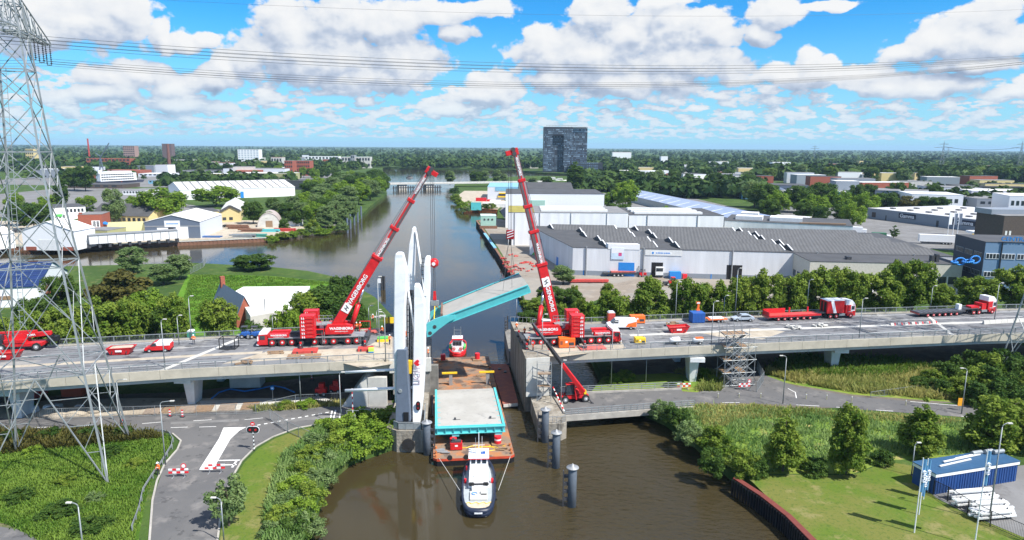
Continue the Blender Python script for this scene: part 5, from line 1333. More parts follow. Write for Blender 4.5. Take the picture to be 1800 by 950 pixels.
def skip(px0, px1, py, label, fill=False, z=ZD):
 a, c = P(px0, py, z), P(px1, py-1, z); ang, L = along(a, c)
 t = thing('skip_container', label, 'skip', a, ang, 'red skips on the viaduct')
 b = mb(red);
 ob = [(.5,-.75,.1),(L-.7,-.75,.1),(L-.7,.75,.1),(.5,.75,.1)]; ot = [(0,-.95,1.15),(L,-.95,1.3),(L,.95,1.3),(0,.95,1.15)]
 b.add(ob+ot, [(3,2,1,0),(0,1,5,4),(1,2,6,5),(2,3,7,6),(3,0,4,7)])
 for i in range(4): b.beam(ot[i], ot[(i+1)%4], .1, .1)
 b.build('shell', t)
 mb(sand if fill else red2).hexa([(.15,-.85,.9),(L-.15,-.85,1.0),(L-.15,.85,1.0),(.15,.85,.9)], [(.5,-.6,1.25 if fill else .95),(L-.5,-.6,1.35 if fill else 1.02),(L-.5,.6,1.35 if fill else 1.02),(.5,.6,1.25 if fill else .95)]).build('rubble' if fill else 'floor', t)
 mb(white).box(L*.35,L*.6,-.97,-.93,.6,.9).build('name_plate', t)
 b = mb(dark)
 for x in (L*.22, L*.78): b.box(x-.06,x+.06,-1.02,-.9,.4,.75)
 b.parts('lifting_lug', t)
skip(192, 237, 623, 'red skip filled with rubble standing left of the small red van', True)
skip(1174, 1209, 585, 'red empty skip standing on the right deck beyond the white road rollers')
skip(-12, 38, 632, 'red skip at the left edge in front of the red site vehicle')
a = P(78,616,ZD)+V(0,1,0); t = thing('rotating_telehandler', 'red telescopic handler with lowered boom parked at the left edge of the viaduct', 'telehandler', a, R(8))
mb(red).box(-8.2,-.4,-1.1,1.1,.75,1.35).build('chassis', t, bevel=.05)
bo = mb(red).tbeam((-8.6,0,2.0),(.8,0,2.75),.8,.9,.6,.7).build('boom', t, bevel=.05); mb(red).beam((-8,.1,2.9),(-1.5,.1,3.1),.4,.35).build('inner_boom', bo)
text('REMA', .5, white, bo, (-2.2,-.40,2.55), (1,0,.08), (0,0,1), bold=.01)
mb(red).box(-6.2,-3.0,-1.2,1.2,1.35,2.0).build('engine_hood', t, bevel=.08); mb(glass).box(-7.8,-6.4,-1.2,-.3,1.35,2.9).build('cab', t)
for x in (-6.6,-1.2):
 for y in (-1.1,1.1): wheel(t, x, y, .68, .5, grey)
mb(black).box(.3,1.8,-.6,.6,1.4,2.2).beam((.9,0,2.6),(1.6,0,1.6),.2).build('carriage', t)
tb = P(1008,704,2.1); t = thing('rotating_telehandler', 'red rotating telehandler on the low bridge with long boom raised to the pier top', 'telehandler', tb, R(12))
mb(red).box(-2.3,2.3,-1.0,1.0,.65,1.15).build('chassis', t, bevel=.05)
for x in (-1.75,1.75):
 for y in (-1.05,1.05): wheel(t, x, y, .62, .48, grey)
hood = mb(red).hexa([(-1.6,-1.1,1.25),(1.4,-1.1,1.25),(1.4,.1,1.25),(-1.6,.1,1.25)], [(-1.5,-1.0,2.3),(.8,-1.0,2.1),(.8,0,2.1),(-1.5,0,2.3)]).build('turret', t, bevel=.12)
cab = mb(glass).hexa([(-1.6,-1.1,1.4),(.0,-1.1,1.4),(.0,-.2,1.4),(-1.6,-.2,1.4)], [(-1.5,-1.05,3.1),(-.3,-1.05,3.1),(-.3,-.25,3.1),(-1.5,-.25,3.1)]).build('cab', t); mb(red).box(-1.6,-.2,-1.12,-.18,3.1,3.25).build('cab_roof', cab, bevel=.04)
Mi = (Matrix.Translation(tb) @ Matrix.Rotation(R(12),4,'Z')).inverted()
b0 = Mi @ Q(1026,690,105.8); b1 = Mi @ Q(988,640,106.6); b2 = Mi @ Q(936,569,112.5)
bm_ = mb(red).tbeam(b0, b1, .62, .75, .5, .6).build('boom', t, bevel=.05)
mb(black).tbeam(b1, b1.lerp(b2,.5), .5, .6, .44, .52).build('inner_boom', bm_); mb(dark).tbeam(b1.lerp(b2,.5), b2, .38, .44, .34, .38).build('tip_boom', bm_)
mb(red).tube(Mi @ Q(1013,703,106), b0.lerp(b1,.45), .12, 8).build('lift_cylinder', t)
b = mb(dark)
for x in (-2.6,2.6):
 for y in (-1,1): b.beam((x*.8,y*.9,.8),(x*1.0,y*1.9,.1),.16); b.box(x-.25,x+.25,y*1.9-.2,y*1.9+.2,.0,.08)
b.parts('stabiliser', t); mb(yellow).box(1.5,1.9,-1.0,-.2,1.3,1.9).build('counterweight', t)
# ---- boxes, generators, toilets on deck
def boxthing(name, label, cat, px0, px1, py, depth, h, m, z=ZD, group=None, trim=None, bev=.05):
 a, c = P(px0,py,z), P(px1,py-(px1-px0)*.02,z); ang, L = along(a,c)
 t = thing(name, label, cat, a, ang, group); mb(m).box(0,L,0,depth,.12,h).build('body', t, bevel=bev)
 mb(dark).box(.05,L-.05,.05,depth-.05,0,.12).build('skid', t)
 if trim: trim(t, L, depth, h)
 return t
def gen_trim(t, L, d, h):
 b = mb(dark)
 for q in range(5): b.box(L*.06+q*.09, L*.06+q*.09+.05, -.012, 0, h*.35, h*.75)
 b.box(L*.6,L*.92,-.012,0,h*.3,h*.6); b.parts('vent_slot', t); mb(white).box(L*.38,L*.52,-.014,0,h*.55,h*.75).build('label_plate', t); mb(grey).tube((L*.85,d*.5,h),(L*.85,d*.5,h+.25),.08,8).build('exhaust', t)
boxthing('generator_box', 'orange generator box beside the steel plates in front of the right crane', 'generator', 983,1011,613,1.6,1.75,orange,trim=gen_trim)
boxthing('generator_box', 'orange generator box by the far railing, behind the white van', 'generator', 1109,1134,570,1.6,1.6,orange,trim=gen_trim)
boxthing('compressor', 'yellow compressor on a drawbar near the right deck edge', 'compressor', 1117,1135,606,1.3,1.15,yellow,trim=gen_trim)
def wc_trim(t, L, d, h):
 mb(mat('wc_roof_white', (.75,.78,.8), .5, var=.05)).prismy([(0,h),(L,h),(L*.85,h+.25),(L*.15,h+.25)], 0, d).build('roof', t); mb(red2).box(L*.12,L*.88,-.02,0,.2,h-.15).build('door', t)
boxthing('portable_toilet', 'orange red portable toilet with pale roof by the far railing', 'toilet', 1069,1081,571,1.2,2.3,mat('wc_orange', (.62,.10,.04), .6, var=.05),trim=wc_trim)
def cont_trim(t, L, d, h):
 b = mb(blue)
 for q in range(9): x = .1+q*(L-.2)/8; b.box(x-.05,x+.05,-.05,.0,.15,h-.1)
 b.build('ribs', t)
boxthing('tool_container', 'blue tool container standing by the far railing of the right deck', 'container', 1217,1239,569,2.2,2.1,blue,trim=cont_trim)
t = thing('warning_beacon', 'orange folded work light standing on top of the blue tool container', 'work light', P(1228,566,ZD)+V(0,1.0,2.1))
mb(orange).box(-.35,.35,-.3,.3,0,.3).beam((0,0,.3),(.1,0,1.6),.4,.3).box(-.4,.35,-.2,.2,1.4,1.75).build('body', t); mb(white).box(-.3,.3,-.22,-.2,1.45,1.7).build('lamp_face', t)
for px, lab, top in ((1187,'white roller tank trailer on the right deck left of the orange one',white),(1228,'white and orange tank trailer on the right deck near the scaffold',orange)):
 t = thing('tank_trailer', lab, 'trailer', P(px,607,ZD)+V(0,.6,0), R(9))
 mb(white).tube((-.9,0,.75),(.9,0,.75),.42,14).build('tank', t, True); mb(top).box(-.5,.9,-.3,.3,1.0,1.25).build('cover', t); mb(dark).beam((-1.7,0,.4),(1.0,0,.4),.5,.15).build('frame', t)
 for y in (-.5,.5): wheel(t, .2, y, .3, .2, grey)
t = thing('flat_trailer', 'orange and white flat car trailer by the far railing left of the silver car', 'trailer', P(1262,568,ZD)+V(0,1,0), R(8))
mb(orange).box(-2.1,1.9,-.9,.9,.55,.75).build('bed', t); mb(white).box(-1.6,1.2,-.7,.7,.75,.95).build('load', t); mb(dark).beam((-2.1,0,.5),(-3.2,0,.5),.12).build('drawbar', t)
for x in (.0,.8):
 for y in (-.9,.9): wheel(t, x, y, .32, .2, grey)
for i, px in enumerate((419,437)):
 t = thing('compact_loader', 'blue compact loader behind the left crane cab, %s of two' % ('left','right')[i], 'loader', P(px,603,ZD)+V(0,3.2,0), R(190))
 mb(blue).box(-1.0,.6,-.6,.6,.45,1.15).build('body', t, bevel=.08); b = mb(dark)
 for x in (-.4,.5):
  for y in (-.5,.5): b.tube((x,y,1.1),(x,y,2.1),.04,5)
 b.box(-.5,.6,-.55,.55,2.1,2.16); b.build('roll_cage', t); mb(grey).box(.9,1.3,-.7,.7,.15,.7).build('bucket', t); mb(bblue).beam((.4,.4,1.0),(1.0,.4,.5),.12).beam((.4,-.4,1.0),(1.0,-.4,.5),.12).build('lift_arm', t)
 for x in (-.65,.45):
  for y in (-.6,.6): wheel(t, x, y, .38, .28, grey)
def frame(px0, px1, py, d, h, label, z=ZD):
 a, c = P(px0,py,z), P(px1,py,z); ang, L = along(a,c); t = thing('storage_rack', label, 'rack', a, ang)
 b = mb(black)
 for x in (0,L):
  for y in (0,d): b.beam((x,y,0),(x,y,h),.12)
  b.beam((x,0,h),(x,d,h),.1); b.beam((x,0,.1),(x,d,.1),.1)
 for y in (0,d): b.beam((0,y,h),(L,y,h),.12); b.beam((0,y,.1),(L,y,.1),.14)
 b.build('frame_bars', t); b = mb(dark)
 for q in range(6): b.beam((.2+q*L/7,.1,.12),(.4+q*L/7,d-.1,.14),.12,.1)
 b.build('steel_bundle', t)
frame(386,413,615,1.8,1.9,'black open steel frame standing left of the left crane')
frame(1062,1090,606,2.0,1.9,'black open steel frame with reinforcing mesh in front of the right crane cab')
def matplate(px, py, w, d, m, label, h=.18, z=ZD, name='steel_mat', rz=None, group=None):
 t = thing(name, label, 'mat', P(px,py,z), R(9.5) if rz is None else rz, group); mb(m).box(-w/2,w/2,-d/2,d/2,.02,h).build('plate', t); b = mb(dark)
 for x in (-w*.3,w*.3): b.box(x-.12,x+.12,-d/2-.03,-d/2,.04,h-.02)
 b.parts('lifting_slot', t); return t
matplate(537,619,4.0,2.0,red2,'red steel outrigger mat beside the left crane, resting on timber mats',.42)
matplate(643,616,2.6,1.6,red2,'red steel outrigger mat at the rear of the left crane',.5)
for i in range(4): matplate(512+i*15,628-i*.3,1.25,2.4,wood,ORD[i]+' timber mat under the red plate beside the left crane, counting from the left',.16,name='timber_mat',group='timber mats by the left crane')
for i in range(2): matplate(484+i*1.0,619+i*3.2,2.6,.55,wood,('upper','lower')[i]+' loose timber baulk lying left of the timber mats',.16,name='timber_mat')
matplate(1040,612,4.6,2.6,salmon,'dusty red steel mat between the orange generator and the black frame by the right crane',.22)
matplate(952,614,3.2,2.0,salmon,'dusty red steel mat near the edge of the bridge pier',.2)
matplate(926,590,1.4,1.4,salmon,'small dark red plate at the rear of the right crane',.4)
t = thing('pallet_box', 'yellow green pallet box at the corner of the red mat behind the left crane', 'box', P(652,620,ZD), R(10)); mb(mat('lime_box',(.45,.6,.08),.6,var=.1)).box(-.4,.5,-.4,.4,.1,.8).build('body', t); mb(bblue).box(-.4,.5,-.42,-.4,.1,.25).build('base', t)
t = thing('stacked_boards', 'green and yellow stacked boards on the deck behind the left crane', 'boards', P(673,600,ZD), R(10)); mb(lime).box(-.9,1.0,-.6,.6,.5,.75).build('green_boards', t); mb(yellow).box(-1.0,1.0,-.6,.6,.0,.5).build('yellow_base', t)
t = thing('light_tower', 'yellow sign panel on a dark trailer behind the left crane', 'sign trailer', P(684,582,ZD), R(10)); mb(yellow).box(-1.0,1.2,-.1,.1,1.5,2.6).build('sign_panel', t); mb(dark).box(-1.0,1.0,-.5,.5,.3,1.5).box(-.1,.1,-.1,.1,1.5,2.8).build('trailer_body', t)
for px, py, lab in ((642,577,'red open frame stand at the rear of the left crane'),):
 t = thing('red_frame', lab, 'frame', P(px,py+12,ZD), R(6)); b = mb(red).beam((-1,0,0),(-1,0,2.6),.12).beam((1,0,0),(1,0,2.6),.12).beam((-1,0,2.6),(1,0,2.6),.14).beam((-1,0,1.2),(1,0,1.2),.1); b.build('tube_frame', t)
for i,(px,py,m_,lab) in enumerate([(655,586,salmon,'heap of red and white material behind the left crane outrigger'),(664,560,concl,'heap of pale rubble bags at the far edge of the left deck'),(935,583,dark,'heap of dark hoses and tools at the top of the bridge pier'),(1195,583,concl,'small stack of pale kerb stones by the far railing'),(1395,578,concl,'stack of pale concrete slabs in the middle of the right deck'),(1440,574,concl,'single pale slab on the median of the right deck'),(1180,572,wood,'small heap of boards near the far railing of the right deck'),(430,640,wood,'brown planter strip behind the near railing of the left deck')]):
 o_ = P(px,py,ZD); t_ = MB().m(m_)
 for k in range(9):
  x, y, z = random.uniform(-1.2,1.2), random.uniform(-.6,.6), random.uniform(0,.4); a0 = random.uniform(0,3.1); l_ = random.uniform(.3,.8)
  t_.beam((x-l_*math.cos(a0),y-l_*math.sin(a0),z+.12),(x+l_*math.cos(a0),y+l_*math.sin(a0),z+.12),random.uniform(.2,.5),random.uniform(.15,.3))
 tag(t_.build('debris_heap', loc=o_), lab, 'debris')
# ---- scaffold tower at the right
so_ = P(1272,682,G); t = thing('scaffold_tower', 'grey tube scaffold stair tower standing against the right viaduct', 'scaffold', so_, R(10))
W_, D_, H_ = 5.6, 2.8, 10.6
b = mb(galv); xs = [0,1.4,2.8,4.2,5.6]
for x in xs:
 for y in (0,D_): b.tube((x,y,0),(x,y,H_ if x < 5 else 7.2),.05,5)
for z in np.arange(.3,H_,2.3):
 e = W_ if z < 7.2 else 4.2
 for y in (0,D_): b.tube((-.4,y,z),(e+.3,y,z),.045,5)
 for x in xs:
  if x <= e: b.tube((x,-.3,z),(x,D_+.3,z),.045,5)
b.build('tube_frame', t)
b = mb(galv)
for y in (0,D_):
 for z in (0.3,2.6,4.9,7.2):
  for x in (0,1.4,2.8):
   if z < 7 or x < 2: b.tube((x,y,z),(x+2.8,y,z+2.3),.055,5); b.tube((x+2.8,y,z),(x,y,z+2.3),.055,5)
b.parts('brace', t)
b = mb(grey)
for q in range(4): z = .3+q*2.3; s_ = q % 2; b.beam((.4 if s_ else 4.0,.7,z),(4.0 if s_ else .4,.7,z+2.3),.8,.12)
b.parts('stair_flight', t)
b = mb(wood)
for z in (2.65,4.95,7.25,9.4): b.box(0,1.3,0,D_,z,z+.06); b.box(2.9 if z < 9 else 1.3,4.2,0,D_,z,z+.06)
b.parts('plank', t)
b = mb(galv)
for x in np.arange(0,4.3,.7): b.tube((x,3.2,H_-.6),(x,3.2,H_+1.2),.03,5)
b.tube((0,3.2,H_+1.2),(4.2,3.2,H_+1.2),.03,5); b.build('top_guard', t)
# ---- people
def make_person_meshes():
 out = []
 poses = [ # pelvis-rooted skeletons (x side, y front, z up)
 dict(arm=((.22,.02,1.42),(.30,.05,1.12),(.26,.18,.92)), arm2=((-.22,.02,1.42),(-.31,.03,1.13),(-.30,.10,.86)), leg=((.10,0,.92),(.12,.05,.50),(.13,0,.06)), leg2=((-.10,0,.92),(-.13,0,.49),(-.14,-.06,.06))),
 dict(arm=((.22,.02,1.42),(.34,.12,1.20),(.20,.38,1.22)), arm2=((-.22,.02,1.42),(-.33,.10,1.18),(-.18,.36,1.16)), leg=((.10,0,.92),(.13,.14,.50),(.14,.10,.06)), leg2=((-.10,0,.92),(-.12,-.06,.50),(-.13,-.20,.08)))]
 for p in poses:
  vs = [(0,0,.95),(0,0,1.20),(0,0,1.45),(0,.01,1.56),(0,.03,1.68),(0,.03,1.76)]
  rad = [.15,.14,.15,.065,.10,.07]; ed = [(0,1),(1,2),(2,3),(3,4),(4,5)]
  def chain(root, pts, rr):
   prev = root
   for q, r_ in zip(pts, rr): vs.append(q); rad.append(r_); ed.append((prev, len(vs)-1)); prev = len(vs)-1
   return prev
  for k in ('arm','arm2'):
   e = chain(2, p[k], (.075,.05,.04)); q = Vector(p[k][2]); d = (q-Vector(p[k][1])).normalized()
   chain(e, [q+d*.09], (.035,))
  for k in ('leg','leg2'):
   e = chain(0, p[k], (.10,.07,.05)); q = Vector(p[k][2]); chain(e, [q+V(0,.14,-.02)], (.04,))
  me = bpy.data.meshes.new('person_body'); me.from_pydata(vs, ed, []); o_ = bpy.data.objects.new('tmp', me); C.objects.link(o_)
  m_ = o_.modifiers.new('skin','SKIN');
  for i, r_ in enumerate(rad): me.skin_vertices[0].data[i].radius = (r_, r_*.85)
  me.skin_vertices[0].data[0].use_root = True
  s2 = o_.modifiers.new('sub','SUBSURF'); s2.levels = 1; s2.render_levels = 1
  bpy.context.view_layer.update()
  m2 = bpy.data.meshes.new_from_object(o_.evaluated_get(bpy.context.evaluated_depsgraph_get())); bpy.data.objects.remove(o_)
  for mm_ in (vestm, navy, skin): m2.materials.append(mm_)
  for f in m2.polygons:
   c = f.center
   f.material_index = 2 if c.z > 1.53 or (abs(c.x) > .17 and c.z < 1.0 and c.z > .74) else (1 if c.z < .93 else 0); f.use_smooth = True
  m2.name = 'person'; out.append(m2)
 hel = MB().m(white).lathe([(.15,1.70),(.135,1.76),(.09,1.83),(.02,1.855)], 0, .03, 12).box(-.1,.1,.12,.22,1.70,1.715).mesh('helmet')
 hel2 = MB().m(orange).lathe([(.15,1.70),(.135,1.76),(.09,1.83),(.02,1.855)], 0, .03, 12).box(-.1,.1,.12,.22,1.70,1.715).mesh('helmet')
 st = MB().m(mat('reflective_band', (.75,.77,.6), .4, var=.05)).lathe([(.185,1.10),(.185,1.16)], 0, 0, 12).mesh('reflective_band')
 face = MB().m(dark).box(-.055,-.03,.125,.13,1.685,1.70).box(.03,.055,.125,.13,1.685,1.70).m(skin).box(-.015,.015,.12,.15,1.64,1.68).mesh('face')
 return out, hel, hel2, st, face
PM, HEL, HEL2, BAND, FACE = make_person_meshes()
def person(px, py, z, label, pose=0, rz=0, helm=True):
 p = P(px, py, z); o_ = bpy.data.objects.new('person', PM[pose]); C.objects.link(o_); o_.location = p; o_.rotation_euler = (0,0,R(rz)); tag(o_, label, 'person')
 for nm, me in (('helmet', HEL if helm else HEL2), ('reflective_band', BAND), ('face', FACE)):
  c_ = bpy.data.objects.new(nm, me); C.objects.link(c_); c_.parent = o_
 return o_
person(341,606,ZD,'person in orange vest and white helmet walking near the far railing of the left viaduct',1,200)
person(279,836,G,'person in orange vest and dark trousers standing by the guard rail at the closed road',0,160)
person(627,583,ZD+.0,'person in orange standing behind the rear of the left crane, left of a pair',0,180)
person(633,583,ZD,'person in orange standing behind the rear of the left crane, right of a pair',1,170)
person(672,590,ZD,'person in orange overalls standing by the green and yellow boards',0,150)
person(685,606,ZD,'person in orange overalls standing nearest to the white bridge tower',1,220)
person(656,568,ZD,'person in orange bending over rubble bags at the far edge of the left deck',1,120)
person(714,600,ZD,'person in orange between the front and second bridge tower',0,180,False)
person(753,630,ZD,'person in orange at the canal edge beside the second bridge tower',0,90)
person(1228-298,610,ZD,'person in orange kneeling by the red plate on the bridge pier top',1,60,False)
person(937,620,ZD,'person in orange working at the front edge of the bridge pier',0,90)
person(922,592,ZD,'person in orange standing at the far left edge of the bridge pier',0,30)
person(908,583,ZD,'person in orange bending at the back corner of the bridge pier',1,0)
# ---- lamps, signs, barriers
def lamp(base, h, label, arm=1.0, rz=0.0, name='street_lamp', double=False):
 t = thing(name, label, 'street lamp', base, rz)
 mb(galv).tube((0,0,0),(0,0,h-.4),.10 if h > 7 else .08,8,.055).build('pole', t, True)
 b = mb(galv);
 for s_ in ((1,-1) if double else (1,)):
  pts = [(0,0,h-.45),(s_*.05,0,h-.2),(s_*.25,0,h-.03),(s_*arm,0,h+.05)]; b.path(pts,.05,6)
 b.build('arm', t)
 for s_ in ((1,-1) if double else (1,)): mb(concl).box(min(s_*arm,s_*(arm+.55)),max(s_*arm,s_*(arm+.55)),-.13,.13,h-.02,h+.12).build('lamp_head', t, bevel=.03)
 return t
def lampat(px, py, ytop, label, z=G, **k):
 p = P(px, py, z); q = Q(px, ytop, p.y); return lamp(p, max(2.5, q.z - z), label, **k)
lampat(291,818,707,'grey street lamp beside the guard rail at the branch road', arm=1.2, rz=R(10))
lampat(150,1000,885,'grey street lamp standing in the meadow at the bottom left', arm=.6, rz=R(180))
lampat(394,955,876,'grey street lamp beside the round willow at the branch road', arm=.5, rz=R(180))
lampat(529,712,626,'grey lamp post in front of the left viaduct, between pier and tower', arm=.4)
lampat(600,748,655,'slim grey lamp post beside the level barrier left of the white towers', arm=.3)
lampat(213,752,668,'grey bent street lamp behind the right leg of the pylon', arm=1.0)
lampat(1074,680,566,'grey lamp post in front of the right viaduct beside the low bridge', arm=.3)
lampat(1135,676,618,'thick short grey post beside the low bridge under the right viaduct', arm=.1)
lampat(1376,710,626,'grey street lamp on the curved road right of the scaffold tower', arm=.6, rz=R(180))
lampat(1690,728,648,'grey street lamp on the right low road with an orange sign at its foot', arm=.6, rz=R(180))
lampat(1602,836,779,'short grey lamp post at the top corner of the lawn near the dark trees', arm=.2)
lampat(1738,918,745,'tall grey lamp post at the black fence of the yard', arm=.5)
lampat(986,720,634,'slim lamp post at the corner of the low platform beside the telehandler', arm=.2)
for px, py, yt, lab in ((290,646,562,'grey deck lamp on the near edge of the left viaduct below the small red van'),(315,606,555,'short grey lamp on the far edge of the left viaduct by the trees'),(337,598,521,'tall grey lamp behind the left viaduct with trees behind'),(678,636,549,'grey deck lamp between the left crane and the white tower'),(663,590,545,'thin lamp at the far edge of the deck behind the rear of the left crane'),(649,580,538,'thin pale lamp at the water side behind the left crane'),(480,586,553,'short grey lamp behind the left crane cab'),(953,618,553,'grey deck lamp at the near edge of the bridge pier'),(908,560,523,'thin lamp at the back corner of the bridge pier'),(1121,600,580,'short lamp beside the yellow compressor'),(1250,607,530,'grey deck lamp on the near edge of the right viaduct left of the scaffold'),(1187,562,496,'grey lamp behind the right viaduct among the row of trees, leftmost'),(1292,556,472,'grey lamp behind the right viaduct beside the silver car'),(1510,595,525,'grey deck lamp on the near edge of the right viaduct right of the first truck'),(1418,548,492,'grey lamp among the trees behind the first truck'),(1635,545,503,'grey lamp among the trees left of the second truck'),(1748,562,498,'grey lamp with orange sign beside the second truck cab'),(1272,553,520,'short lamp among the trees near the silver car')):
 lampat(px, py, yt, lab, ZD if py > 555 and px not in (337,1748) else (ZD if px == 1748 else ZD), arm=.35, rz=R(180) if px in (678,) else 0)
lampat(668,640,487,'slender pale lamp post at the water side behind the rear of the left crane', ZD-3, arm=.15)
def barrier(px0, px1, py, label, disc=None):
 a, c = P(px0,py,G), P(px1,py-1,G); ang, L = along(a,c); t = thing('road_barrier', label, 'barrier', a, ang, 'red and white road barriers')
 n = 5
 for zi, z in enumerate((.55,.95)):
  for mcol, off in ((signred,0),(white,1)):
   b = mb(mcol)
   for q in range(n):
    if (q+zi) % 2 == off: b.box(q*L/n, (q+1)*L/n-.003, -.03, .03, z, z+.24)
   b.parts('board', t)
 b = mb(grey)
 for x in (L*.22, L*.78): b.beam((x,.02+.04,0),(x,.06,1.2),.06); b.beam((x,-.5,.05),(x,.5,.05),.08,.06)
 b.build('stand', t)
 if disc is not None:
  d = mb(signred).tube((disc*L,-.05,1.55),(disc*L,-.02,1.55),.34,18).build('sign_disc', t); mb(white).tube((disc*L,-.06,1.55),(disc*L,-.05,1.55),.24,18).build('sign_face', d)
 return t
barrier(297,332,840,'red and white barrier with round sign across the left half of the closed road',.78)
barrier(360,396,832,'red and white barrier across the right half of the closed road beside the white island')
barrier(1190,1214,686,'red and white barrier at the right end of the low bridge')
barrier(1298,1318,686,'red and white barrier with round sign below the scaffold tower',.9)
p = P(447,793,G); t = thing('bridge_signal', 'black oval bridge signal with two lamps on a black and white striped post', 'traffic signal', p)
top = Q(447,753,p.y).z - G
for mcol, off in ((black,0),(white,1)):
 b = mb(mcol)
 for q in range(10):
  if q % 2 == off: b.tube((0,0,q*.28),(0,0,(q+1)*.28-.002),.07,10)
 b.build('striped_post', t)
bz = 3.1; b = mb(white)
ring = lambda rx, rz_: [((.38 if math.cos(a0) > 0 else -.38)+rx*math.cos(a0), bz+rz_*math.sin(a0)) for a0 in [2*math.pi*i/24+.001 for i in range(24)]]
b.prismy(ring(.52,.52), -.03, .03); b.build('white_rim', t); mb(black).prismy(ring(.45,.45), -.06, -.032).build('signal_board', t)
for x in (-.38,.38): mb(mat('red_lens', (.45,.01,.01), .3, var=0)).tube((x,-.1,bz),(x,-.06,bz),.16,14).build('lens', t)
mb(signred).tube((0,-.05,bz+.85),(0,-.02,bz+.85),.3,18).build('round_sign', t); mb(white).box(-.16,.16,-.07,-.055,bz+.78,bz+.92).build('white_bar', t)
p = P(621,744,G); t = thing('level_barrier', 'grey barrier machine with raised red and white arm left of the towers', 'barrier', p)
mb(galv).box(-.35,.35,-.3,.3,0,1.3).build('machine_box', t)
for mcol, off in ((signred,0),(white,1)):
 b = mb(mcol)
 for q in range(10):
  if q % 2 == off: b.box(-.06,.06,-.05,.05,1.3+q*.42,1.3+(q+1)*.42-.003)
 b.build('arm', t)
mb(galv).beam((-.9,0,2.0),(.9,0,2.0),.08).beam((-.9,0,0),(-.9,0,2.0),.1).beam((2.5,.6,0),(2.5,.6,1.9),.1).beam((.9,.2,2.2),(2.5,.6,1.9),.08).build('guard_frame', t)
p = P(990,706,2.1); t = thing('traffic_signal', 'dark traffic signal facing away at the end of the low bridge', 'traffic signal', p); mb(galv).tube((0,0,0),(0,0,1.6),.06,8).build('post', t); mb(dark).tube((0,-.05,2.0),(0,.05,2.0),.5,16).build('backing_board', t); mb(grey).tube((0,-.07,2.0),(0,-.05,2.0),.38,16).build('plate', t)
p = P(995,728,2.6); t = thing('level_barrier', 'red and white striped barrier arm lying on the low platform', 'barrier', P(972,690,2.6));
for mcol, off in ((signred,0),(white,1)):
 b = mb(mcol); a, c = V(0,0,.9), P(992,727,2.6)-P(972,690,2.6)+V(0,0,.3)
 for q in range(12):
  if q % 2 == off: b.beam(a.lerp(c,q/12), a.lerp(c,(q+1)/12), .16, .16)
 b.build('arm', t)
for i, px in enumerate((1262,1299,1337,1417,1453,1497,1592)):
 py = (700,700,700,702,703,706,713)[i]
 b = mb(mat('reflector_post', (.34,.33,.22), .7, var=.2)); b.box(-.07,.07,-.05,.05,0,1.0); o_ = b.build('marker_post', loc=P(px,py,G)); b2 = mb(white).box(-.072,.072,-.055,.055,.75,.9).build('reflector', o_)
 tag(o_, ORD[i]+' marker post along the right low road, counting from the left', 'post', 'marker posts on the low road')
for i, (px, py) in enumerate(((299,733),(321,734),(216,752),(548,668))):
 t = thing('delineator', ['red and white delineator beside the construction mats','second red and white delineator just right of the other','pale marker post beside the pylon leg','small marker at the end of the site mats'][i], 'marker post', P(px,py,G))
 for mcol, off in ((signred,0),(white,1)):
  b = mb(mcol)
  for q in range(5):
   if q % 2 == off: b.box(-.13,.13,-.03,.03,.15+q*.22,.15+(q+1)*.22-.003)
  b.parts('band', t)
 mb(dark).box(-.3,.3,-.25,.25,0,.15).build('foot', t)
t = thing('cycle_sign', 'round blue sign on a post at the sandy verge left of the towers', 'sign', P(480,705,G)); mb(galv).tube((0,0,0),(0,0,2.2),.04,6).build('post', t); mb(bblue).tube((0,-.05,2.2),(0,-.02,2.2),.33,18).build('disc', t); mb(white).box(-.15,.15,-.06,-.05,2.12,2.28).build('symbol', t)
t = thing('warning_sign', 'orange yellow temporary sign board at the foot of a lamp on the right low road', 'sign', P(1687,722,G)); mb(galv).beam((0,.05,0),(0,.05,1.8),.06).build('post', t); mb(mat('sign_amber', (.85,.38,.02), .5, var=.05)).box(-.45,.45,-.03,.02,.8,2.1).build('board', t)
pts = [P(x,y,G) for x,y in ((232,936),(245,900),(252,868),(268,842),(285,818),(302,790),(304,778),(298,768),(285,764),(260,762),(235,762))]
b = mb(galv); po = mb(galvd)
for a, c in zip(pts[:-1], pts[1:]):
 b.beam(a+V(0,0,.62), c+V(0,0,.62), .06, .32); n = max(1,int((c-a).length/2))
 for i in range(n): po.beam(a.lerp(c,i/n)+V(.05,.05,0), a.lerp(c,i/n)+V(.05,.05,.7), .1)
t = thing('guard_rail', 'galvanised guard rail curving along the meadow edge of the branch road', 'guard rail'); b.build('rail', t); po.parts('post', t)
def site_fence(pts, label, h=2.0, step=3.2, m=galv, name='site_fence', bars=14):
 t = thing(name, label, 'fence'); tr = mb(m); ml = mb(m); n_post = 0
 pm = MB().m(m).tube((0,0,0),(0,0,h),.045 if m != black else .06,6).mesh('post')
 for a, c in zip(pts[:-1], pts[1:]):
  n = max(1, round((c-a).length/step))
  for i in range(n):
   p, q = a.lerp(c,i/n), a.lerp(c,(i+1)/n); o_ = bpy.data.objects.new('post', pm); C.objects.link(o_); o_.parent = t; o_.location = p
   tr.beam(p+V(0,0,h-.03), q+V(0,0,h-.03), .05); tr.beam(p+V(0,0,.15), q+V(0,0,.15), .05)
   for k in range(1,bars): m_ = p.lerp(q,k/bars); ml.beam(m_+V(0,0,.15), m_+V(0,0,h), .016)
 tr.build('rails', t); ml.build('mesh', t)
site_fence([P(x,y,G) for x,y in ((60,738),(160,735),(310,731),(450,728),(520,712),(600,708),(640,706))], 'grey mesh site fence along the construction verge under the left viaduct', 1.7, 3.4)
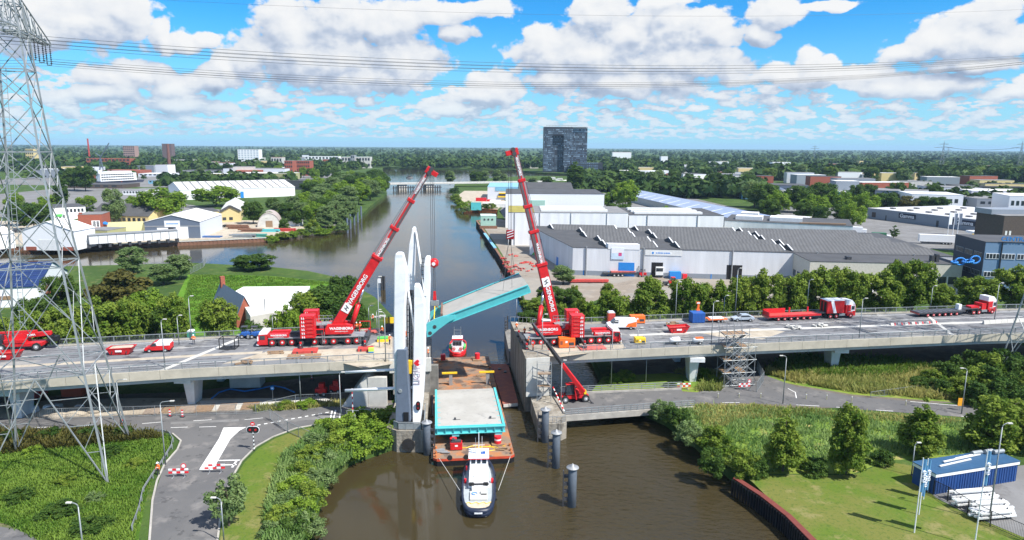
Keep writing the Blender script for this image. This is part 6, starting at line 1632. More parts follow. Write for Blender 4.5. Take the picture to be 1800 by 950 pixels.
site_fence([P(x,y,G) for x,y in ((475,738),(490,749),(506,760),(545,778))], 'short run of mesh fence crossing the verge near the bridge signal', 1.7, 2.6)
site_fence([P(x,y,G) for x,y in ((1272,680),(1330,690),(1342,672),(1330,650))], 'mesh fence around the foot of the scaffold tower', 1.9, 3.0)
site_fence([P(x,y,G) for x,y in ((1640,870),(1665,882),(1700,905),(1740,926),(1800,952),(1850,975))], 'black bar fence along the yard beside the lawn', 1.9, 2.6, black, 'bar_fence', 22)
site_fence([P(x,y,G) for x,y in ((1530,700),(1600,690),(1680,683))], 'grey mesh fence in the reeds under the right viaduct', 1.1, 2.6)
site_fence([P(x,y,G) for x,y in ((335,482),(358,470),(362,462))], 'small mesh fence on the canal bank at the meadow', 2.0, 3.0)
fm = mat('flag_blue', (.10,.27,.46), .7, var=.1); fw = mat('flag_white', (.72,.76,.82), .7, var=.05)
def flag(base_px, ztop_px, label, w, up, word):
 p = P(*base_px, G); top = Q(ztop_px[0], ztop_px[1], p.y); H = top.z-G
 t = thing('flag_pole', label, 'flag', p); mb(white).tube((0,0,0),(0,0,H),.07,8,.045).build('pole', t)
 b = mb(fm); n = 8; h0, h1 = H-.15, H-4.0
 for i in range(n):
  u0, u1 = i/n, (i+1)/n
  f0 = lambda u: V(w[0]*u, w[1]*u + .12*math.sin(u*7), -.25*u)
  b.add([V(0,0,h1)+f0(u0), V(0,0,h1)+f0(u1), V(0,0,h0)+f0(u1), V(0,0,h0)+f0(u0)], [(0,1,2,3)])
 fl_ = b.build('flag_cloth', t)
 d = V(w[0],w[1],0).normalized()
 text(word, .6, fw, fl_, V(w[0]*.5,w[1]*.5-.16,(h0+h1)/2-.1), (0,0,1), (-d.x,-d.y,0), ext=.1)
flag((1607,937),(1623,805),'blue banner flag with white letters on the left flag pole by the lawn',(.75,.4),1,'DOD')
flag((1713,960),(1726,790),'blue banner flag with white letters on the right flag pole by the black fence',(.75,.4),1,'DOD')
flag((1615,905),(1619,815),'blue banner flag half hidden behind the left flag pole, middle of three in line',(.7,.35),1,'DOD')
flag((1623,878),(1629,806),'blue banner flag farthest back of the three flag poles in line',(.7,.35),1,'DOD')
a, c = P(1641,870,G), P(1785,846,G); ang, L = along(a,c)
t = thing('blue_shed', 'long low blue ribbed shed with white fascia at the yard, pipes lying on its roof', 'shed', a, ang)
mb(cladb).box(0,L,0,3.2,0,2.3).build('wall', t)
b = mb(cladb)
for k in range(int(L/.42)): b.box(.1+k*.42,.26+k*.42,-.05,.0,.02,2.3)
b.build('wall_ribs', t)
mb(white).box(-.12,L+.12,-.12,3.3,2.3,2.7).build('white_fascia', t); mb(mat('shed_roof_blue',(.03,.09,.18),.5,var=.12)).box(-.15,L+.15,-.15,3.35,2.7,2.8).build('roof', t); mb(galv).tube((-.25,.6,0),(-.25,.6,2.5),.07,6).build('downpipe', t)
for i,(x,y,l_,r_,lab) in enumerate(((L*.35,1.2,5.5,.12,'white beam lying on the shed roof, front'),(L*.5,2.0,6.5,.12,'white beam lying on the shed roof, middle'),(L*.62,2.3,5.2,.12,'white beam lying on the shed roof, rear'))):
 b = mb(offwhite).beam((x-l_/2,y,2.93+i*.01),(x+l_/2,y+.5,2.93),.2,.14); o_ = b.build('roof_beam'); o_.matrix_world = Matrix.Translation(a) @ Matrix.Rotation(ang,4,'Z'); tag(o_, lab, 'beam', 'beams on the blue shed')
for i,(x,y,l_) in enumerate(((L*.72,2.7,1.5),(L*.86,2.6,1.2),(L*.95,2.2,1.6))):
 b = mb(galv).tube((x-l_/2,y,3.1),(x+l_/2,y,3.1),.27,14); o_ = b.build('roof_duct'); o_.matrix_world = Matrix.Translation(a) @ Matrix.Rotation(ang,4,'Z'); tag(o_, ('leftmost','middle','rightmost')[i]+' grey duct piece on the right half of the blue shed roof', 'duct', 'ducts on the blue shed')
nb = 0
for i, (px, py, n, L_) in enumerate(((1702,875,2,6.4),(1712,889,2,6.4),(1735,896,2,5.8),(1738,906,2,6.2),(1745,913,2,5.8))):
 p = P(px,py,G)
 t = thing('beam_rack', ORD[i]+' rack of white beams in front of the blue shed, counting from the shed', 'rack', p, R(9), 'racks of white beams'); b = mb(dark)
 for x in (-L_*.3,L_*.3): b.beam((x,0,0),(x,0,1.3),.1); b.beam((x,-.6,.4),(x,.6,.4),.08); b.beam((x,-.6,.9),(x,.6,.9),.08)
 b.parts('frame_bar', t)
 for k in range(n):
  for z in (.52,1.02): mb(offwhite).beam((-L_/2+random.uniform(0,.8),-.4+k*.4,z),(L_/2-random.uniform(0,.8),-.4+k*.4,z),.26,.2).build('beam', t)
pts = [P(x,y,G) for x,y in ((1292,842),(1340,873),(1385,908),(1430,953),(1470,1000))]
t = thing('sheet_pile_wall', 'red brown sheet pile wall with flat capping along the lawn', 'wall'); cp = mb(mat('red_brown_capping', (.16,.035,.025), .7, var=.15)); sp = mb(black)
for a, c in zip(pts[:-1], pts[1:]):
 cp.beam(a+V(0,0,.12), c+V(0,0,.12), .75, .16); n = int((c-a).length/.45)
 for i in range(n): q = a.lerp(c,(i+.5)/n); d = (c-a).normalized(); nn = V(-d.y,d.x,0); sp.beam(q-d*.13+nn*(-.45)-V(0,0,2.6), q-d*.13+nn*(-.45), .2, .3)
cp.build('capping', t); sp.build('piles', t)
def pipe_run(px0, px1, py, label, m, n=4, r=.15, z=G, dy=.36):
 a, c = P(px0,py,z), P(px1,py,z); b = mb(m)
 for k in range(n): b.beam(a+V(0,k*dy,r+.3+(k%2)*.05), c+V(random.uniform(-.4,.4),k*dy,r+.3), r*1.7, r*1.7)
 for u in (.15,.85): q = a.lerp(c,u); b.beam(q+V(0,-.2,.12), q+V(0,n*dy,.12), .3, .24)
 return tag(b.build('steel_bundle'), label, 'steel')
pipe_run(1000,1070,498,'long pink red steel beams lying in the yard in front of the grey warehouse',red2,4,.4)
pipe_run(1195,1255,484,'red steel beams lying along the grey warehouse wall',red2,4,.35)
pipe_run(1248,1275,481,'white bundle by the dark warehouse door on the right',white,3,.3)
for i,(px,py) in enumerate(((893,472),(889,464),(899,480),(905,470),(903,488),(884,457))):
 b = mb(red2 if i % 3 else salmon);
 for k in range(7): b.beam((random.uniform(-1.5,1.5),random.uniform(-1.5,1.5),.2+k*.1),(random.uniform(-1.5,1.5),random.uniform(-1.5,1.5),.2+k*.1),.3)
 tag(b.build('scrap_heap', loc=P(px,py,G)), 'heap of pink red steel scrap along the quay edge behind the hoisted leaf', 'scrap', 'scrap heaps on the quay')
for i,(px,py,m_,lab) in enumerate(((925,462,red2,'pink steel pieces lying in the middle of the quay yard'),(938,468,red2,'pink steel pieces near the white and green container'),(920,476,salmon,'pink steel pieces near the front of the quay yard'),(905,450,salmon,'pink steel plates far back on the quay yard'),(912,400,wood,'heap of timber at the quay beside the white hall'))):
 b = mb(m_)
 for k in range(8): x,y = random.uniform(-3,3),random.uniform(-3,3); b.beam((x,y,.25),(x+random.uniform(-1.5,1.5),y+random.uniform(-1.5,1.5),.3),.4)
 tag(b.build('steel_pieces', loc=P(px,py,G)), lab, 'steel')
b = mb(skyblue); a, c = P(848,412,G), P(866,438,G); b.beam(a+V(1,0,.4),c+V(1,0,.4),1.2,.4); tag(b.build('pontoon_plate'), 'long light blue plate lying along the quay edge', 'plate')
a = P(1068,486,G); t = thing('flatbed_trailer', 'dark flatbed trailer loaded with dusty red steel in front of the grey warehouse', 'trailer', a, R(2))
mb(dark).box(-1.5,9.5,-1.2,1.2,1.0,1.35).build('bed', t);
for x in (2,3.3,4.6):
 for y in (-1,1): wheel(t, x, y, .5, .35, grey)
b = mb(salmon)
for k in range(5): b.beam((1,-.9+k*.45,1.6),(9,-.8+k*.4,1.7),.35,.4)
b.build('steel_load', t)
a = P(1128,487,G); t = thing('forklift', 'red forklift with dark mast in front of the grey warehouse door', 'forklift', a, R(180)); mb(red).box(-1.4,.9,-.7,.7,.4,1.5).build('body', t, bevel=.08); b = mb(dark).beam((1.1,-.4,.2),(1.1,-.4,3.6),.16).beam((1.1,.4,.2),(1.1,.4,3.6),.16).beam((1.1,-.4,3.5),(1.1,.4,3.5),.14); b.build('mast', t); b = mb(dark)
for x in (-.9,.5):
 for y in (-.6,.6): b.tube((x,y,1.5),(x,y,2.4),.06,5)
b.box(-1,.6,-.65,.65,2.4,2.5); b.build('overhead_guard', t)
for x in (-.9,.7):
 for y in (-.6,.6): wheel(t, x, y, .4, .3, grey)
a = P(1178,502,G); t = thing('tractor', 'small red tractor with black front in the yard between the trees', 'tractor', a, R(185)); mb(red).box(-1.2,.6,-.6,.6,.7,1.5).box(-1.4,-.2,-.6,.6,1.5,2.6).build('body', t, bevel=.06); mb(glass).box(-1.42,-.18,-.62,.62,1.7,2.4).build('cab_windows', t); mb(dark).box(.6,2.2,-.6,.6,.5,1.2).tube((.2,0,1.5),(.2,0,3.0),.1,6).build('front_loader', t)
for x, r_ in ((-.9,.75),(.9,.5)):
 for y in (-.75,.75): wheel(t, x, y, r_, .4, grey)
t = boxthing('site_container', 'red orange container in the shade under the left viaduct behind the pylon', 'container', 108,145,700,2.4,2.6,mat('container_red',(.55,.08,.03),.6,var=.12),z=G,trim=None)
t = boxthing('site_container', 'dark red container deep under the left viaduct near the left edge', 'container', 45,70,702,2.4,2.4,red2,z=G)
t = boxthing('site_cabin', 'pale grey site cabin under the left viaduct right of the pier', 'cabin', 404,458,684,3.0,2.3,concl,z=G)
for i,(px,py,lab) in enumerate(((565,695,'red machine in the shade under the left viaduct'),(590,690,'second red machine deeper under the left viaduct near the wing wall'))):
 t = thing('site_machine', lab, 'machine', P(px,py,G)); mb(red).box(-.9,.9,-.6,.6,.4,1.3).box(-.3,.6,-.5,.5,1.3,2.2).build('body', t, bevel=.06)
 for x in (-.6,.6):
  for y in (-.6,.6): wheel(t, x, y, .36, .25, grey)
b = mb(bblue); pts = [P(x,y,G)+V(0,0,.2) for x,y in ((372,703),(385,692),(405,686),(430,690),(455,686),(480,680),(500,684),(518,692))]; b.path(pts,.12,6); tag(b.build('hose'), 'thick blue hose snaking over rubble under the left viaduct', 'hose')
for i,(px,py) in enumerate(((34,722),(60,724),(85,722),(102,720),(140,722))):
 b = mb(white if i != 3 else concl); b.hexa([(-.7,-.5,0),(.7,-.5,0),(.7,.5,0),(-.7,.5,0)],[(-.55,-.4,.9),(.55,-.4,.9),(.6,.4,.9),(-.6,.4,.9)]); o_ = b.build('bulk_bag', loc=P(px,py,G), bevel=.12); tag(o_, ORD[i]+' pale bulk bag along the site fence behind the pylon, from the left', 'bag', 'bulk bags at the site fence')
for i,(px,py) in enumerate(((270,722),(300,720),(330,719),(360,718),(400,716),(440,714))):
 matplate(px,py,2.6,3.2,wood if i % 2 else mat('muddy_mat',(.28,.22,.17),.9,var=.25),ORD[i]+' brown road mat on the sandy verge under the left viaduct, from the left',.1,G,'timber_mat',R(12),'road mats on the sandy verge')
b = mb(sand)
for i,(px,py) in enumerate(((110,728),(135,727),(90,727),(170,722))):
 p = P(px,py,G); b.lathe([(2.4-.3*i,0),(1.6,.5),(.7,.9),(.1,1.0)], p.x, p.y, 12)
b2 = MB(); b2.v = [(x,y,z+G) for x,y,z in b.v]; b2.f = b.f; b2.mi = b.mi; b2.mats = b.mats; tag(b2.build('sand_heap', smooth=True), 'low sand heaps beside the site fence behind the pylon', 'sand heap')
t = thing('portable_toilet', 'green portable toilet at the far edge of the left viaduct between trees', 'toilet', P(329,588,ZD)+V(0,1.5,-2)); mb(mat('wc_green',(.02,.30,.20),.6,var=.05)).box(-.55,.55,-.55,.55,0,2.2).build('body', t, bevel=.05); mb(white).prismy([(-.55,2.2),(.55,2.2),(.35,2.45),(-.35,2.45)],-.55,.55).build('roof', t)
# ================================================================== buildings
def hall(name, label, cat, A, B, depth, h, wallm, roofm, roof='flat', rise=1.5, doors=(), windows=(), over=.25, group=None, flip=False, parapet=.0):
 """A, B: front ground corners; doors/windows: (face, u0, u1, z0, z1, material) with face f/l/r (front, left side, right side)"""
 ang, L = along(A, B); t = thing(name, label, cat, A, ang, group)
 b = mb(wallm)
 if roof == 'gable_front': b.prismy([(0,0),(L,0),(L,h),(L/2,h+rise),(0,h)], 0, depth)
 elif roof == 'gable_side':
  b.add([(0,0,0),(L,0,0),(L,depth,0),(0,depth,0),(0,0,h),(L,0,h),(L,depth,h),(0,depth,h),(0,depth/2,h+rise),(L,depth/2,h+rise)], [(0,1,5,4),(2,3,7,6),(1,2,6,9,5),(3,0,4,8,7),(4,5,9,8),(6,7,8,9)])
 elif roof == 'arch':
  b.prismy([(L/2-L/2*math.cos(math.pi*i/16), h*math.sin(math.pi*i/16)) for i in range(17)], 0.1, depth)
 else: b.box(0,L,0,depth,0,h)
 b.build('wall', t)
 r_ = mb(roofm); o = over
 if roof == 'gable_front':
  for s_ in (0,1):
   x0 = -o if s_ == 0 else L+o; z0 = h - o*rise/(L/2)
   r_.hexa([(x0,-o,z0),(L/2,-o,h+rise),(L/2,depth+o,h+rise),(x0,depth+o,z0)] if s_ == 0 else [(L/2,-o,h+rise),(x0,-o,z0),(x0,depth+o,z0),(L/2,depth+o,h+rise)], [(x0,-o,z0+.18),(L/2,-o,h+rise+.2),(L/2,depth+o,h+rise+.2),(x0,depth+o,z0+.18)] if s_ == 0 else [(L/2,-o,h+rise+.2),(x0,-o,z0+.18),(x0,depth+o,z0+.18),(L/2,depth+o,h+rise+.2)])
 elif roof == 'gable_side':
  zl = h - o*rise/(depth/2)
  r_.hexa([(-o,-o,zl),(L+o,-o,zl),(L+o,depth/2,h+rise),(-o,depth/2,h+rise)], [(-o,-o,zl+.18),(L+o,-o,zl+.18),(L+o,depth/2,h+rise+.2),(-o,depth/2,h+rise+.2)])
  r_.hexa([(-o,depth/2,h+rise),(L+o,depth/2,h+rise),(L+o,depth+o,zl),(-o,depth+o,zl)], [(-o,depth/2,h+rise+.2),(L+o,depth/2,h+rise+.2),(L+o,depth+o,zl+.18),(-o,depth+o,zl+.18)])
 elif roof == 'arch':
  n = 16; R0, R1 = L/2+.02, L/2+.25
  p0 = [(L/2-R0*math.cos(math.pi*i/n), (h+.02)*math.sin(math.pi*i/n)) for i in range(n+1)]; p1 = [(L/2-R1*math.cos(math.pi*i/n), (h+.25)*math.sin(math.pi*i/n)) for i in range(n+1)]
  for i in range(n): r_.prismy([p0[i],p0[i+1],p1[i+1],p1[i]], -.1, depth+.1)
 else: r_.box(-.08,L+.08,-.08,depth+.08,h,h+.14+parapet)
 r_.build('roof', t)
 for kind, lst in (('door', doors), ('window', windows)):
  for (f, u0, u1, z0, z1, m_) in lst:
   b = mb(m_)
   if f == 'f': b.box(u0*L,u1*L,-.06,.02,z0,z1)
   elif f == 'l': b.box(-.06,.02,u0*depth,u1*depth,z0,z1)
   else: b.box(L-.02,L+.06,u0*depth,u1*depth,z0,z1)
   b.build(kind, t)
 return t, L
def hz(px, ytop, Y): return Q(px, ytop, Y).z - G
def row_win(face, n, u0, u1, z0, z1, m_=None, frac=.6):
 w = (u1-u0)/n; return [(face, u0+i*w, u0+i*w+w*frac, z0, z1, m_ or glass) for i in range(n)]
def front(p0, p1, z=G): return P(*p0, z), P(*p1, z)
solroof = patch_mat('solar_roof', [((.02,.05,.17), .5, .45, .6, 1, .8)], (.010,.028,.10), .3)
A, B = V(-147,160,G), V(-124.5,176,G)
t, L = hall('barn', 'white barn with a big blue solar panel roof behind the pylon', 'barn', V(-150,164,G), V(-122,172,G), 22, 5.2, white, solar, 'gable_side', 4.5, doors=[('f',.55,.7,0,3.2,wood),('f',.2,.35,0,3.2,wood)])
t.rotation_euler.z += R(0);
b = mb(mat('panel_frame', (.10,.16,.28), .4, var=.1))
for k in range(14): x = 1+k*(L-2)/13; b.beam((x,.2,5.2+.32),(x,10.8,9.55+.32),.12,.04)
for k in range(6): u = (k+.5)/6; b.beam((.5,11*u,5.2+4.5*u+.28),(L-.5,11*u,5.2+4.5*u+.28),.12,.04)
b.build('panel_joints', t); mb(brick).box(L-.02,L+.05,4,20,0,4.2).build('brick_base', t); mb(wood).box(4,L-6,-.1,.02,2.0,3.0).build('timber_band', t)
A, B = front((150,838*0+441),(232,437)); A, B = V(-172,262,G), V(-141,268,G)
t, L = hall('workshop_hall', 'white gabled hall with open white front on the left quay behind the pylon', 'hall', P(42,440), P(133,441), 13, hz(42,406,P(42,440).y), white, roofw, 'gable_front', 3.6, doors=[('f',.3,.65,0,4.2,offwhite),('f',.05,.25,0,1.4,brick),('f',.72,.98,0,1.4,brick)])
t, L = hall('brick_house', 'red brick flat roofed house with white window and blue awning', 'house', P(139,405), P(181,404), 14, hz(140,378,P(139,405).y), brick, roofg, windows=[('f',.55,.9,1.2,4.5,white),('f',.6,.72,1.4,4.2,glass),('f',.76,.86,1.4,4.2,glass)])
mb(bblue).prismy([(L,3.5),(L+2.2,2.2),(L,2.6)], 1, 5).build('awning', t); mb(brick).box(.3,1.6,.5,1.8,6,8.4).build('chimney', t)
t, L = hall('hut', 'olive green low building with windows on the left quay', 'building', P(150,423), P(190,424), 12, hz(150,405,P(150,423).y), olive, roofg, windows=row_win('f',3,.1,.98,1.2,3.0))
t, L = hall('hut', 'olive hut with shallow gabled roof left of the blue grey warehouse', 'building', P(187,415), P(248,413), 16, hz(187,408,P(187,415).y), olive, mat('olive_roof',(.44,.42,.22),.7,var=.1), 'gable_side', 3.4)
bw = P(256,420); hh = hz(256,391,bw.y)
t, L = hall('warehouse', 'blue grey warehouse with white band and sign, white gabled roof, on the left quay', 'warehouse', bw, P(353,419), 34, hh, slate, roofw, 'gable_front', 3.0, doors=[('f',.22,.42,0,4.8,white),('f',.42,.52,0,4.8,black),('f',.56,.78,0,5.2,white)])
mb(white).box(L*.36,L*.64,-.12,-.02,hh-2.2,hh+.6).build('sign_board', t); mb(bblue).box(L*.39,L*.61,-.135,-.122,hh-1.0,hh-.6).build('sign_text_band', t); mb(grey).box(0,L,-.08,-.02,5.2,5.7).build('grey_band', t); mb(pale).box(L,L+.08,0,34,0,hh-.3).build('side_cladding', t)
y2 = P(352,394)
t, L = hall('yellow_house', 'yellow hall with dark gable edge and white roof, on the left bank yard', 'hall', P(388,391), P(424,390), 60, hz(388,372,P(388,391).y), cream, roofw, 'gable_front', 2.8, windows=[('f',.1,.28,1,2.6,glass),('f',.42,.6,1,2.6,glass)])
mb(roofd).beam((0,-.4,hz(388,372,P(388,391).y)),(L/2,-.4,hz(388,372,P(388,391).y)+2.9),.4,1.1).beam((L,-.4,hz(388,372,P(388,391).y)),(L/2,-.4,hz(388,372,P(388,391).y)+2.9),.4,1.1).build('gable_trim', t)
t, L = hall('yellow_annex', 'long low yellow annex with garage doors beside the yellow hall', 'building', P(345,393), P(387,391), 25, hz(345,374,P(345,393).y), cream, roofd, doors=[('f',.62,.88,0,4,offwhite),('f',.2,.35,0,3.2,white)])
t, L = hall('black_roofed_building', 'long yellow building with black roof behind the silvery tree on the left bank', 'building', P(160,392), P(262,394), 20, hz(200,379,P(200,392).y), cream, roofd, 'gable_side', 5.5, windows=row_win('f',8,.3,.98,1.2,3.0))
t, L = hall('office', 'white two storey office with flat dark roof behind the pylon', 'office', P(95,387), P(152,384), 26, hz(100,366,P(100,387).y), white, roofd, windows=row_win('f',5,.4,.98,3.8,5.6)+row_win('f',3,.05,.38,1.0,2.6))
mb(lime).box(L*.05,L*.3,-.09,-.02,1.6,3.0).build('green_sign', t)
t, L = hall('white_hall', 'long white hall with roof lights behind the trees on the left bank', 'hall', P(318,352), P(519,345), 60, hz(330,333,P(330,350).y), white, roofw, 'gable_side', 4.5, doors=[('f',.5,.53,0,5,bblue)])
b = mb(roofg)
for k in range(1,15): x = k*L/15; b.beam((x,.3,hz(330,333,P(330,350).y)+.5),(x,29,hz(330,333,P(330,350).y)+4.9),.8,.15)
b.parts('roof_light_strip', t)
t, L = hall('white_shed', 'low white shed at the far left edge', 'shed', P(-10,440), P(28,436), 18, hz(0,412,P(0,438).y), white, roofw, 'gable_side', 2.0)
t, L = hall('quonset_hut', 'grey arched corrugated hut on the left bank', 'hut', P(453,400), P(493,399), 18, hz(470,376,P(470,400).y), concl, mat('arched_roof',(.42,.36,.33),.6,var=.25), 'arch', doors=[('f',.36,.66,0,3.2,wood)])
t, L = hall('hut', 'small white hut with shallow gabled roof right of the arched hut', 'hut', P(508,398), P(527,398), 7, hz(508,390,P(508,398).y), white, roofg, 'gable_front', 1.2)
a, c = P(158,437), P(313,426); ang, L = along(a,c); t = thing('dry_dock_pontoon', 'long white ribbed pontoon standing on blocks along the left quay', 'pontoon', a, ang)
mb(offwhite).box(0,L,0,4,1.6,5.0).build('side', t); b = mb(grey)
for k in range(11): b.box(k*L/10-.12,k*L/10+.12,-.1,.02,1.6,5.0)
b.box(-.2,L+.2,-.25,4.2,5.0,5.35); b.build('ribs_and_rim', t); b = mb(dark)
for k in range(10): b.box(k*L/9-.5,k*L/9+.5,.3,3.5,0,1.6)
b.parts('block', t)
def quay(pts, label, m, z1=2.1, pitch=.9, cap=None, name='sheet_pile_quay'):
 t = thing(name, label, 'quay wall'); b = mb(m); cp = mb(cap or m)
 for a, c in zip(pts[:-1], pts[1:]):
  a, c = V(*a,0), V(*c,0); n = max(1,int((c-a).length/pitch)); d = (c-a).normalized()
  for i in range(n): p = a.lerp(c,(i+.25)/n); q = a.lerp(c,(i+.75)/n); b.beam(p+V(0,0,.3), q+V(0,0,.3), .7, 3.2)
  b.beam(a+V(0,0,.3), c+V(0,0,.3), .25, 3.1); cp.beam(a+V(0,0,z1), c+V(0,0,z1), .9, .3)
 b.build('piles', t); cp.build('capping', t); return t
rustp = mat('rusty_piles', (.20,.10,.06), .8, var=.3); rustor = mat('orange_rusty_piles', (.42,.13,.04), .8, var=.25)
quay([(-260,272),(-176.4,278),(-111,306.8)], 'rusty sheet pile quay wall along the left bank yard', rustp, 1.9, 1.6, concl)
quay([(-32.5,458),(-10,447.6)], 'orange rusty sheet pile quay on the right bank below the mint container', rustor, 2.3, 1.6)
quay([(-9.3,396),(-20,381),(-12,320),(-7.1,278.2),(.7,214)], 'dark steel quay wall along the right bank yard', mat('dark_piles',(.07,.05,.045),.8,var=.3), 2.2, 1.2, rustp)
quay([(-107,318),(-98,350),(-92,372)], 'low timber bank edging below the trees on the left bank', concd, 1.2, 2.0)
hb_ = P(440,578)
t, L = hall('slate_house', 'brick house with steep slate roof and chimney at the meadow, left of the white roof', 'house', P(404,585)+V(0,4,0), P(437,580)+V(0,4,0), 20, 2.4, brick, slate, 'gable_front', 4.6)
mb(brick).box(L*.5-.5,L*.5+.5,17.5,18.6,5,9).build('chimney', t)
mb(white).box(L,L+.07,1,3,.8,2.6).box(L,L+.07,5,7,.8,2.6).box(L,L+.07,9,11,.8,2.6).parts('side_window', t)
ca = Q(440,558,158); rz_ = 4.5
rp = [P(440,556,rz_+G), P(505,545,rz_+G), P(528,532,rz_+G), P(545,504,rz_+G), P(428,505,rz_+G), P(413,513,rz_+G)]
t = thing('white_roofed_hall', 'low hall with a broad white flat roof beside the slate roofed house', 'hall', (rp[0].x, rp[0].y, G))
mb(concl).prism([((p.x-rp[0].x)*.995, (p.y-rp[0].y)) for p in rp], 0, rz_-.15).build('wall', t)
mb(mat('white_membrane_roof', (.72,.72,.70), .7, var=.06, scale=.15)).prism([(p.x-rp[0].x, p.y-rp[0].y) for p in rp], rz_-.15, rz_+.1).build('roof', t)
mb(grey).tube(V(1.8,4,rz_), V(1.8,4,rz_+3.0), .12, 8).build('vent_pipe', t)
a, c = P(178,324), P(240,321); ang, L = along(a,c); t = thing('river_cruise_ship', 'white three deck passenger ship moored among trees far left', 'ship', a, ang)
mb(navy).hexa([(0,0,0),(L*1.2,0,0),(L*1.2,8,0),(0,8,0)],[(-1,0,2.6),(L*1.3,3,2.6),(L*1.3,5,2.6),(-1,8,2.6)]).build('hull', t)
sp = mb(white).box(0,L*1.02,.4,7.6,2.6,10.4).box(L*.1,L*.9,1,7,10.4,12.5).box(-1,3,1,5,10.4,14).build('superstructure', t)
b = mb(glass)
for z in (3.6,6.2,8.6):
 for k in range(14): b.box(1+k*(L-3)/14, 1+k*(L-3)/14+2.2, .33,.42,z,z+1.3)
b.build('window_rows', sp)
t = thing('factory_chimney', 'tall brown brick chimney with square tank head far left', 'chimney', P(299,306)); hC = hz(299,253,P(299,306).y)
mb(mat('chimney_brick',(.16,.08,.065),.9,var=.15)).tube((0,0,0),(0,0,hC),2.6,10,1.7).build('shaft', t)
t = thing('water_tower_block', 'brown high block behind the factory chimney', 'tower block', XY(293,1500,G)); hC = hz(293,253,1500); mb(mat('block_brown',(.14,.10,.10),.9,var=.1)).box(-9,11,0,16,0,hC).build('wall', t)
def block(px0, px1, ytop, Y, label, m_, roofm_=None, depth=18, floors=5, cols=8, name='apartment_building', winm=None):
 A, B = XY(px0,Y,G), XY(px1,Y,G); h = hz((px0+px1)/2, ytop, Y)
 t, L = hall(name, label, 'building', A, B, depth, h, m_, roofm_ or roofg)
 b = mb(winm or glass)
 for i in range(floors):
  for j in range(cols): b.box(L*(j+.2)/cols, L*(j+.8)/cols, -.15, .0, h*(i+.35)/floors, h*(i+.8)/floors)
 b.parts('window', t); return t
block(217,237,257,1600,'brown pink apartment block far left of the chimney',mat('pinkish_brick',(.34,.22,.19),.9,var=.1),floors=7,cols=6)
block(418,455,263,1350,'white and blue high apartment block on the left horizon',white,floors=9,cols=7,winm=mat('balcony_grey',(.35,.42,.5),.6,var=.1))
block(46,60,262,1300,'pale block behind the pylon on the horizon',cream,floors=5,cols=4)
block(152,228,279,1150,'long red roofed terrace among the trees far left',brick,mat('red_tiles',(.34,.09,.05),.8,var=.15),floors=3,cols=12)
block(500,514,283,900,'brown block by the basin, left',brick,floors=4,cols=4); block(517,544,283,930,'long brown apartment block by the basin, right of a similar one',brick,floors=4,cols=8)
block(600,650,276,1250,'long pale building with green roof edge beyond the basin',concl,mat('green_roof',(.25,.40,.32),.7,var=.1),floors=2,cols=10,name='industrial_building')
block(616,622,273,1240,'grey square tower on the pale building beyond the basin',grey,floors=3,cols=2,name='stair_tower')
block(535,595,275,1500,'long white low building at the woods beyond the basin',white,floors=2,cols=10,name='industrial_building')
block(476,495,277,1150,'small red roofed house group left of the brown blocks',concl,mat('red_tiles',(.34,.09,.05),.8,var=.15),floors=2,cols=4)
for i,(px0,px1,yt,Y,m_,rm,lab) in enumerate([(242,296,317,880,pale,roofw,'long pale shed left of the chimney foot'),(180,245,300,900,brick,mat('red_tiles',(.34,.09,.05),.8,var=.15),'brick shed behind the ship'),
(327,420,310,800,brickd,roofd,'long dark brick shed with blue gate right of the chimney'),(392,500,297,880,pale,roofg,'wide pale hall with grey roof, upper left of the wooded bank'),(410,512,305,760,olive,roofw,'wide hall with pale green roof near the wooded bank'),
(320,412,300,960,grey,roofd,'dark roofed sheds behind the brick shed'),(118,215,332,640,brickd,roofd,'long dark shed behind the trees left, with a red gabled end'),(215,250,338,560,offwhite,roofg,'pale low workshop between trees at left'),(50,120,300,820,greyw,roofd,'dark grey shed behind the pylon body'),(440,540,318,640,dark,roofd,'dark flat building directly behind the long white hall'),(260,300,328,720,skyblue,roofg,'low bluish shed behind the light green tree')]):
 A, B = XY(px0,Y,G), XY(px1,Y,G); hall('industrial_shed', lab, 'shed', A, B, 30, max(3.5,hz((px0+px1)/2,yt,Y)), m_, rm, windows=row_win('f',6,.05,.95,1.5,3.0))
t = thing('lattice_mast', 'red and white lattice mast on the left horizon', 'mast', XY(157,1500,G)); hC = hz(157,244,1500); mb(red2).beam((0,0,0),(0,0,hC),2.2).build('mast', t)
t = thing('harbour_crane', 'blue grey harbour crane among the trees far left', 'crane', XY(178,950,G)); mb(slate).beam((-3,0,0),(0,0,24),1.0).beam((3,0,0),(0,0,24),1.0).beam((0,0,22),(14,0,42),1.0).beam((0,0,24),(-6,0,28),1.0).build('jib', t)
a, c = V(-128,672,0), V(-20,712,0); ang, L = along(a,c); t = thing('far_bridge', 'low grey road bridge across the canal in the distance with two dark pier groups', 'bridge', a, ang)
mb(concl).box(-10,L+60,0,12,5.2,6.6).build('deck', t); b = mb(galv)
b.box(-10,L+60,0,.2,7.6,7.75)
for k in range(45): b.box(-10+k*4,-9.8+k*4,0,.15,6.6,7.7)
b.build('railing', t)
for px in (704, 755):
 p = XY(px,690,0); u = (p-a).dot(V(math.cos(ang),math.sin(ang),0)); b = mb(dark)
 for k in range(9): b.tube((u-10+k*2.4,-3+random.uniform(-1,1),-1),(u-10+k*2.4,-3,4.2),.55,6)
 b.m(concl).box(u-4,u+4,1,11,-1,5.2); b.m(dark).box(u-11,u+11,-3.2,-2.2,1.8,2.6); b.build('pier', t)
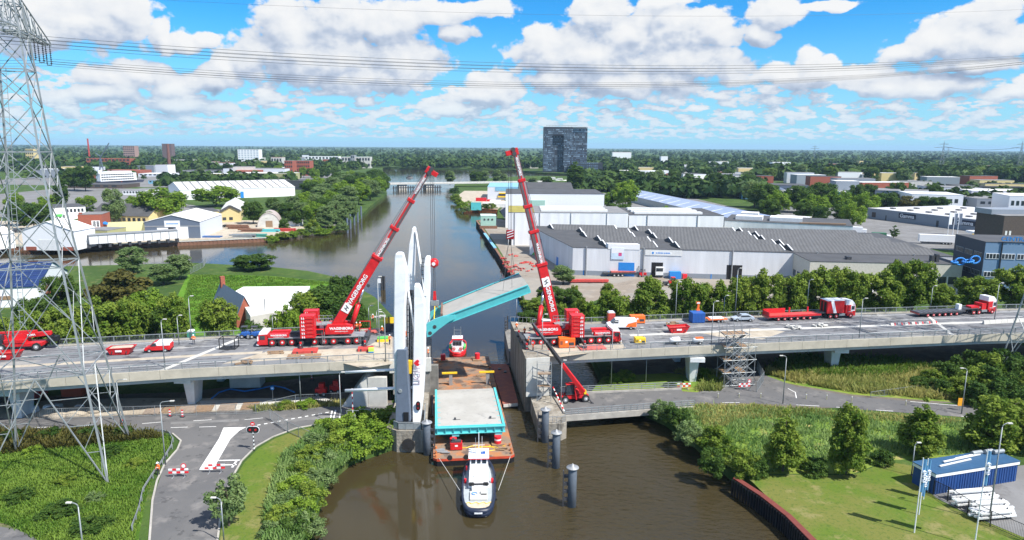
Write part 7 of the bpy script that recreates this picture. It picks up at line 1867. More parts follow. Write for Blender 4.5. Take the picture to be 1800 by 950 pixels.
t = thing('motor_boat', 'small dark boat on the wide water beyond the far bridge', 'boat', P(720,313,0), R(20)); mb(dark).hexa([(-4,-1.5,0),(4,-1.5,0),(4,1.5,0),(-4,1.5,0)],[(-4.5,-1.8,1.4),(5.5,-.4,1.6),(5.5,.4,1.6),(-4.5,1.8,1.4)]).box(-2,1.5,-1,1,1.4,3).build('hull', t)
TA, TB = P(955,303), P(1003,304); TA = XY(954,1110,G); TB = XY(1004,1110,G); Ht = hz(980,224,1110)
ang, L = along(TA,TB); t = thing('tower_block', 'dark grid faced high rise tower with a tall recessed slot', 'tower block', TA, ang)
tb_ = mat('tower_dark_cladding', (.030,.034,.045), .45, var=.12, scale=.3)
x1, x2 = L*.29, L*.71
b = mb(tb_).box(0,x1,0,30,0,Ht).box(x2,L,0,30,0,Ht).box(x1,x2,0,30,Ht*.82,Ht).box(x1,x2,7,30,0,Ht*.82); b.box(L,L+24,4,30,0,Ht*.985); b.build('wall', t)
mb(roofd).box(0,L+24,0.1,30,Ht+.02,Ht+.5).build('roof', t)
gw = mat('tower_window_glass', (.11,.16,.22), .15, var=.9, scale=.12, spec=.9)
gw2 = mat('tower_lit_look_glass', (.26,.36,.46), .15, var=.6, scale=.2, spec=.9); bands = mb(gw)  # lit look of some windows is put into a paler glass colour
for i in range(24):
 z = 3 + i*(Ht-5)/24; hq = (Ht-5)/24*.62
 for j in range(26):
  x = L*(j+.18)/26; xe = L*(j+.82)/26
  mid_x = (x+xe)/2
  if x1 < mid_x < x2 and z < Ht*.82:
   continue
  bands.m(gw2 if math.sin(i*1.7+j*.55)+random.uniform(-1,1) > .45 else gw)
  if random.random() < .85: bands.box(x,xe,-.12,.0,z,z+hq)
 for j in range(11):
  if random.random() < .72: bands.box(L+24*(j+.15)/11, L+24*(j+.85)/11, 3.88, 4.0, z, z+hq)
 for j in range(8):
  if random.random() < .6 and z < Ht*.8: bands.box(x1+(x2-x1)*(j+.2)/8, x1+(x2-x1)*(j+.7)/8, 6.9,7.02,z,z+hq)
wo = bands.build('windows', t); wo['kind'] = 'stuff'
b = mb(slate)
for i in range(25): z = 2.6+i*(Ht-5)/24; b.box(-.2,L+.1,-.25,-.13,z-.25,z)
b = mb(galv)
for k in range(9): b.beam((4+k*5,6,Ht+.5),(4+k*5,6,Ht+3.2),.3)
b.box(4,L+8,5.8,6.2,Ht+2.8,Ht+3.3); b.build('roof_railing', t)
t, L2 = hall('dark_annex', 'long low dark block at the foot of the high rise tower', 'building', XY(1003,1085,G), XY(1058,1085,G), 22, hz(1030,287,1085), tb_, roofd)
b = mb(gw)
for i in range(4):
 for j in range(14): b.box(L2*(j+.15)/14*.85, L2*(j+.8)/14*.85, -.12, 0, 2.5+i*4, 4.8+i*4)
b.parts('window', t)
G2 = G
t, L = hall('blue_roof_hall', 'hall with light blue wall strip and blue roof near the far bridge', 'hall', P(857,352)+V(0,0,0), XY(925,P(857,352).y,G), 60, hz(857,329,P(857,352).y), pale, mat('blue_roof',(.22,.44,.58),.6,var=.08)); hq = hz(857,329,P(857,352).y)
mb(yellow).box(8,L,-1.2,-.1,2.2,3.2).box(9,L,-1.3,-.2,5.0,5.8).build('yellow_crane_beams', t); mb(dark).box(9,L,-1,-.1,3.2,5.0).build('open_bay', t)
b = mb(skyblue); b.box(6,L,-.3,-.1,7.2,hq-.2); b.build('blue_strip', t)
t, L = hall('dark_roof_hall', 'hall with broad dark roof and light blue clerestory band', 'hall', XY(912,395,G), XY(1010,395,G), 70, hz(960,333,395)-4, skyblue, roofd, 'gable_side', 6)
t, L = hall('white_hall', 'white hall with brown window and roller doors, behind the right crane boom', 'hall', XY(888,350,G), XY(1060,350,G), 40, hz(900,341,350), white, roofd, doors=[('f',.04,.09,1.5,5,olive),('f',.11,.18,0,3.4,concl),('f',.42,.48,3,6,concl)])
mb(mint).box(L*.19,L*.40,-.4,0,0,hz(900,352,350)).build('mint_annex', t)
b = mb(white)
t, L = hall('white_hall', 'large white quay hall with yellowish lichen roof edge and open dark door, at the water', 'hall', XY(893,287,G)+V(0,0,0), XY(1102,287,G), 32, hz(900,374,287), cladw, roofg, doors=[('f',.006,.028,0,5.2,black),('l',.3,.6,0,4,slate)])
hq = hz(900,374,287)
mb(mat('lichen_roof', (.30,.26,.05), .9, var=.3, scale=.4)).box(0,11,0,31.5,hq+.14,hq+.2).build('lichen_patch', t)
b = mb(offwhite)
for k in range(3): b.box(14,L-8,5+k*8,8+k*8,hq+.14,hq+.9)
b.parts('roof_light', t); b = mb(grey)
for u in (.05,.26,.52,.82): b.box(L*u,L*u+.25,-.25,-.02,0,hq)
b.parts('downpipe', t)
t, L = hall('white_hall', 'second large white hall with long roof lights, right of the quay hall', 'hall', XY(1103.5,287,G), XY(1269,287,G), 34, hz(1180,379,287), cladw, roofd); hq = hz(1180,379,287)
b = mb(offwhite)
for k in range(3): b.box(3,L-8,4+k*9,7.5+k*9,hq+.15,hq+1.0)
b.parts('roof_light', t); b = mb(grey)
for u in (.19,.72): b.box(L*u,L*u+.3,-.3,-.02,0,hq)
b.parts('downpipe', t)
t, L = hall('white_hall', 'low white hall with raised roof blocks at the right end of the white halls', 'hall', XY(1271,300,G), XY(1495,280,G), 30, hz(1380,391,295), cladw, roofd); hq = hz(1380,391,295)
mb(offwhite).box(4,L*.3,6,14,hq+.15,hq+1.8).box(L*.36,L*.62,6,16,hq+.15,hq+1.8).box(L*.1,L*.25,18,26,hq+.15,hq+2.2).parts('roof_block', t); mb(wood).beam((L*.6,1,hq+.4),(L*.95,3,hq+.6),1.2,.5).build('timber_stack', t)
t, L = hall('mint_cabin', 'mint green cabin with round windows standing on the quay edge', 'cabin', P(845,402), P(872,402), 10, hz(850,380,P(845,402).y), mint, mat('mint_roof',(.50,.62,.55),.6,var=.06)); b = mb(dark)
for k in range(3): b.tube((L*(.25+.25*k),-.15,4.6),(L*(.25+.25*k),-.02,4.6),.5,12)
b.parts('round_window', t); mb(rustp).box(-.5,L+.5,-1.2,-.2,0,1.4).build('rusty_skirt', t)
t, L = hall('turquoise_container', 'turquoise container on the orange quay of the right bank', 'container', P(828,370), P(846,370), 5, 5, teal, mint)
t, L = hall('green_white_cabin', 'white and green cabin on the quay yard behind the right boom', 'cabin', P(931,448), P(949,449), 5, hz(935,421,P(935,448).y), white, roofg); mb(lime).add([(L*.2,-.03,0),(L,-.03,0),(L,-.03,4)],[(0,1,2)]).build('green_corner', t)
t = thing('yellow_gantry', 'pale yellow steel crane frame lying in the quay yard', 'steel frame', P(958,405), R(-30)); b = mb(mat('pale_yellow',(.60,.50,.22),.6,var=.1))
b.beam((0,0,6),(9,-2,4),.5).beam((0,3,6),(9,1,4),.5).beam((0,0,2.5),(9,-2,.6),.5).beam((0,3,2.5),(9,1,.6),.5)
for k in range(6): u=k/5; b.beam(V(0,0,6).lerp(V(9,-2,4),u),V(0,0,2.5).lerp(V(9,-2,.6),u),.35); b.beam(V(0,0,6).lerp(V(9,-2,4),u),V(0,3,6).lerp(V(9,1,4),u),.35); b.beam(V(0,0,2.5).lerp(V(9,-2,.6),u),V(0,0,6).lerp(V(9,-2,4),min(1,u+.2)),.3)
b.beam((0,1.5,0),(0,1.5,6),.6); b.build('lattice', t)
A, B = V(19.9,219.5,G), V(146,214,G); hW = hz(1008,436,219.5)
WA = P(1006,485); WY = WA.y
A, B = P(1006,485), P(1671,505); B = XY(1671, 206, G); A = XY(1006, 220, G)
t, L = hall('warehouse', 'large pale grey warehouse with corrugated dark roof, blue door and billboards in the right yard', 'warehouse', A, B, 58, hW, cladp, roofd, doors=[('f',.128,.172,0,4.6,bblue),('f',.205+.014,.262-.012,0,4.9,black),('f',.422,.463,0,4.7,black),('l',.28,.32,0,3.0,bblue)], over=.1)
b = mb(greyw).box(-.04,L+.04,-.05,-.02,0,1.6); b.m(bblue)
for k in range(14): b.box(L*(.03+k*.07),L*(.03+k*.07)+.3,-.09,-.051,0,1.6)
b.build('plinth', t)
b = mb(white).box(L*.098,L*.185,-.1,2.5,hW-.2,hW+1.5); b.build('roof_sign_panel', t)
nb = mb(corr)
NR_ = 5
for j in range(NR_):
 y0 = 1.5 + j*11.2; y1 = y0 + 10.6
 for (u0, u1) in ((.10 if j < 4 else .05, .24),(.30,.58),(.60,.96)):
  sh = (j % 2) * .015
  x0, x1 = L*(u0+sh), L*(u1+sh) if u1 < .9 else L*(u1 - .01*j)
  nb.add([(x0,y0,hW+.16),(x1,y0,hW+.16),(x1,y1,hW+.16),(x0,y1,hW+.16),(x0,y0+5.3,hW+1.75),(x1,y0+5.3,hW+1.75)], [(0,1,5,4),(2,3,4,5),(0,4,3),(1,2,5)])
nb.parts('roof_ridge', t)
b = mb(white)
for j in range(NR_):
 y0 = 1.5 + j*11.2; sh = (j % 2)*.015
 for u in ((.10 if j < 4 else .05),.24,.30,.58,.60): b.beam((L*(u+sh),y0+.8,hW+.5),(L*(u+sh),y0+5.3,hW+1.82),.35,.16)
b.parts('ridge_end', t)
b = mb(grey)
for u in (.038,.196,.435,.655,.90): b.tube((L*u,-.3,0),(L*u,-.3,hW+.6),.22,8)
b.parts('flue_pipe', t)
for o_ in t.children:      # the left gable wall is not square to the front
 for v in o_.data.vertices: v.co.x -= .34*max(0, v.co.y)*max(0, 1-v.co.x/L)
bb = mb(mat('billboard_sky', (.55,.68,.80), .5, var=.2, scale=.3)).box(L*.107,L*.142,-.22,-.06,5.6,9.4).build('billboard', t); mb(white).box(L*.108,L*.141,-.225,-.221,7.6,9.3).build('white_field', bb); mb(mat('pink_patch', (.62,.08,.22), .5, var=.2)).box(L*.127,L*.136,-.235,-.226,6.7,7.8).build('pink_shape', bb)
nbd = mb(offwhite).box(L*.20,L*.30,-.15,-.06,7.2,9.0).build('name_board', t); mb(white).box(L*.215,L*.272,-.165,-.151,7.5,8.5).build('white_panel', nbd); mb(bblue).tube((L*.221,-.19,8.0),(L*.221,-.166,8.0),.36,14).build('round_emblem', nbd)
b = mb(bblue)
for k in range(9): b.box(L*.229+k*.52,L*.229+k*.52+(.42 if k % 4 else .3),-.18,-.166,7.82,8.2)
b.build('faint_lettering', nbd)
tk = thing('parked_truck', 'pale truck parked inside the dark doorway of the grey warehouse', 'truck', A + (B-A)*.240 + V(0,3.0-3.6,0)); mb(offwhite).box(-1.25,1.25,-.2,.4,.5,3.6).build('cab', tk, bevel=.12); mb(glass).box(-1.1,1.1,-.22,-.2,2.1,3.2).build('windscreen', tk); mb(dark).box(-1.2,1.2,-.24,-.2,.5,.9).build('bumper', tk)
ct = thing('blue_container', 'small blue container beside the warehouse doorway', 'container', A + (B-A)*.278 + V(-1.5,-2.2,0)); mb(bblue).box(0,3.6,0,1.6,.1,2.4).build('body', ct); mb(signred).box(4.2,5.6,0,1,.1,1.6).build('red_bin', ct)
A, B = P(1415,505), P(1692,520); A = XY(1420,196,G); B = XY(1686,192,G); hO = hz(1560,463,194)
t, L = hall('low_office', 'beige concrete office with strip windows in front of the grey warehouse, right', 'office', A, B, 17, hO, mat('beige_concrete',(.54,.52,.45),.85,var=.1), roofd, windows=row_win('f',14,.03,.985,hO*.36,hO*.60,glass,.8)+row_win('f',14,.03,.985,.6,hO*.22,glass,.8)+row_win('l',4,.05,.95,2.2,4.2))
b = mb(white)
for k in range(15): b.box(L*(.024+k*.0683)-.12,L*(.024+k*.0683)+.12,-.1,-.02,hO*.34,hO*.62); b.box(L*(.024+k*.0683)-.2,L*(.024+k*.0683)+.2,-.1,-.02,0,hO*.24)
b.build('white_mullions', t); mb(dark).box(L*.83,L*.85,3,4.5,hO+.1,hO+2).box(L*.86,L*.88,3,4.5,hO+.1,hO+2.4).box(L*.28,L*.31,4,6,hO+.1,hO+1).parts('roof_vent', t)
CA = XY(1720,186,G); CB = XY(1860,183,G); hB = hz(1722,426,186)
bluef = mat('mid_blue_panels', (.16,.26,.39), .55, var=.06); dkf = mat('dark_blue_panels', (.030,.042,.065), .55, var=.08)
t, L = hall('blue_office', 'three storey blue panelled office with blue rooftop letters and chain sculpture, right', 'office', CA, CB, 17, hB, bluef, roofd)
mb(dkf).box(-.12,-.02,-.05,17,0,hB+.02).build('dark_side_panels', t)
for i in range(3):
 z = hB*(.10+.31*i)
 for k in range(5):
  wn = mb(white).box(.4+k*3.9,.4+k*3.9+3.4,-.12,-.01,z,z+1.55).build('window', t); b = mb(glass)
  for q in range(4): b.box(.52+k*3.9+q*.84,.52+k*3.9+q*.84+.68,-.14,-.121,z+.15,z+1.4)
  b.build('pane', wn)
 for k in range(3):
  wn = mb(galv).box(-.2,-.11,.8+k*5.2,.8+k*5.2+4.4,z,z+1.5).build('window', t); b = mb(glass)
  for q in range(5): b.box(-.22,-.201,.9+k*5.2+q*.86,.9+k*5.2+q*.86+.72,z+.12,z+1.38)
  b.build('pane', wn)
text('CENTRAL INDUSTRY', 1.7, mat('sign_blue', (.03,.22,.55), .4, var=.03), t, (3.6,-.25,hB+1.0), (1,0,0), (0,0,1), align='LEFT', ext=.12, bold=.02, name='roof_letters')
b = mb(black).box(.0+4.0,4.25,-.3,-.1,0,hB); b.build('downpipe', t)
ch = thing('chain_sculpture', 'giant blue chain sculpture hung between the beige and the blue office', 'sculpture', XY(1690,183.5,G) + V(0,0,hz(1690,460,183.5)))
def link(cx, cz, rx, rz_, rot, flat):
 b = mb(bblue); n = 20; pts = []
 for i in range(n+1):
  a0 = 2*math.pi*i/n; x, y = rx*math.cos(a0), rz_*math.sin(a0)
  if flat: q = V(x, y*.9, y*.25)
  else: q = V(x, 0, y)
  q = Matrix.Rotation(rot,3,'Y') @ q; pts.append(V(cx+q.x, q.y, cz+q.z))
 b.path(pts, .24, 8); return b.build('link', ch, True)
link(-1.7,0,1.4,.95,0,False); link(.4,.1,1.5,.8,R(-8),True); link(2.3,.5,1.3,1.0,R(-6),False); link(-3.2,-.2,.8,.6,0,True)
t, L = hall('brown_brick_block', 'dark brown brick block at the right edge behind the blue office', 'building', XY(1756,262,G), XY(1870,262,G), 16, hz(1760,380,262), brickd, roofg, windows=[('f',.04,.07,8.0,10.5,offwhite),('f',.10,.13,8.0,10.5,offwhite),('f',.03,.06,3.5,6,offwhite)])
mb(greyw).box(-1,L,6,16,hz(1760,380,262),hz(1760,371,262)).build('upper_storey', t)
GA, GB = XY(1523,412,G), XY(1719,345,G); hG = hz(1523,366,412)
t, L = hall('store_hall', 'long grey retail hall with two dark signs and pale roof', 'store', GA, GB, 70, hG, greyw, mat('pale_roof_sheet',(.50,.50,.51),.7,var=.1,scale=.1), windows=[('f',.05,.09,1,4,brickd),('f',.19,.2,0,3,dark),('f',.66,.68,0,3.4,dark)])
b = mb(roofd)
for j in range(4):
 for k in range(5): b.box(L*.12+k*L*.17+j*3,L*.12+k*L*.17+j*3+2.6,8+j*15,10+j*15,hG+.14,hG+.8)
b.parts('roof_vent', t)
for u0, u1, w in ((.32,.485,1),(.79,1.0,1)):
 sg = mb(mat('sign_navy',(.012,.014,.035),.5,var=.05)).box(L*u0,L*u1-.6,-.25,-.07,hG*.42,hG*.85).build('sign_board', t)
 text('Gamma', 2.9, white, sg, (L*(u0+u1)/2-.3,-.28,hG*.62), (1,0,0), (0,0,1), ext=.02, bold=.06, width=1.05)
mb(white).box(L,L+.1,0,28,0,hG-.1).build('white_end_panels', t)
b = mb(glass); b.box(L+.1,L+.16,3,7,4,6); b.box(L+.1,L+.16,9,11,4,6); b.box(L+.1,L+.16,20,23,4,6); b.parts('end_window', t)
for i, px in enumerate((1665,1674,1682)):
 t = thing('flag_pole', ('left','middle','right')[i]+' flag pole with banner in front of the second dark store sign', 'flag', XY(px,333,G), 0, 'flag poles before the store'); mb(white).tube((0,0,0),(0,0,11),.14,6).build('pole', t); mb(slate if i else white).box(.1,1.5,-.05,.05,5,10.5).build('flag_cloth', t)
t = thing('filling_station', 'petrol station canopy with yellow edge in front of the brown block', 'filling station', XY(1718,300,G)); mb(white).box(0,12,0,9,4.2,5.2).build('canopy', t); mb(yellow).box(-3,12,-.2,-.02,4.3,4.7).build('yellow_edge', t); mb(concl).box(2,2.5,2,2.5,0,4.2).box(9,9.5,2,2.5,0,4.2).build('posts', t)
t = thing('white_semitrailer', 'long white trailer parked on the verge behind the grey warehouse', 'trailer', XY(1615,300,G), R(-16)); mb(white).box(0,14,0,2.6,1.1,4.2).build('box_body', t); mb(dark).box(1,13,.2,2.4,.5,1.1).build('chassis', t)
for x in (9.5,10.8,12.1):
 for y in (.2,2.4): wheel(t, x, y, .5, .35, grey)
for i,(px,Y,m_,lab,hh) in enumerate(((1507,335,white,'white box truck parked at the timber yard beyond the warehouse',3.4),(1530,318,white,'white van parked beyond the warehouse roof',2.2),(1548,312,mat('truck_green',(.03,.14,.06),.5,var=.1),'green lorry parked beyond the warehouse roof',3.4))):
 t = thing('parked_truck', lab, 'truck', XY(px,Y,G), R(-20)); mb(m_).box(-4,2,-1.2,1.2,.7,hh).build('box_body', t, bevel=.08); mb(white).box(2.1,3.9,-1.1,1.1,.6,hh*.72).build('cab', t, bevel=.12); mb(glass).box(3.2,3.95,-1.0,1.0,hh*.42,hh*.66).build('windscreen', t)
 for x in (-3,2.9):
  for y in (-1,1): wheel(t, x, y, .45, .3, grey)
t, L = hall('solar_hall', 'long hall with pale blue solar roof running away behind the hedge trees', 'hall', XY(1398,345,G), XY(1140,560,G), 26, 4.5, concl, mat('pale_solar',(.30,.36,.48),.35,var=.15,scale=.3), 'gable_side', 3.0)
b = mb(white)
for k in range(14): b.beam((3+k*L/14,.6,4.9),(3+k*L/14,12.6,7.5),.9,.12); b.beam((3+k*L/14,25.4,4.9),(3+k*L/14,13.4,7.5),.9,.12)
b.parts('white_strip', t)
t, L = hall('canopy', 'flat white canopy roof beside the near end of the solar hall', 'canopy', XY(1352,350,G), XY(1412,340,G), 14, 6.5, cream, roofw)
right_list = [(1302,1380,333,560,skyblue,slate,'blue grey hall with curved roof edge, mid right',0),(1345,1420,326,600,slate,roofd,'dark flat hall beyond the white office, mid right',0),(1375,1418,336,470,white,roofw,'white two storey office with small square windows, mid right',2),(1335,1375,338,480,red2,roofg,'low building with red panels left of the white office',0),(1118,1150,330,640,cream,roofg,'cream flat building behind the yellow green tree',1),
(1480,1545,340,560,skyblue,roofw,'long low hall with light blue front beyond the trees, right',0),(1490,1540,332,700,pale,roofw,'pale flat hall far right between trees',0),(1535,1580,335,520,greyw,roofg,'grey hall with brown corner behind the store trees',0),(1585,1628,337,500,white,roofg,'white hall with purple sign right of the round trees',3),(1600,1690,342,470,white,mat('pale_roof2',(.6,.62,.66),.7,var=.08),'white and grey hall with pale flat roof behind the store',0),
(1635,1725,330,600,pale,roofg,'pale hall with grey roof far right',0),(1690,1800,328,640,dark,roofd,'dark showroom with arched windows far right',0),(1705,1830,336,560,mat('pale_lilac',(.60,.60,.70),.6,var=.05),roofw,'wide lilac white hall far right with two square windows',4),(1715,1840,350,480,greyw,roofg,'grey flat hall just behind the store roof at the right edge',0),(1770,1850,345,440,white,roofw,'white flat building at the right edge above the store roof',0),(1420,1470,322,900,white,roofw,'far white sheds in the trees right',0),(1560,1640,325,820,concl,roofg,'far pale row of halls right',0),(1640,1760,322,900,pale,roofw,'far long pale hall row at the right',0)]
for (px0,px1,yt,Y,m_,rm,lab,sp_) in right_list:
 A, B = XY(px0,Y,G), XY(px1,Y-8,G); hq = max(3.5, hz((px0+px1)/2,yt,Y))
 t, L = hall('industrial_hall', lab, 'hall', A, B, 34, hq, m_, rm, windows=row_win('f',8,.05,.95,hq*.5,hq*.75) if sp_ in (0,2) else ())
 if sp_ == 3: mb(mat('purple_sign',(.25,.05,.25),.5,var=.05)).box(L*.55,L*.9,-.2,-.05,hq*.5,hq*.75).build('sign_board', t)
 if sp_ == 4: mb(dark).box(L*.45,L*.48,-.1,-.02,4,6.5).box(L*.6,L*.63,-.1,-.02,4,6.5).build('windows', t)
for i,(px,py,lab) in enumerate(((972,318,'white cabin boats moored at the far canal left of the tall poplar'),(985,320,'white yacht beside the other boats left of the tall poplar'),(1205,318,'white boat in the marina, leftmost'),(1222,320,'white boat in the marina, middle'),(1240,319,'white boat in the marina, right'),(1192,316,'long bluish boat roof in the marina'))):
 p = P(px,py,.5); t = thing('motor_yacht', lab, 'boat', p, R(15)); mb(white).hexa([(-6,-1.6,0),(6,-1.6,0),(6,1.6,0),(-6,1.6,0)],[(-6.5,-1.9,2),(8,-.3,2.3),(8,.3,2.3),(-6.5,1.9,2)]).build('hull', t); mb(offwhite if i % 2 else white).box(-4,2.5,-1.3,1.3,2,4.4).build('cabin', t); mb(glass).box(-3.5,2.0,-1.34,-1.3,2.9,3.8).build('windows', t)
for i,(px0,px1,yt,Y,m_,lab) in enumerate(((1075,1108,268,1900,white,'white building with a red edge in the woods right of the tower block'),(1160,1172,275,1500,white,'small white house in the woods'),(1195,1235,290,1150,white,'white row of houses in the trees beyond the marina'),(1252,1270,292,1120,pale,'pale house in the trees right of the marina'),(1350,1400,292,1180,white,'white greenhouse strips in the tree belt on the right'),(930,945,290,1300,concl,'pale house in the trees left of the tower block'),(1460,1490,300,1100,white,'white vehicles and sheds behind the tree belt'))):
 A, B = XY(px0,Y,G), XY(px1,Y,G); hall('far_building', lab, 'building', A, B, 16, max(4,hz((px0+px1)/2,yt,Y)), m_, roofg if i != 0 else red2, windows=row_win('f',5,.1,.9,2,4))
for i,(px,py,m_,nm,lab) in enumerate([(370,393,red,'car','small red car parked beside the yellow hall'),(379,393,white,'car','small white car parked right of the red one'),(398,400,dark,'car','dark car in the middle of the left quay yard'),(150,395,mat('teal_van',(.03,.2,.2),.5,var=.05),'car','dark car parked behind the red brick house'),(30,409,dark,'car','dark car parked behind the white gabled hall')]):
 p = P(px,py,G); van(p+V(2.1,0,0), p-V(2.1,0,0), lab, 'parked_car', 'car', m_, 'car', z=G)
for i,(px,py,m_,n,lab) in enumerate([(418,403,rustp,7,'rack of rusty steel on the left quay yard'),(440,408,rustp,6,'long rusty steel stack near the arched hut'),(425,418,galv,6,'grey steel stack at the left quay edge'),(450,417,mat('teal_bins',(.08,.3,.25),.6,var=.2),5,'green blue bins at the left quay edge'),(470,408,teal,4,'turquoise beam stack in front of the arched hut'),(500,407,red2,5,'red steel stack in front of the small white hut'),(365,418,mat('blue_bins',(.05,.12,.3),.6,var=.2),3,'blue crates right of the blue grey warehouse'),(170,432,dark,4,'dark gear below the white pontoon, left')]):
 b = mb(m_)
 for k in range(n): z = .3+(k//3)*.8; y = (k%3)*1.1; b.beam((random.uniform(-6,-4),y,z),(random.uniform(4,6),y,z),.8,.6)
 tag(b.build('steel_stack', loc=P(px,py,G)), lab, 'steel')
for i,(px,Y,m_,lab) in enumerate([(905,420,dark,'dark plant at the left side of the blue roofed hall'),(845,520,red,'red container on the right bank near the far bridge'),(870,500,white,'white van and tarps on the right bank yard'),(858,480,offwhite,'pale tarpaulin stacks on the right bank yard'),(880,470,offwhite,'white container on the right bank yard')]):
 b = mb(m_); b.box(-4,4,-1.5,1.5,0,2.6); b.box(4.3,8,-1.2,1.2,0,1.4); tag(b.build('container_stack', loc=XY(px,Y,G)), lab, 'container')
# ================================================================== vegetation
def leaf_mesh(name, clumps, per, leaf, m_, seed, trunk=None, flat=0.0):
 """clumps = [(x,y,z,r)]; many small quads spread over each clump"""
 g = np.random.default_rng(seed); V4 = []; T = []
 for (x, y, z, r_) in clumps:
  n = int(per * (r_ ** 1.6) / 1.0); n = max(12, n)
  d = g.normal(size=(n, 3)); d /= np.linalg.norm(d, axis=1)[:, None]
  d[:, 2] = np.where((d[:, 2] < -.5) & (g.random(n) < .6), -d[:, 2], d[:, 2])
  rad = r_ * (g.random(n) ** .35) * (.85 + .3*g.random(n))
  c = np.array([x, y, z]) + d * rad[:, None] * np.array([1, 1, .9])
  nn = d * .9 + g.normal(size=(n, 3)) * .55 + np.array([0, 0, .35]); nn /= np.linalg.norm(nn, axis=1)[:, None]
  a = np.cross(nn, g.normal(size=(n, 3))); a /= np.linalg.norm(a, axis=1)[:, None]; b = np.cross(nn, a)
  s = leaf * (.55 + .9*g.random(n))[:, None]; a = a*s*.5; b = b*s*.5*(.6 + .5*g.random(n))[:, None]
  droop = nn * (s * .18)
  quad = np.stack([c-a-b*.3, c-b+droop*.0, c+a-b*.2, c+b-droop], axis=1)
  V4.append(quad.reshape(-1, 3)); t = np.clip(g.normal(.5, .16) + g.normal(0, .16, n), 0, 1); T.append(np.repeat(t, 4))
 Vv = np.concatenate(V4); T = np.concatenate(T); nq = len(Vv)//4
 me = bpy.data.meshes.new(name)
 me.vertices.add(len(Vv)); me.vertices.foreach_set('co', Vv.astype(np.float32).ravel())
 me.loops.add(nq*4); me.loops.foreach_set('vertex_index', np.arange(nq*4, dtype=np.int32))
 me.polygons.add(nq); me.polygons.foreach_set('loop_start', np.arange(0, nq*4, 4, dtype=np.int32))
 try: me.polygons.foreach_set('loop_total', np.full(nq, 4, dtype=np.int32))
 except Exception: pass
 at = me.attributes.new('tint', 'FLOAT', 'POINT'); at.data.foreach_set('value', T.astype(np.float32))
 me.materials.append(m_); me.update(calc_edges=True); me.validate()
 return me
def crown_clumps(kind, n, seed):
 g = random.Random(seed); out = []
 for i in range(n):
  for _ in range(60):
   x, y, z = g.uniform(-1,1), g.uniform(-1,1), g.uniform(0,1)
   r2 = math.hypot(x, y)
   if kind == 'round': lim = math.sqrt(max(0, 1-((z-.48)/.54)**2))
   elif kind == 'cone': lim = (1-z)**.75*.98 if z > .16 else .55 + z*2.2
   elif kind == 'tall': lim = math.sqrt(max(0, 1-((z-.5)/.52)**2))*.9
   elif kind == 'dome': lim = math.sqrt(max(0, 1-(z*.98)**2.0))
   else: lim = math.sqrt(max(0, 1-((z-.45)/.57)**2))
   if r2 < lim and r2 > lim*(.35 if g.random() < .75 else 0): break
  out.append((x*.86, y*.86, .06+z*.84, g.uniform(.11,.19) if kind == 'cone' else g.uniform(.15,.28)))
 return out
PROTO = {}
def proto(kind, m_, h, w, n, per, leaf, seed, z0=.18, trunk=True, label='', name='tree'):
 cl = [(x*w/2, y*w/2, h*z0 + z*h*(1-z0), r_*(w/2*.9 + h*.12)) for x, y, z, r_ in crown_clumps(kind, n, seed)]
 cm = leaf_mesh('crown', cl, per, leaf, m_, seed)
 tm = None
 if trunk:
  b = mb(bark); tr = max(.12, h*.018); b.tube((0,0,-.3),(0,0,h*(z0+.15)),tr,8,tr*.75); b.tube((0,0,h*(z0+.15)),(0.1,0.05,h*.75),tr*.75,6,tr*.2)
  g = random.Random(seed+5)
  for k in range(6): a0 = k*1.05+g.random(); z = h*(z0+.05+.09*k); b.tube((0,0,z),(math.cos(a0)*w*.33,math.sin(a0)*w*.33,z+h*.16),tr*.4,5,tr*.12)
  tm = b.mesh('trunk')
 PROTO[label] = (cm, tm, name, h, w)
proto('round', leafA, 10, 7.4, 60, 190, .34, 1, .16, label='linden')
proto('round', leafA, 10, 7.0, 56, 190, .34, 21, .14, label='linden2')
proto('cone', leafA, 9, 6.4, 120, 200, .27, 2, .05, label='cone')
proto('cone', leafA, 9, 6.6, 115, 200, .27, 22, .05, label='cone2')
proto('round', leafB, 12, 10, 64, 110, .46, 3, .12, label='dark')
proto('round', leafC, 12, 10, 64, 110, .46, 4, .12, label='bright')
proto('tall', leafD, 14, 8.5, 60, 110, .44, 5, .08, label='silver')
proto('tall', leafB, 18, 6.5, 50, 60, .60, 6, .06, label='poplar')
proto('round', leafE, 12, 10, 50, 60, .60, 7, .12, label='brown')
proto('round', leafG, 9, 7, 36, 60, .60, 8, .1, label='purple')
proto('cone', leafB, 12, 6, 46, 60, .5, 9, .05, label='conifer')
proto('dome', leafA, 4, 5.6, 40, 220, .26, 10, .0, False, 'bush', 'shrub')
proto('dome', leafC, 4, 5.6, 40, 220, .26, 11, .0, False, 'bush_bright', 'shrub')
proto('dome', leafB, 4, 5.6, 40, 210, .27, 12, .0, False, 'bush_dark', 'shrub')
proto('dome', leafD, 4, 5.6, 40, 220, .25, 13, .0, False, 'bush_silver', 'shrub')
proto('round', leafD, 5.2, 4.2, 40, 190, .26, 14, .2, label='small_willow')
NT = [0]
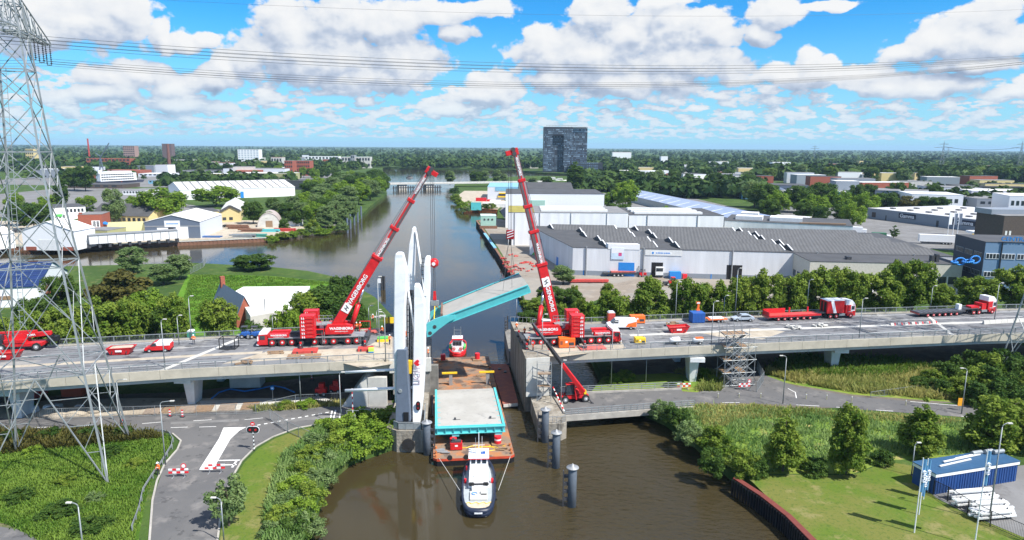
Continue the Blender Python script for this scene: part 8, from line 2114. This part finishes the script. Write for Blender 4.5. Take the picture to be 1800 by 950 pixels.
def tree(px, Y, h, w, kind, label, group=None, z=G, x=None):
 cm, tm, name, h0, w0 = PROTO[kind]
 p = XY(px, Y, z) if x is None else V(x, Y, z)
 g = random.Random(NT[0]*7+3); NT[0] += 1
 s = (w/w0*g.uniform(.96,1.04), w/w0*g.uniform(.96,1.04), h/h0)
 if tm is None:
  o = bpy.data.objects.new(name, cm); C.objects.link(o)
 else:
  o = bpy.data.objects.new(name, None); C.objects.link(o); o.empty_display_size = .5
  for nm, me in (('trunk', tm), ('crown', cm)):
   c = bpy.data.objects.new(nm, me); C.objects.link(c); c.parent = o
 o.location = p; o.rotation_euler = (0, 0, g.uniform(0, 6.28)); o.scale = s
 tag(o, label, 'shrub' if tm is None else 'tree', group); return o
def zt(ytop, Y, px=900): return max(2.0, Q(px, ytop, Y).z - G)
for i, (px, Y, yt, w, k) in enumerate([(20,118,548,8,'linden'),(62,121,540,7.5,'linden2'),(110,123,528,8.5,'linden'),(178,128,520,9.5,'linden2'),(232,131,512,9,'linden'),(312,133,510,7.5,'linden2'),(390,135,515,8.2,'linden')]):
 tree(px, Y, zt(yt,Y,px), w, k, ORD[i]+' linden in the row behind the left viaduct, counting from the left', 'lindens behind the left viaduct')
for (px, Y, yt, w, k, lab) in [(215,158,472,15,'brown','olive brown spreading tree behind the left lindens'),(265,150,505,9,'bright','bright green tree between the brown tree and the meadow'),(234,218,432,11,'silver','silvery willow tall on the bank behind the brown tree'),(288,200,462,9.5,'silver','pale silvery willow left of another near the meadow fence'),(316,208,444,9,'silver','taller grey green willow at the meadow fence'),(110,165,478,9,'dark','dark grey green tree hiding the corner of the solar barn'),(60,150,520,8,'dark','dark bush tree below the white barn wall'),(150,140,535,9,'dark','dark tree between the left lindens'),(275,140,540,8,'dark','dark low tree between the lindens and the green one'),(212,138,545,7,'dark','dark filler tree behind the fourth and fifth lindens'),
(446,226,446,15,'dark','wide dark green bush tree at the water edge beyond the meadow'),(605,166,480,9,'dark','tall dark tree at the water side behind the left crane boom'),(575,150,498,13,'dark','broad dark green tree behind the left crane'),(615,141,520,8,'dark','dark tree close behind the left crane superstructure'),(545,146,505,9,'linden','mid green tree left of the broad one behind the left crane')]:
 tree(px, Y, zt(yt,Y,px), w, k, lab)
for i,(px,Y,yt,w,k,lab) in enumerate([(508,140,533,6.5,'bush_bright','rounded green shrub behind the counterweight of the left crane'),(450,136,556,6.5,'bush_dark','dark shrub beside the slate roofed house'),(482,140,552,5,'bush_bright','low green shrub right of the dark one beside the slate house'),(640,139,545,5,'bush_dark','dark shrub at the water behind the left crane rear')]):
 tree(px, Y, zt(yt,Y,px), w, k, lab)
row = [(1080,147,500,7.6),(1142,149,488,8.8),(1207,150,484,8.6),(1257,152,487,7.6),(1302,153,482,7.4),(1342,154,476,8),(1382,156,474,8.2),(1430,157,471,8.6),(1482,159,466,8.8),(1541,160,468,9.2),(1601,163,452,10),(1655,163,500,7),(1712,165,476,9.4),(1772,167,468,9.6),(1835,168,470,9.6)]
for i,(px,Y,yt,w) in enumerate(row):
 tree(px, Y, zt(yt,Y,px)*(1.06 if i % 3 else .98), w*1.06, ('linden','linden2')[i % 2], ORD[i]+' linden in the row behind the right viaduct, counting from the left', 'lindens behind the right viaduct')
for i,(px,Y,yt,w) in enumerate([(1320,168,484,8),(1408,170,474,8),(1458,172,466,8),(1570,174,455,9)]):
 tree(px, Y, zt(yt,Y,px), w, 'linden2', ORD[i]+' linden of the second row behind the right viaduct, from the left', 'second row lindens behind the right viaduct')
for (px,Y,yt,w,k,lab) in [(990,205,465,8,'silver','loose grey green tree beside the right crane boom'),(965,176,500,8,'dark','dark shrubby tree at the water beneath the hoisted leaf'),(945,165,520,9,'linden','shrubby tree at the water edge behind the right pier'),(1000,170,505,8,'dark','dark tree right of the right crane boom'),(930,155,545,6,'dark','low dark tree nearest the right pier')]:
 tree(px, Y, zt(yt,Y,px), w, k, lab)
for i,(px,Y,yt,w,k) in enumerate([(1020,160,520,6,'bush'),(1040,158,528,5,'bush_bright'),(985,156,530,6,'bush'),(960,150,545,6,'bush_dark'),(1010,178,500,5,'bush'),(1110,158,528,6,'bush_dark'),(1175,160,525,6,'bush_dark'),(1235,160,525,6,'bush_dark'),(1070,175,495,6,'bush')]):
 tree(px, Y, zt(yt,Y,px), w, k, ORD[i]+' low shrub in the scrub right of the hoisted leaf', 'scrub shrubs behind the right crane')
for i,(px,py,yt,w,k) in enumerate([(1378,838,708,6.8,'cone'),(1489,843,682,7.4,'cone2'),(1619,808,690,7.6,'cone'),(1742,802,670,9.5,'cone2'),(1806,802,698,7,'cone')]):
 Y = P(px,py,G).y; tree(px, Y+1.5, zt(yt,Y+1.5,px), w, k, ORD[i]+' pyramid shaped linden along the lawn, counting from the left', 'pyramidal lindens by the lawn')
tree(406, P(406,925,G).y, 6.0, 4.6, 'small_willow', 'small round willow beside the branch road, casting a shadow on the asphalt')
k_i = 0
lb = [(690,752,3.4,5.2,'bush_bright'),(665,762,3.6,6,'bush'),(640,755,3.4,6,'bush_bright'),(618,768,3.6,6,'bush_bright'),(660,785,3.6,6,'bush_bright'),(625,800,3.8,6.5,'bush_bright'),(595,780,3.2,5.5,'bush'),(585,805,3.2,5.5,'bush'),(560,795,3.0,5,'bush_silver'),(550,825,3.0,5.4,'bush'),(575,830,2.8,4.8,'bush_silver'),(535,850,2.8,5,'bush'),(560,860,2.8,5,'bush_silver'),(520,880,2.8,5,'bush_bright'),(545,890,2.8,5,'bush'),(505,905,2.6,4.6,'bush_silver'),(532,920,2.8,4.6,'bush_bright'),(500,935,2.8,4.8,'bush'),(545,945,2.8,4.4,'bush_silver'),(520,955,2.8,4.6,'bush_dark'),(690,775,3.0,4.6,'bush_bright'),(580,765,2.6,5,'bush_bright'),(480,960,2.4,4,'bush_silver')]
for i,(px,py,h,w,k) in enumerate(lb):
 p = P(px,py,1.2); tree(px, p.y+1.2, h, w, k, ORD[i]+' shrub of the thicket on the near left bank, counting from the white tower', 'shrubs on the near left bank', z=1.0)
rb = [(1165,735,3.2,5,'bush_silver'),(1190,745,3.0,5,'bush_dark'),(1215,775,3.0,5.5,'bush_silver'),(1260,795,3.6,6,'bush'),(1310,835,3.4,5,'bush'),(1330,838,2.6,4,'bush_dark'),(1432,836,2.4,4,'bush_dark'),(1550,818,2.2,4,'bush_dark'),(1255,830,3.2,4.6,'bush_dark')]
for i,(px,py,h,w,k) in enumerate(rb):
 p = P(px,py,G); tree(px, p.y+.6, h, w, k, ORD[i]+' shrub of the thicket on the near right bank, counting from the low bridge', 'shrubs on the near right bank')
dk = [(1640,116,3.2,6),(1668,118,4.6,7),(1700,120,6,8),(1735,117,6.5,9),(1770,118,7,9),(1800,114,7,9),(1690,110,4,7),(1730,107,4.6,8),(1775,106,5.4,8),(1815,108,6,9),(1660,112,3.2,6),(1750,112,6,8),(1790,100,4,7),(1620,114,2.6,5),(1840,112,6,9),(1720,112,5,8)]
for i,(px,Y,h,w) in enumerate(dk):
 tree(px, Y, h*.95, w, 'bush_dark' if i % 3 else 'bush', ORD[i]+' dark shrub in the dense thicket at the foot of the right pylon', 'dark thicket at the right pylon')
for i,(px,py,h,w,k) in enumerate([(1100,668,2.0,4.5,'bush'),(1080,672,1.6,3.4,'bush_bright'),(1235,663,1.8,4,'bush_bright'),(1250,672,1.6,3.6,'bush'),(1180,682,1.2,2.6,'bush_dark'),(40,716,1.5,4,'bush_bright'),(500,716,1.2,3.5,'bush'),(540,714,1.2,4,'bush_bright')]):
 p = P(px,py,G); tree(px, p.y, h, w, k, ORD[i]+' low weed shrub beside the low roads under the viaduct', 'weed shrubs by the low roads')
def region(n, px0, px1, Y0, Y1, h0, h1, kinds, label, seed, wr=(.7,.95)):
 g = random.Random(seed)
 for i in range(n):
  px, Y = g.uniform(px0, px1), g.uniform(Y0, Y1); h = g.uniform(h0, h1); k = g.choice(kinds)
  tree(px, Y, h, h*g.uniform(*wr)*(.55 if k == 'poplar' else 1), k, label, label)
for i,(px,Y,h,w,k) in enumerate([(540,385,12,13,'bright'),(560,400,14,14,'silver'),(585,420,15,15,'bright'),(610,450,16,16,'silver'),(560,440,16,16,'silver'),(535,420,14,14,'bright'),(630,480,17,17,'bright'),(650,520,17,17,'silver'),(660,560,17,18,'bright'),(600,500,17,18,'bright'),(570,480,16,16,'silver'),(640,540,18,18,'bright'),(620,560,18,18,'dark'),(585,540,18,18,'silver'),(545,500,16,17,'dark'),(555,560,17,18,'bright'),(668,600,16,18,'dark'),(640,620,17,18,'dark'),(610,620,17,18,'silver'),(600,400,14,13,'silver'),(590,365,13,12,'silver'),(575,345,12,12,'silver'),(555,352,13,12,'bright'),(605,352,10,9,'silver'),(530,365,12,11,'silver'),(505,372,11,10,'dark'),(490,380,11,11,'silver'),(520,350,9,8,'dark'),(570,375,14,12,'dark'),(615,375,12,10,'silver'),(480,420,10,10,'dark'),(515,410,12,12,'silver'),(655,650,16,17,'dark'),(630,690,16,17,'dark'),(595,680,16,18,'dark')]):
 tree(px, Y, h, w, k, ORD[i % 30] + (' tree' if i < 30 else ' rear tree') + ' of the wood on the left canal bank, counting from the inner left', 'wood on the left canal bank')
for i,(px,Y,h,w,k,lab) in enumerate([(285,372,19,26,'bright','very broad bright green tree above the blue grey warehouse'),(380,460,15,30,'bright','wide bright green tree in front of the long white hall'),(201,352,20,12,'silver','tall narrow silvery tree left of the broad bright one'),(445,360,13,12,'dark','dark round tree right of the yellow hall'),(60,330,13,15,'dark','dark tree group behind the white shed at left'),(35,345,13,14,'dark','dark tree at the far left behind the shed'),(75,380,11,11,'bright','green tree behind the pylon leg left'),(25,420,12,12,'bright','yellow green tree behind the far left sheds'),(150,600,24,20,'dark','large very dark tree left of the ship'),(130,610,22,18,'dark','dark tree beside the large dark one, left'),(110,430,24,9,'poplar','slim poplar seen through the pylon'),(158,385,12,9,'conifer','dark conifer left of the silvery tree'),(152,440,9,12,'bright','low green tree behind the white office'),(90,445,9,14,'bright','low wide green tree behind the pylon'),(235,440,9,10,'bright','low green tree right of the silvery tree'),(470,350,8,8,'silver','small silvery tree behind the arched hut'),(500,335,6,7,'bush_dark','dark shrub right of the small white hut'),(550,333,6,9,'bush','green bank shrub below the wood'),(600,335,5,8,'bush_silver','pale shrub at the bank tip')]):
 tree(px, Y, h, w, k, lab)
for i,(px,py,h,w,k) in enumerate([(478,425,3,7,'bush_bright'),(495,420,3.2,8,'bush'),(512,418,3,8,'bush_bright'),(530,415,3.4,8,'bush'),(548,412,4,8,'bush_silver'),(565,412,3,9,'bush_bright'),(585,406,2.6,9,'bush_bright')]):
 p = P(px,py,.8); tree(px, p.y+2, h, w, k, ORD[i]+' green shrub along the quay tip of the left bank, from the left', 'shrubs at the left quay tip', z=.8)
for i,(px,Y,h,w,k,lab) in enumerate([(1012,600,30,15,'poplar','tall dense poplar cluster in front of the high rise tower'),(1005,610,27,12,'poplar','shorter poplar joined to the tall cluster'),(1098,455,21,19,'bright','big yellow green tree right of the poplars'),(1065,460,12,12,'bright','smaller yellow green tree left of the big one'),(985,345,11,11,'purple','purple brown round tree behind the white hall'),(1030,420,10,10,'purple','purple brown tree behind another, further right'),(1028,345,8,7,'bright','yellow green small tree behind the white hall'),(1060,342,8,7,'bright','second yellow green small tree behind the white hall'),(1042,350,7,7,'dark','dark small tree between the yellow green ones'),(1085,372,12,16,'dark','round dark tree under the big yellow green tree'),(1128,360,9,11,'bright','green tree behind the second white hall, left'),(1150,362,9,11,'bright','green tree behind the second white hall, middle'),(1182,365,10,11,'bright','green tree behind the second white hall, right'),(1218,350,8,9,'dark','green round tree at the right end of the second white hall'),(1258,330,13,9,'conifer','dark conifer beside the right end of the second white hall'),(1165,368,11,11,'bright','green tree in the hedge row behind the white halls'),
(835,760,15,16,'dark','round grey green tree on the spit beyond the far bridge, middle'),(850,775,15,14,'silver','round tree on the spit, right of the middle one'),(790,740,16,14,'silver','willow at the bridge end on the spit'),(872,760,17,12,'silver','pointed willow on the spit, left of the boom'),(885,760,12,10,'silver','willow on the spit behind the right boom'),(960,700,12,14,'dark','dark tree left of the poplar cluster at the marina'),(935,720,10,14,'silver','pale tree near the moored boats')]):
 tree(px, Y, h, w, k, lab)
for i,(px,py,h,w,k) in enumerate([(800,352,5,10,'bush'),(806,360,5,9,'bush'),(812,366,5,9,'bush_bright'),(818,372,4,8,'bush_silver'),(834,369,4,10,'bush'),(850,368,4,10,'bush_dark'),(862,367,4,9,'bush'),(797,340,6,12,'bush_dark'),(822,365,5,9,'bush_bright')]):
 p = P(px,py,G); tree(px, p.y, h, w, k, ORD[i]+' shrub along the quay tip of the right bank near the far bridge', 'shrubs at the right quay tip')
for i,(px,Y,h,w,k,lab) in enumerate([(1497,352,15,13,'bright','leafy tree standing at the left corner of the store hall'),(1368,430,16,16,'bright','round bright green tree in the belt left of the store'),(1430,400,16,17,'bright','bright green tree in the belt, centre'),(1400,445,19,20,'dark','dark tall tree in the belt, centre left'),(1440,470,20,22,'dark','dark tall tree in the belt, centre'),(1470,430,17,17,'bright','green tree in the belt, right'),(1350,470,18,18,'dark','dark tree in the belt, left end'),(1520,420,16,16,'bright','tall green tree at the belt end above the store corner'),(1410,390,12,12,'dark','low dark green tree in the belt front'),(1440,375,11,11,'dark','dark low tree in the belt front right'),(1480,380,12,12,'dark','dark green tree beside the leafy one'),(1555,450,14,16,'dark','round dark tree behind the store, left'),(1590,455,11,16,'brown','olive tree behind the store, middle'),(1625,460,11,15,'dark','dark tree behind the store, right'),(1650,455,11,14,'dark','dark tree behind the store, far right'),(1505,520,16,13,'dark','dark round tree among the halls, left of a twin'),(1524,525,16,14,'dark','dark round tree among the halls, right twin'),(1575,540,17,14,'dark','dark round tree between white halls right'),(1638,525,16,13,'dark','round dark tree at the grey hall far right'),(1570,318,8,6,'conifer','small conifer beside the green lorry'),(1350,400,13,14,'dark','dark shrubby tree at the left front of the belt'),(1340,300*1.5,20,22,'dark','big grey green tree left of the belt'),(1325,480,20,20,'silver','big silvery tree behind the conifer')]):
 tree(px, Y, h, w, k, lab)
region(22, 1110, 1320, 640, 900, 13, 20, ['dark','dark','dark','silver'], 'dark tree of the park belt beyond the white halls, right of the high rise', 5)
region(24, 1340, 1800, 760, 930, 18, 23, ['dark','dark','silver','linden'], 'tall tree of the long avenue belt behind the halls on the right', 6)
region(16, 60, 500, 900, 1300, 13, 19, ['dark','dark','dark','silver'], 'dark tree among the old sheds far left', 7)
region(14, 440, 670, 760, 1000, 11, 16, ['dark','dark','bright'], 'tree near the brown blocks left of the basin', 8)
# ---- stuff: far woods
def far_wood(name, n, px0, px1, Y0, Y1, h0, h1, m_, seed, quads=26, avoid=()):
 g = np.random.default_rng(seed)
 px = g.uniform(px0, px1, n*2); Y = np.exp(g.uniform(math.log(Y0), math.log(Y1), n*2))
 f = Y*math.cos(PITCH) + HC*math.sin(PITCH); x = (px-CX)/FPX*f
 keep = np.ones(len(px), bool)
 for (ax0, ax1, ay0, ay1) in avoid: keep &= ~((x > ax0) & (x < ax1) & (Y > ay0) & (Y < ay1))
 px, Y, x = px[keep][:n], Y[keep][:n], x[keep][:n]; n = len(px)
 cl = np.sin(x*.006+1.3)*np.sin(Y*.0045+.7) + .35*np.sin(x*.021)*np.sin(Y*.017)
 k = (cl > -.45) | (name == 'tree_line'); Y, x = Y[k], x[k]; n = len(x)
 h = g.uniform(h0, h1, n); w = h*g.uniform(.8,1.3,n)
 q = quads
 u = g.normal(size=(n,q,3)); u /= np.linalg.norm(u,axis=2)[:,:,None]; u[:,:,2] = np.abs(u[:,:,2])*1.0 - .15
 c = np.stack([x,Y,np.full(n,G)+h*.38],1)[:,None,:] + u*np.stack([w*.5,w*.5,h*.62],1)[:,None,:]*g.uniform(.6,1.05,(n,q,1))
 nn = u + g.normal(size=(n,q,3))*.45 + np.array([0,0,.3]); nn /= np.linalg.norm(nn,axis=2)[:,:,None]
 a = np.cross(nn, g.normal(size=(n,q,3))); a /= np.linalg.norm(a,axis=2)[:,:,None]; b = np.cross(nn,a)
 s = (w*.22)[:,None,None]*g.uniform(.6,1.3,(n,q,1)); a = a*s; b = b*s
 vv = np.stack([c-a-b*.4,c-b,c+a-b*.3,c+b],2).reshape(-1,3); nq = n*q
 me = bpy.data.meshes.new(name); me.vertices.add(len(vv)); me.vertices.foreach_set('co', vv.astype(np.float32).ravel())
 me.loops.add(nq*4); me.loops.foreach_set('vertex_index', np.arange(nq*4,dtype=np.int32)); me.polygons.add(nq); me.polygons.foreach_set('loop_start', np.arange(0,nq*4,4,dtype=np.int32))
 try: me.polygons.foreach_set('loop_total', np.full(nq,4,dtype=np.int32))
 except Exception: pass
 t = np.clip(g.normal(.5,.28,n)[:,None]+g.normal(0,.1,(n,q)),0,1); at = me.attributes.new('tint','FLOAT','POINT'); at.data.foreach_set('value', np.repeat(t.ravel(),4).astype(np.float32))
 me.materials.append(m_); me.update(calc_edges=True)
 o = bpy.data.objects.new(name, me); C.objects.link(o); return o
fw = leaf_mat('far_wood_green', (0.016,0.042,0.012), (0.075,0.125,0.026), .15)
BASIN = (-260,900,880,1330)
o = far_wood('far_woods', 5200, -120, 1920, 1180, 9500, 11, 19, fw, 31, 22, [BASIN,(40,130,1080,1180)]); tag(o, 'wide wooded plain reaching to the horizon behind the town', 'woods', kind='stuff')
o = far_wood('far_woods', 900, -120, 660, 980, 1700, 10, 17, fw, 32, 34, [BASIN]); tag(o, 'tree cover between the old town roofs on the far left', 'woods', kind='stuff')
o = far_wood('far_woods', 900, 1060, 1920, 1030, 1700, 12, 18, fw, 33, 34, [BASIN]); tag(o, 'tree cover beyond the avenue belt on the far right', 'woods', kind='stuff')
o = far_wood('tree_line', 260, 640, 1060, 1255, 1400, 12, 18, fw, 34, 36, [(40,130,1080,1200)]); tag(o, 'tree line on the far shore of the basin', 'woods', kind='stuff')
o = far_wood('tree_line', 340, 1100, 1340, 560, 720, 9, 15, fw, 35, 40); tag(o, 'undergrowth of the park belt right of the high rise', 'woods', kind='stuff')
o = far_wood('tree_line', 700, 1330, 1900, 880, 1010, 15, 21, fw, 36, 44); tag(o, 'continuous avenue of tall trees behind the halls on the right', 'woods', kind='stuff')
o = far_wood('tree_line', 200, 1060, 1340, 930, 1020, 12, 17, fw, 37, 40, [(-100,400,925,1100)]); tag(o, 'trees on the far side of the marina', 'woods', kind='stuff')
# ---- stuff: tall grass and reeds
def tufts(name, poly, n, h0, h1, w, m_, seed, label, px=True, z=G):
 g = np.random.default_rng(seed)
 pts = np.array([P(a,b,z)[:2] for a,b in poly]) if px else np.array(poly, float)
 lo, hi = pts.min(0), pts.max(0)
 c = g.uniform(lo, hi, (n*6, 2)); inside = np.zeros(len(c), bool); j = len(pts)-1
 for i in range(len(pts)):
  xi, yi, xj, yj = *pts[i], *pts[j]
  cond = ((yi > c[:,1]) != (yj > c[:,1])) & (c[:,0] < (xj-xi)*(c[:,1]-yi)/(yj-yi+1e-9)+xi); inside ^= cond; j = i
 c = c[inside]; dens = np.sin(c[:,0]*.55+c[:,1]*.2)*np.sin(c[:,1]*.7-c[:,0]*.15) + g.normal(0,.5,len(c)); c = c[dens > -.6][:n]; n = len(c)
 B = 3
 ang = g.uniform(0,6.28,(n,B)); h = g.uniform(h0,h1,(n,B)); h *= g.uniform(.55,1.1,(n,1)); lean = g.uniform(.2,1.0,(n,B))*h; jit = g.normal(0,.2,(n,B,2))
 bx = c[:,None,:] + jit; dx = np.stack([np.cos(ang),np.sin(ang)],-1); px_ = np.stack([-np.sin(ang),np.cos(ang)],-1)
 zz = np.full((n,B,1), z)
 v0 = np.concatenate([bx - px_*w, zz],-1); v1 = np.concatenate([bx + px_*w, zz],-1)
 tipc = bx + dx*lean[:,:,None]
 v2 = np.concatenate([tipc + px_*w*.5, zz+h[:,:,None]],-1); v3 = np.concatenate([tipc - px_*w*.5, zz+h[:,:,None]*.92],-1)
 vv = np.stack([v0,v1,v2,v3],2).reshape(-1,3); nq = n*B
 me = bpy.data.meshes.new(name); me.vertices.add(len(vv)); me.vertices.foreach_set('co', vv.astype(np.float32).ravel())
 me.loops.add(nq*4); me.loops.foreach_set('vertex_index', np.arange(nq*4,dtype=np.int32)); me.polygons.add(nq); me.polygons.foreach_set('loop_start', np.arange(0,nq*4,4,dtype=np.int32))
 try: me.polygons.foreach_set('loop_total', np.full(nq,4,dtype=np.int32))
 except Exception: pass
 big = np.sin(c[:,0]*.21+1)*np.sin(c[:,1]*.26)+.8*np.sin(c[:,0]*.9+c[:,1]*.5)*np.sin(c[:,1]*1.1-c[:,0]*.6); t = np.clip(.5+.3*big[:,None]+g.normal(0,.15,(n,B)),0,1)
 at = me.attributes.new('tint','FLOAT','POINT'); at.data.foreach_set('value', np.repeat(t.ravel(),4).astype(np.float32))
 me.materials.append(m_); me.update(calc_edges=True); o = bpy.data.objects.new(name, me); C.objects.link(o); tag(o, label, 'grass', kind='stuff')
tufts('tall_grass', [(-40,764),(200,758),(270,762),(300,772),(285,806),(262,845),(235,940),(235,970),(80,965),(55,938),(0,915),(-40,912)], 30000, .12, .5, .07, grassA, 51, 'tall bright green weeds filling the meadow below the pylon')
tufts('tall_grass', [(-40,764),(200,758),(270,762),(285,772),(150,785),(0,800)], 3500, .4, 1.2, .1, leafE, 52, 'darker weeds along the road edge of the pylon meadow')
tufts('reeds', [(1160,728),(1215,714),(1450,724),(1640,740),(1800,752),(1830,800),(1620,800),(1560,800),(1350,830),(1290,820),(1210,770)], 6000, .2, .8, .08, grassC, 53, 'grey green reeds on the slope between the right low road and the lawn trees')
tufts('dry_grass', [(1215,714),(1330,714),(1450,722),(1640,736),(1700,742),(1640,748),(1440,732),(1300,738),(1250,760),(1235,748)], 3500, .2, .7, .08, grassB, 54, 'dry yellow grass along the right low road')
tufts('reeds', [(1345,657),(1400,638),(1600,640),(1700,680),(1800,712),(1640,702),(1500,690),(1400,674)], 11000, .4, 1.5, .085, grassB, 55, 'yellow green reeds below the right viaduct')
tufts('reeds', [(1345,652),(1400,632),(1560,636),(1640,650),(1560,668),(1440,668)], 5000, .6, 1.9, .09, grassA, 56, 'bright green reeds against the shade of the right viaduct')
tufts('tall_grass', [(320,540),(335,484),(420,485),(480,487),(590,498),(545,503),(430,503),(412,515),(400,560),(330,580)], 7000, .15, .5, .09, grassA, 57, 'green meadow grass on the left bank beyond the viaduct')
tufts('bank_weeds', [(600,748),(560,753),(500,800),(470,880),(460,970),(520,970),(560,850),(620,800),(690,765),(690,748)], 9000, .2, .9, .09, grassC, 58, 'weeds along the foot of the left bank thicket')
tufts('tall_grass', [(1225,688),(1240,664),(1180,655),(1260,655),(1275,668),(1265,688)], 1200, .4, 1.1, .09, grassB, 59, 'yellow weeds beside the side road under the right viaduct')
tufts('roadside_weeds', [(440,718),(600,708),(640,706),(600,714),(450,724)], 900, .3, .8, .09, grassB, 60, 'weeds on the sandy verge left of the wing wall')
o = far_wood('tree_line', 330, 1010, 1345, 400, 640, 5, 10, fw, 41, 60, [(-30,130,300,460),(60,190,300,620)]); tag(o, 'dense green hedge and scrub behind the white halls on the right', 'woods', kind='stuff')
o = far_wood('tree_line', 520, 40, 520, 470, 800, 7, 13, fw, 42, 44, [(-420,-100,430,640),(-300,-60,270,470),(-560,-340,600,790)]); tag(o, 'trees and hedges between the old sheds on the left bank', 'woods', kind='stuff')
o = far_wood('tree_line', 300, 1480, 1860, 430, 700, 5, 11, fw, 43, 44, [(200,330,300,500)]); tag(o, 'low trees between the halls on the far right', 'woods', kind='stuff')
for i,(px,Y,h,w) in enumerate([(671,640,15,17),(668,690,15,17),(667,740,15,17),(664,800,14,17),(661,860,13,16),(655,760,16,17)]):
 tree(px, Y, h, w, 'dark', ORD[i]+' dark tree at the water edge left of the far bridge, from the near end', 'dark trees left of the far bridge')
o = far_wood('tree_line', 300, 1030, 1345, 1040, 1300, 12, 18, fw, 45, 36, [(40,150,1040,1200)]); tag(o, 'woods right of the high rise beyond the marina', 'woods', kind='stuff')
for i,(px,py,h,w,k) in enumerate([(60,800,1.3,3,'bush_bright'),(120,850,1.2,3,'bush'),(200,800,1.4,3.4,'bush_dark'),(40,880,1.5,4,'bush_dark'),(110,905,1.4,5,'bush_dark'),(160,930,1.4,5,'bush_dark'),(170,880,1.3,2.6,'bush_silver'),(240,820,1.2,3,'bush'),(90,770,1.5,4,'bush_dark'),(160,766,1.5,4,'bush_dark'),(220,766,1.3,4,'bush_dark'),(20,775,1.6,4,'bush_dark')]):
 p = P(px,py,G); tree(px, p.y, h, w, k, ORD[i]+' low leafy weed clump in the pylon meadow', 'weed clumps in the pylon meadow')
o = far_wood('tree_line', 170, 1015, 1120, 640, 900, 10, 16, fw, 46, 44); tag(o, 'trees on the flat ground between the poplars and the marina', 'woods', kind='stuff')
g = random.Random(77); spots = [(1060,1340,700,1000,16,'right of the high rise'),(1340,1800,560,860,18,'on the far right estate'),(1100,1800,1050,1700,16,'in the woods on the right'),(60,500,700,1300,18,'in the old town on the far left'),(440,670,1250,1900,10,'beyond the basin')]
wl = [white, concl, brick, pale, cream, greyw]; rl = [roofw, roofg, roofd, mat('red_tiles',(.34,.09,.05),.8,var=.15), roofw, roofg]
for (a, c, y0, y1, n, lab) in spots:
 for i in range(n):
  px, Y = g.uniform(a, c), g.uniform(y0, y1); L_ = g.uniform(14, 46); h_ = g.uniform(9, 14); A = XY(px, Y, G)
  if -280 < A.x < 900 and 880 < Y < 1330 and not A.x > 150 + 0*Y: continue
  k = g.randrange(6); k2 = g.randrange(6)
  hall('far_building', 'low flat building among the trees '+lab, 'building', A, A+V(L_, g.uniform(-6,6), 0), g.uniform(10,20), h_, wl[k], rl[k2], 'flat', 2.5, group='far buildings '+lab)
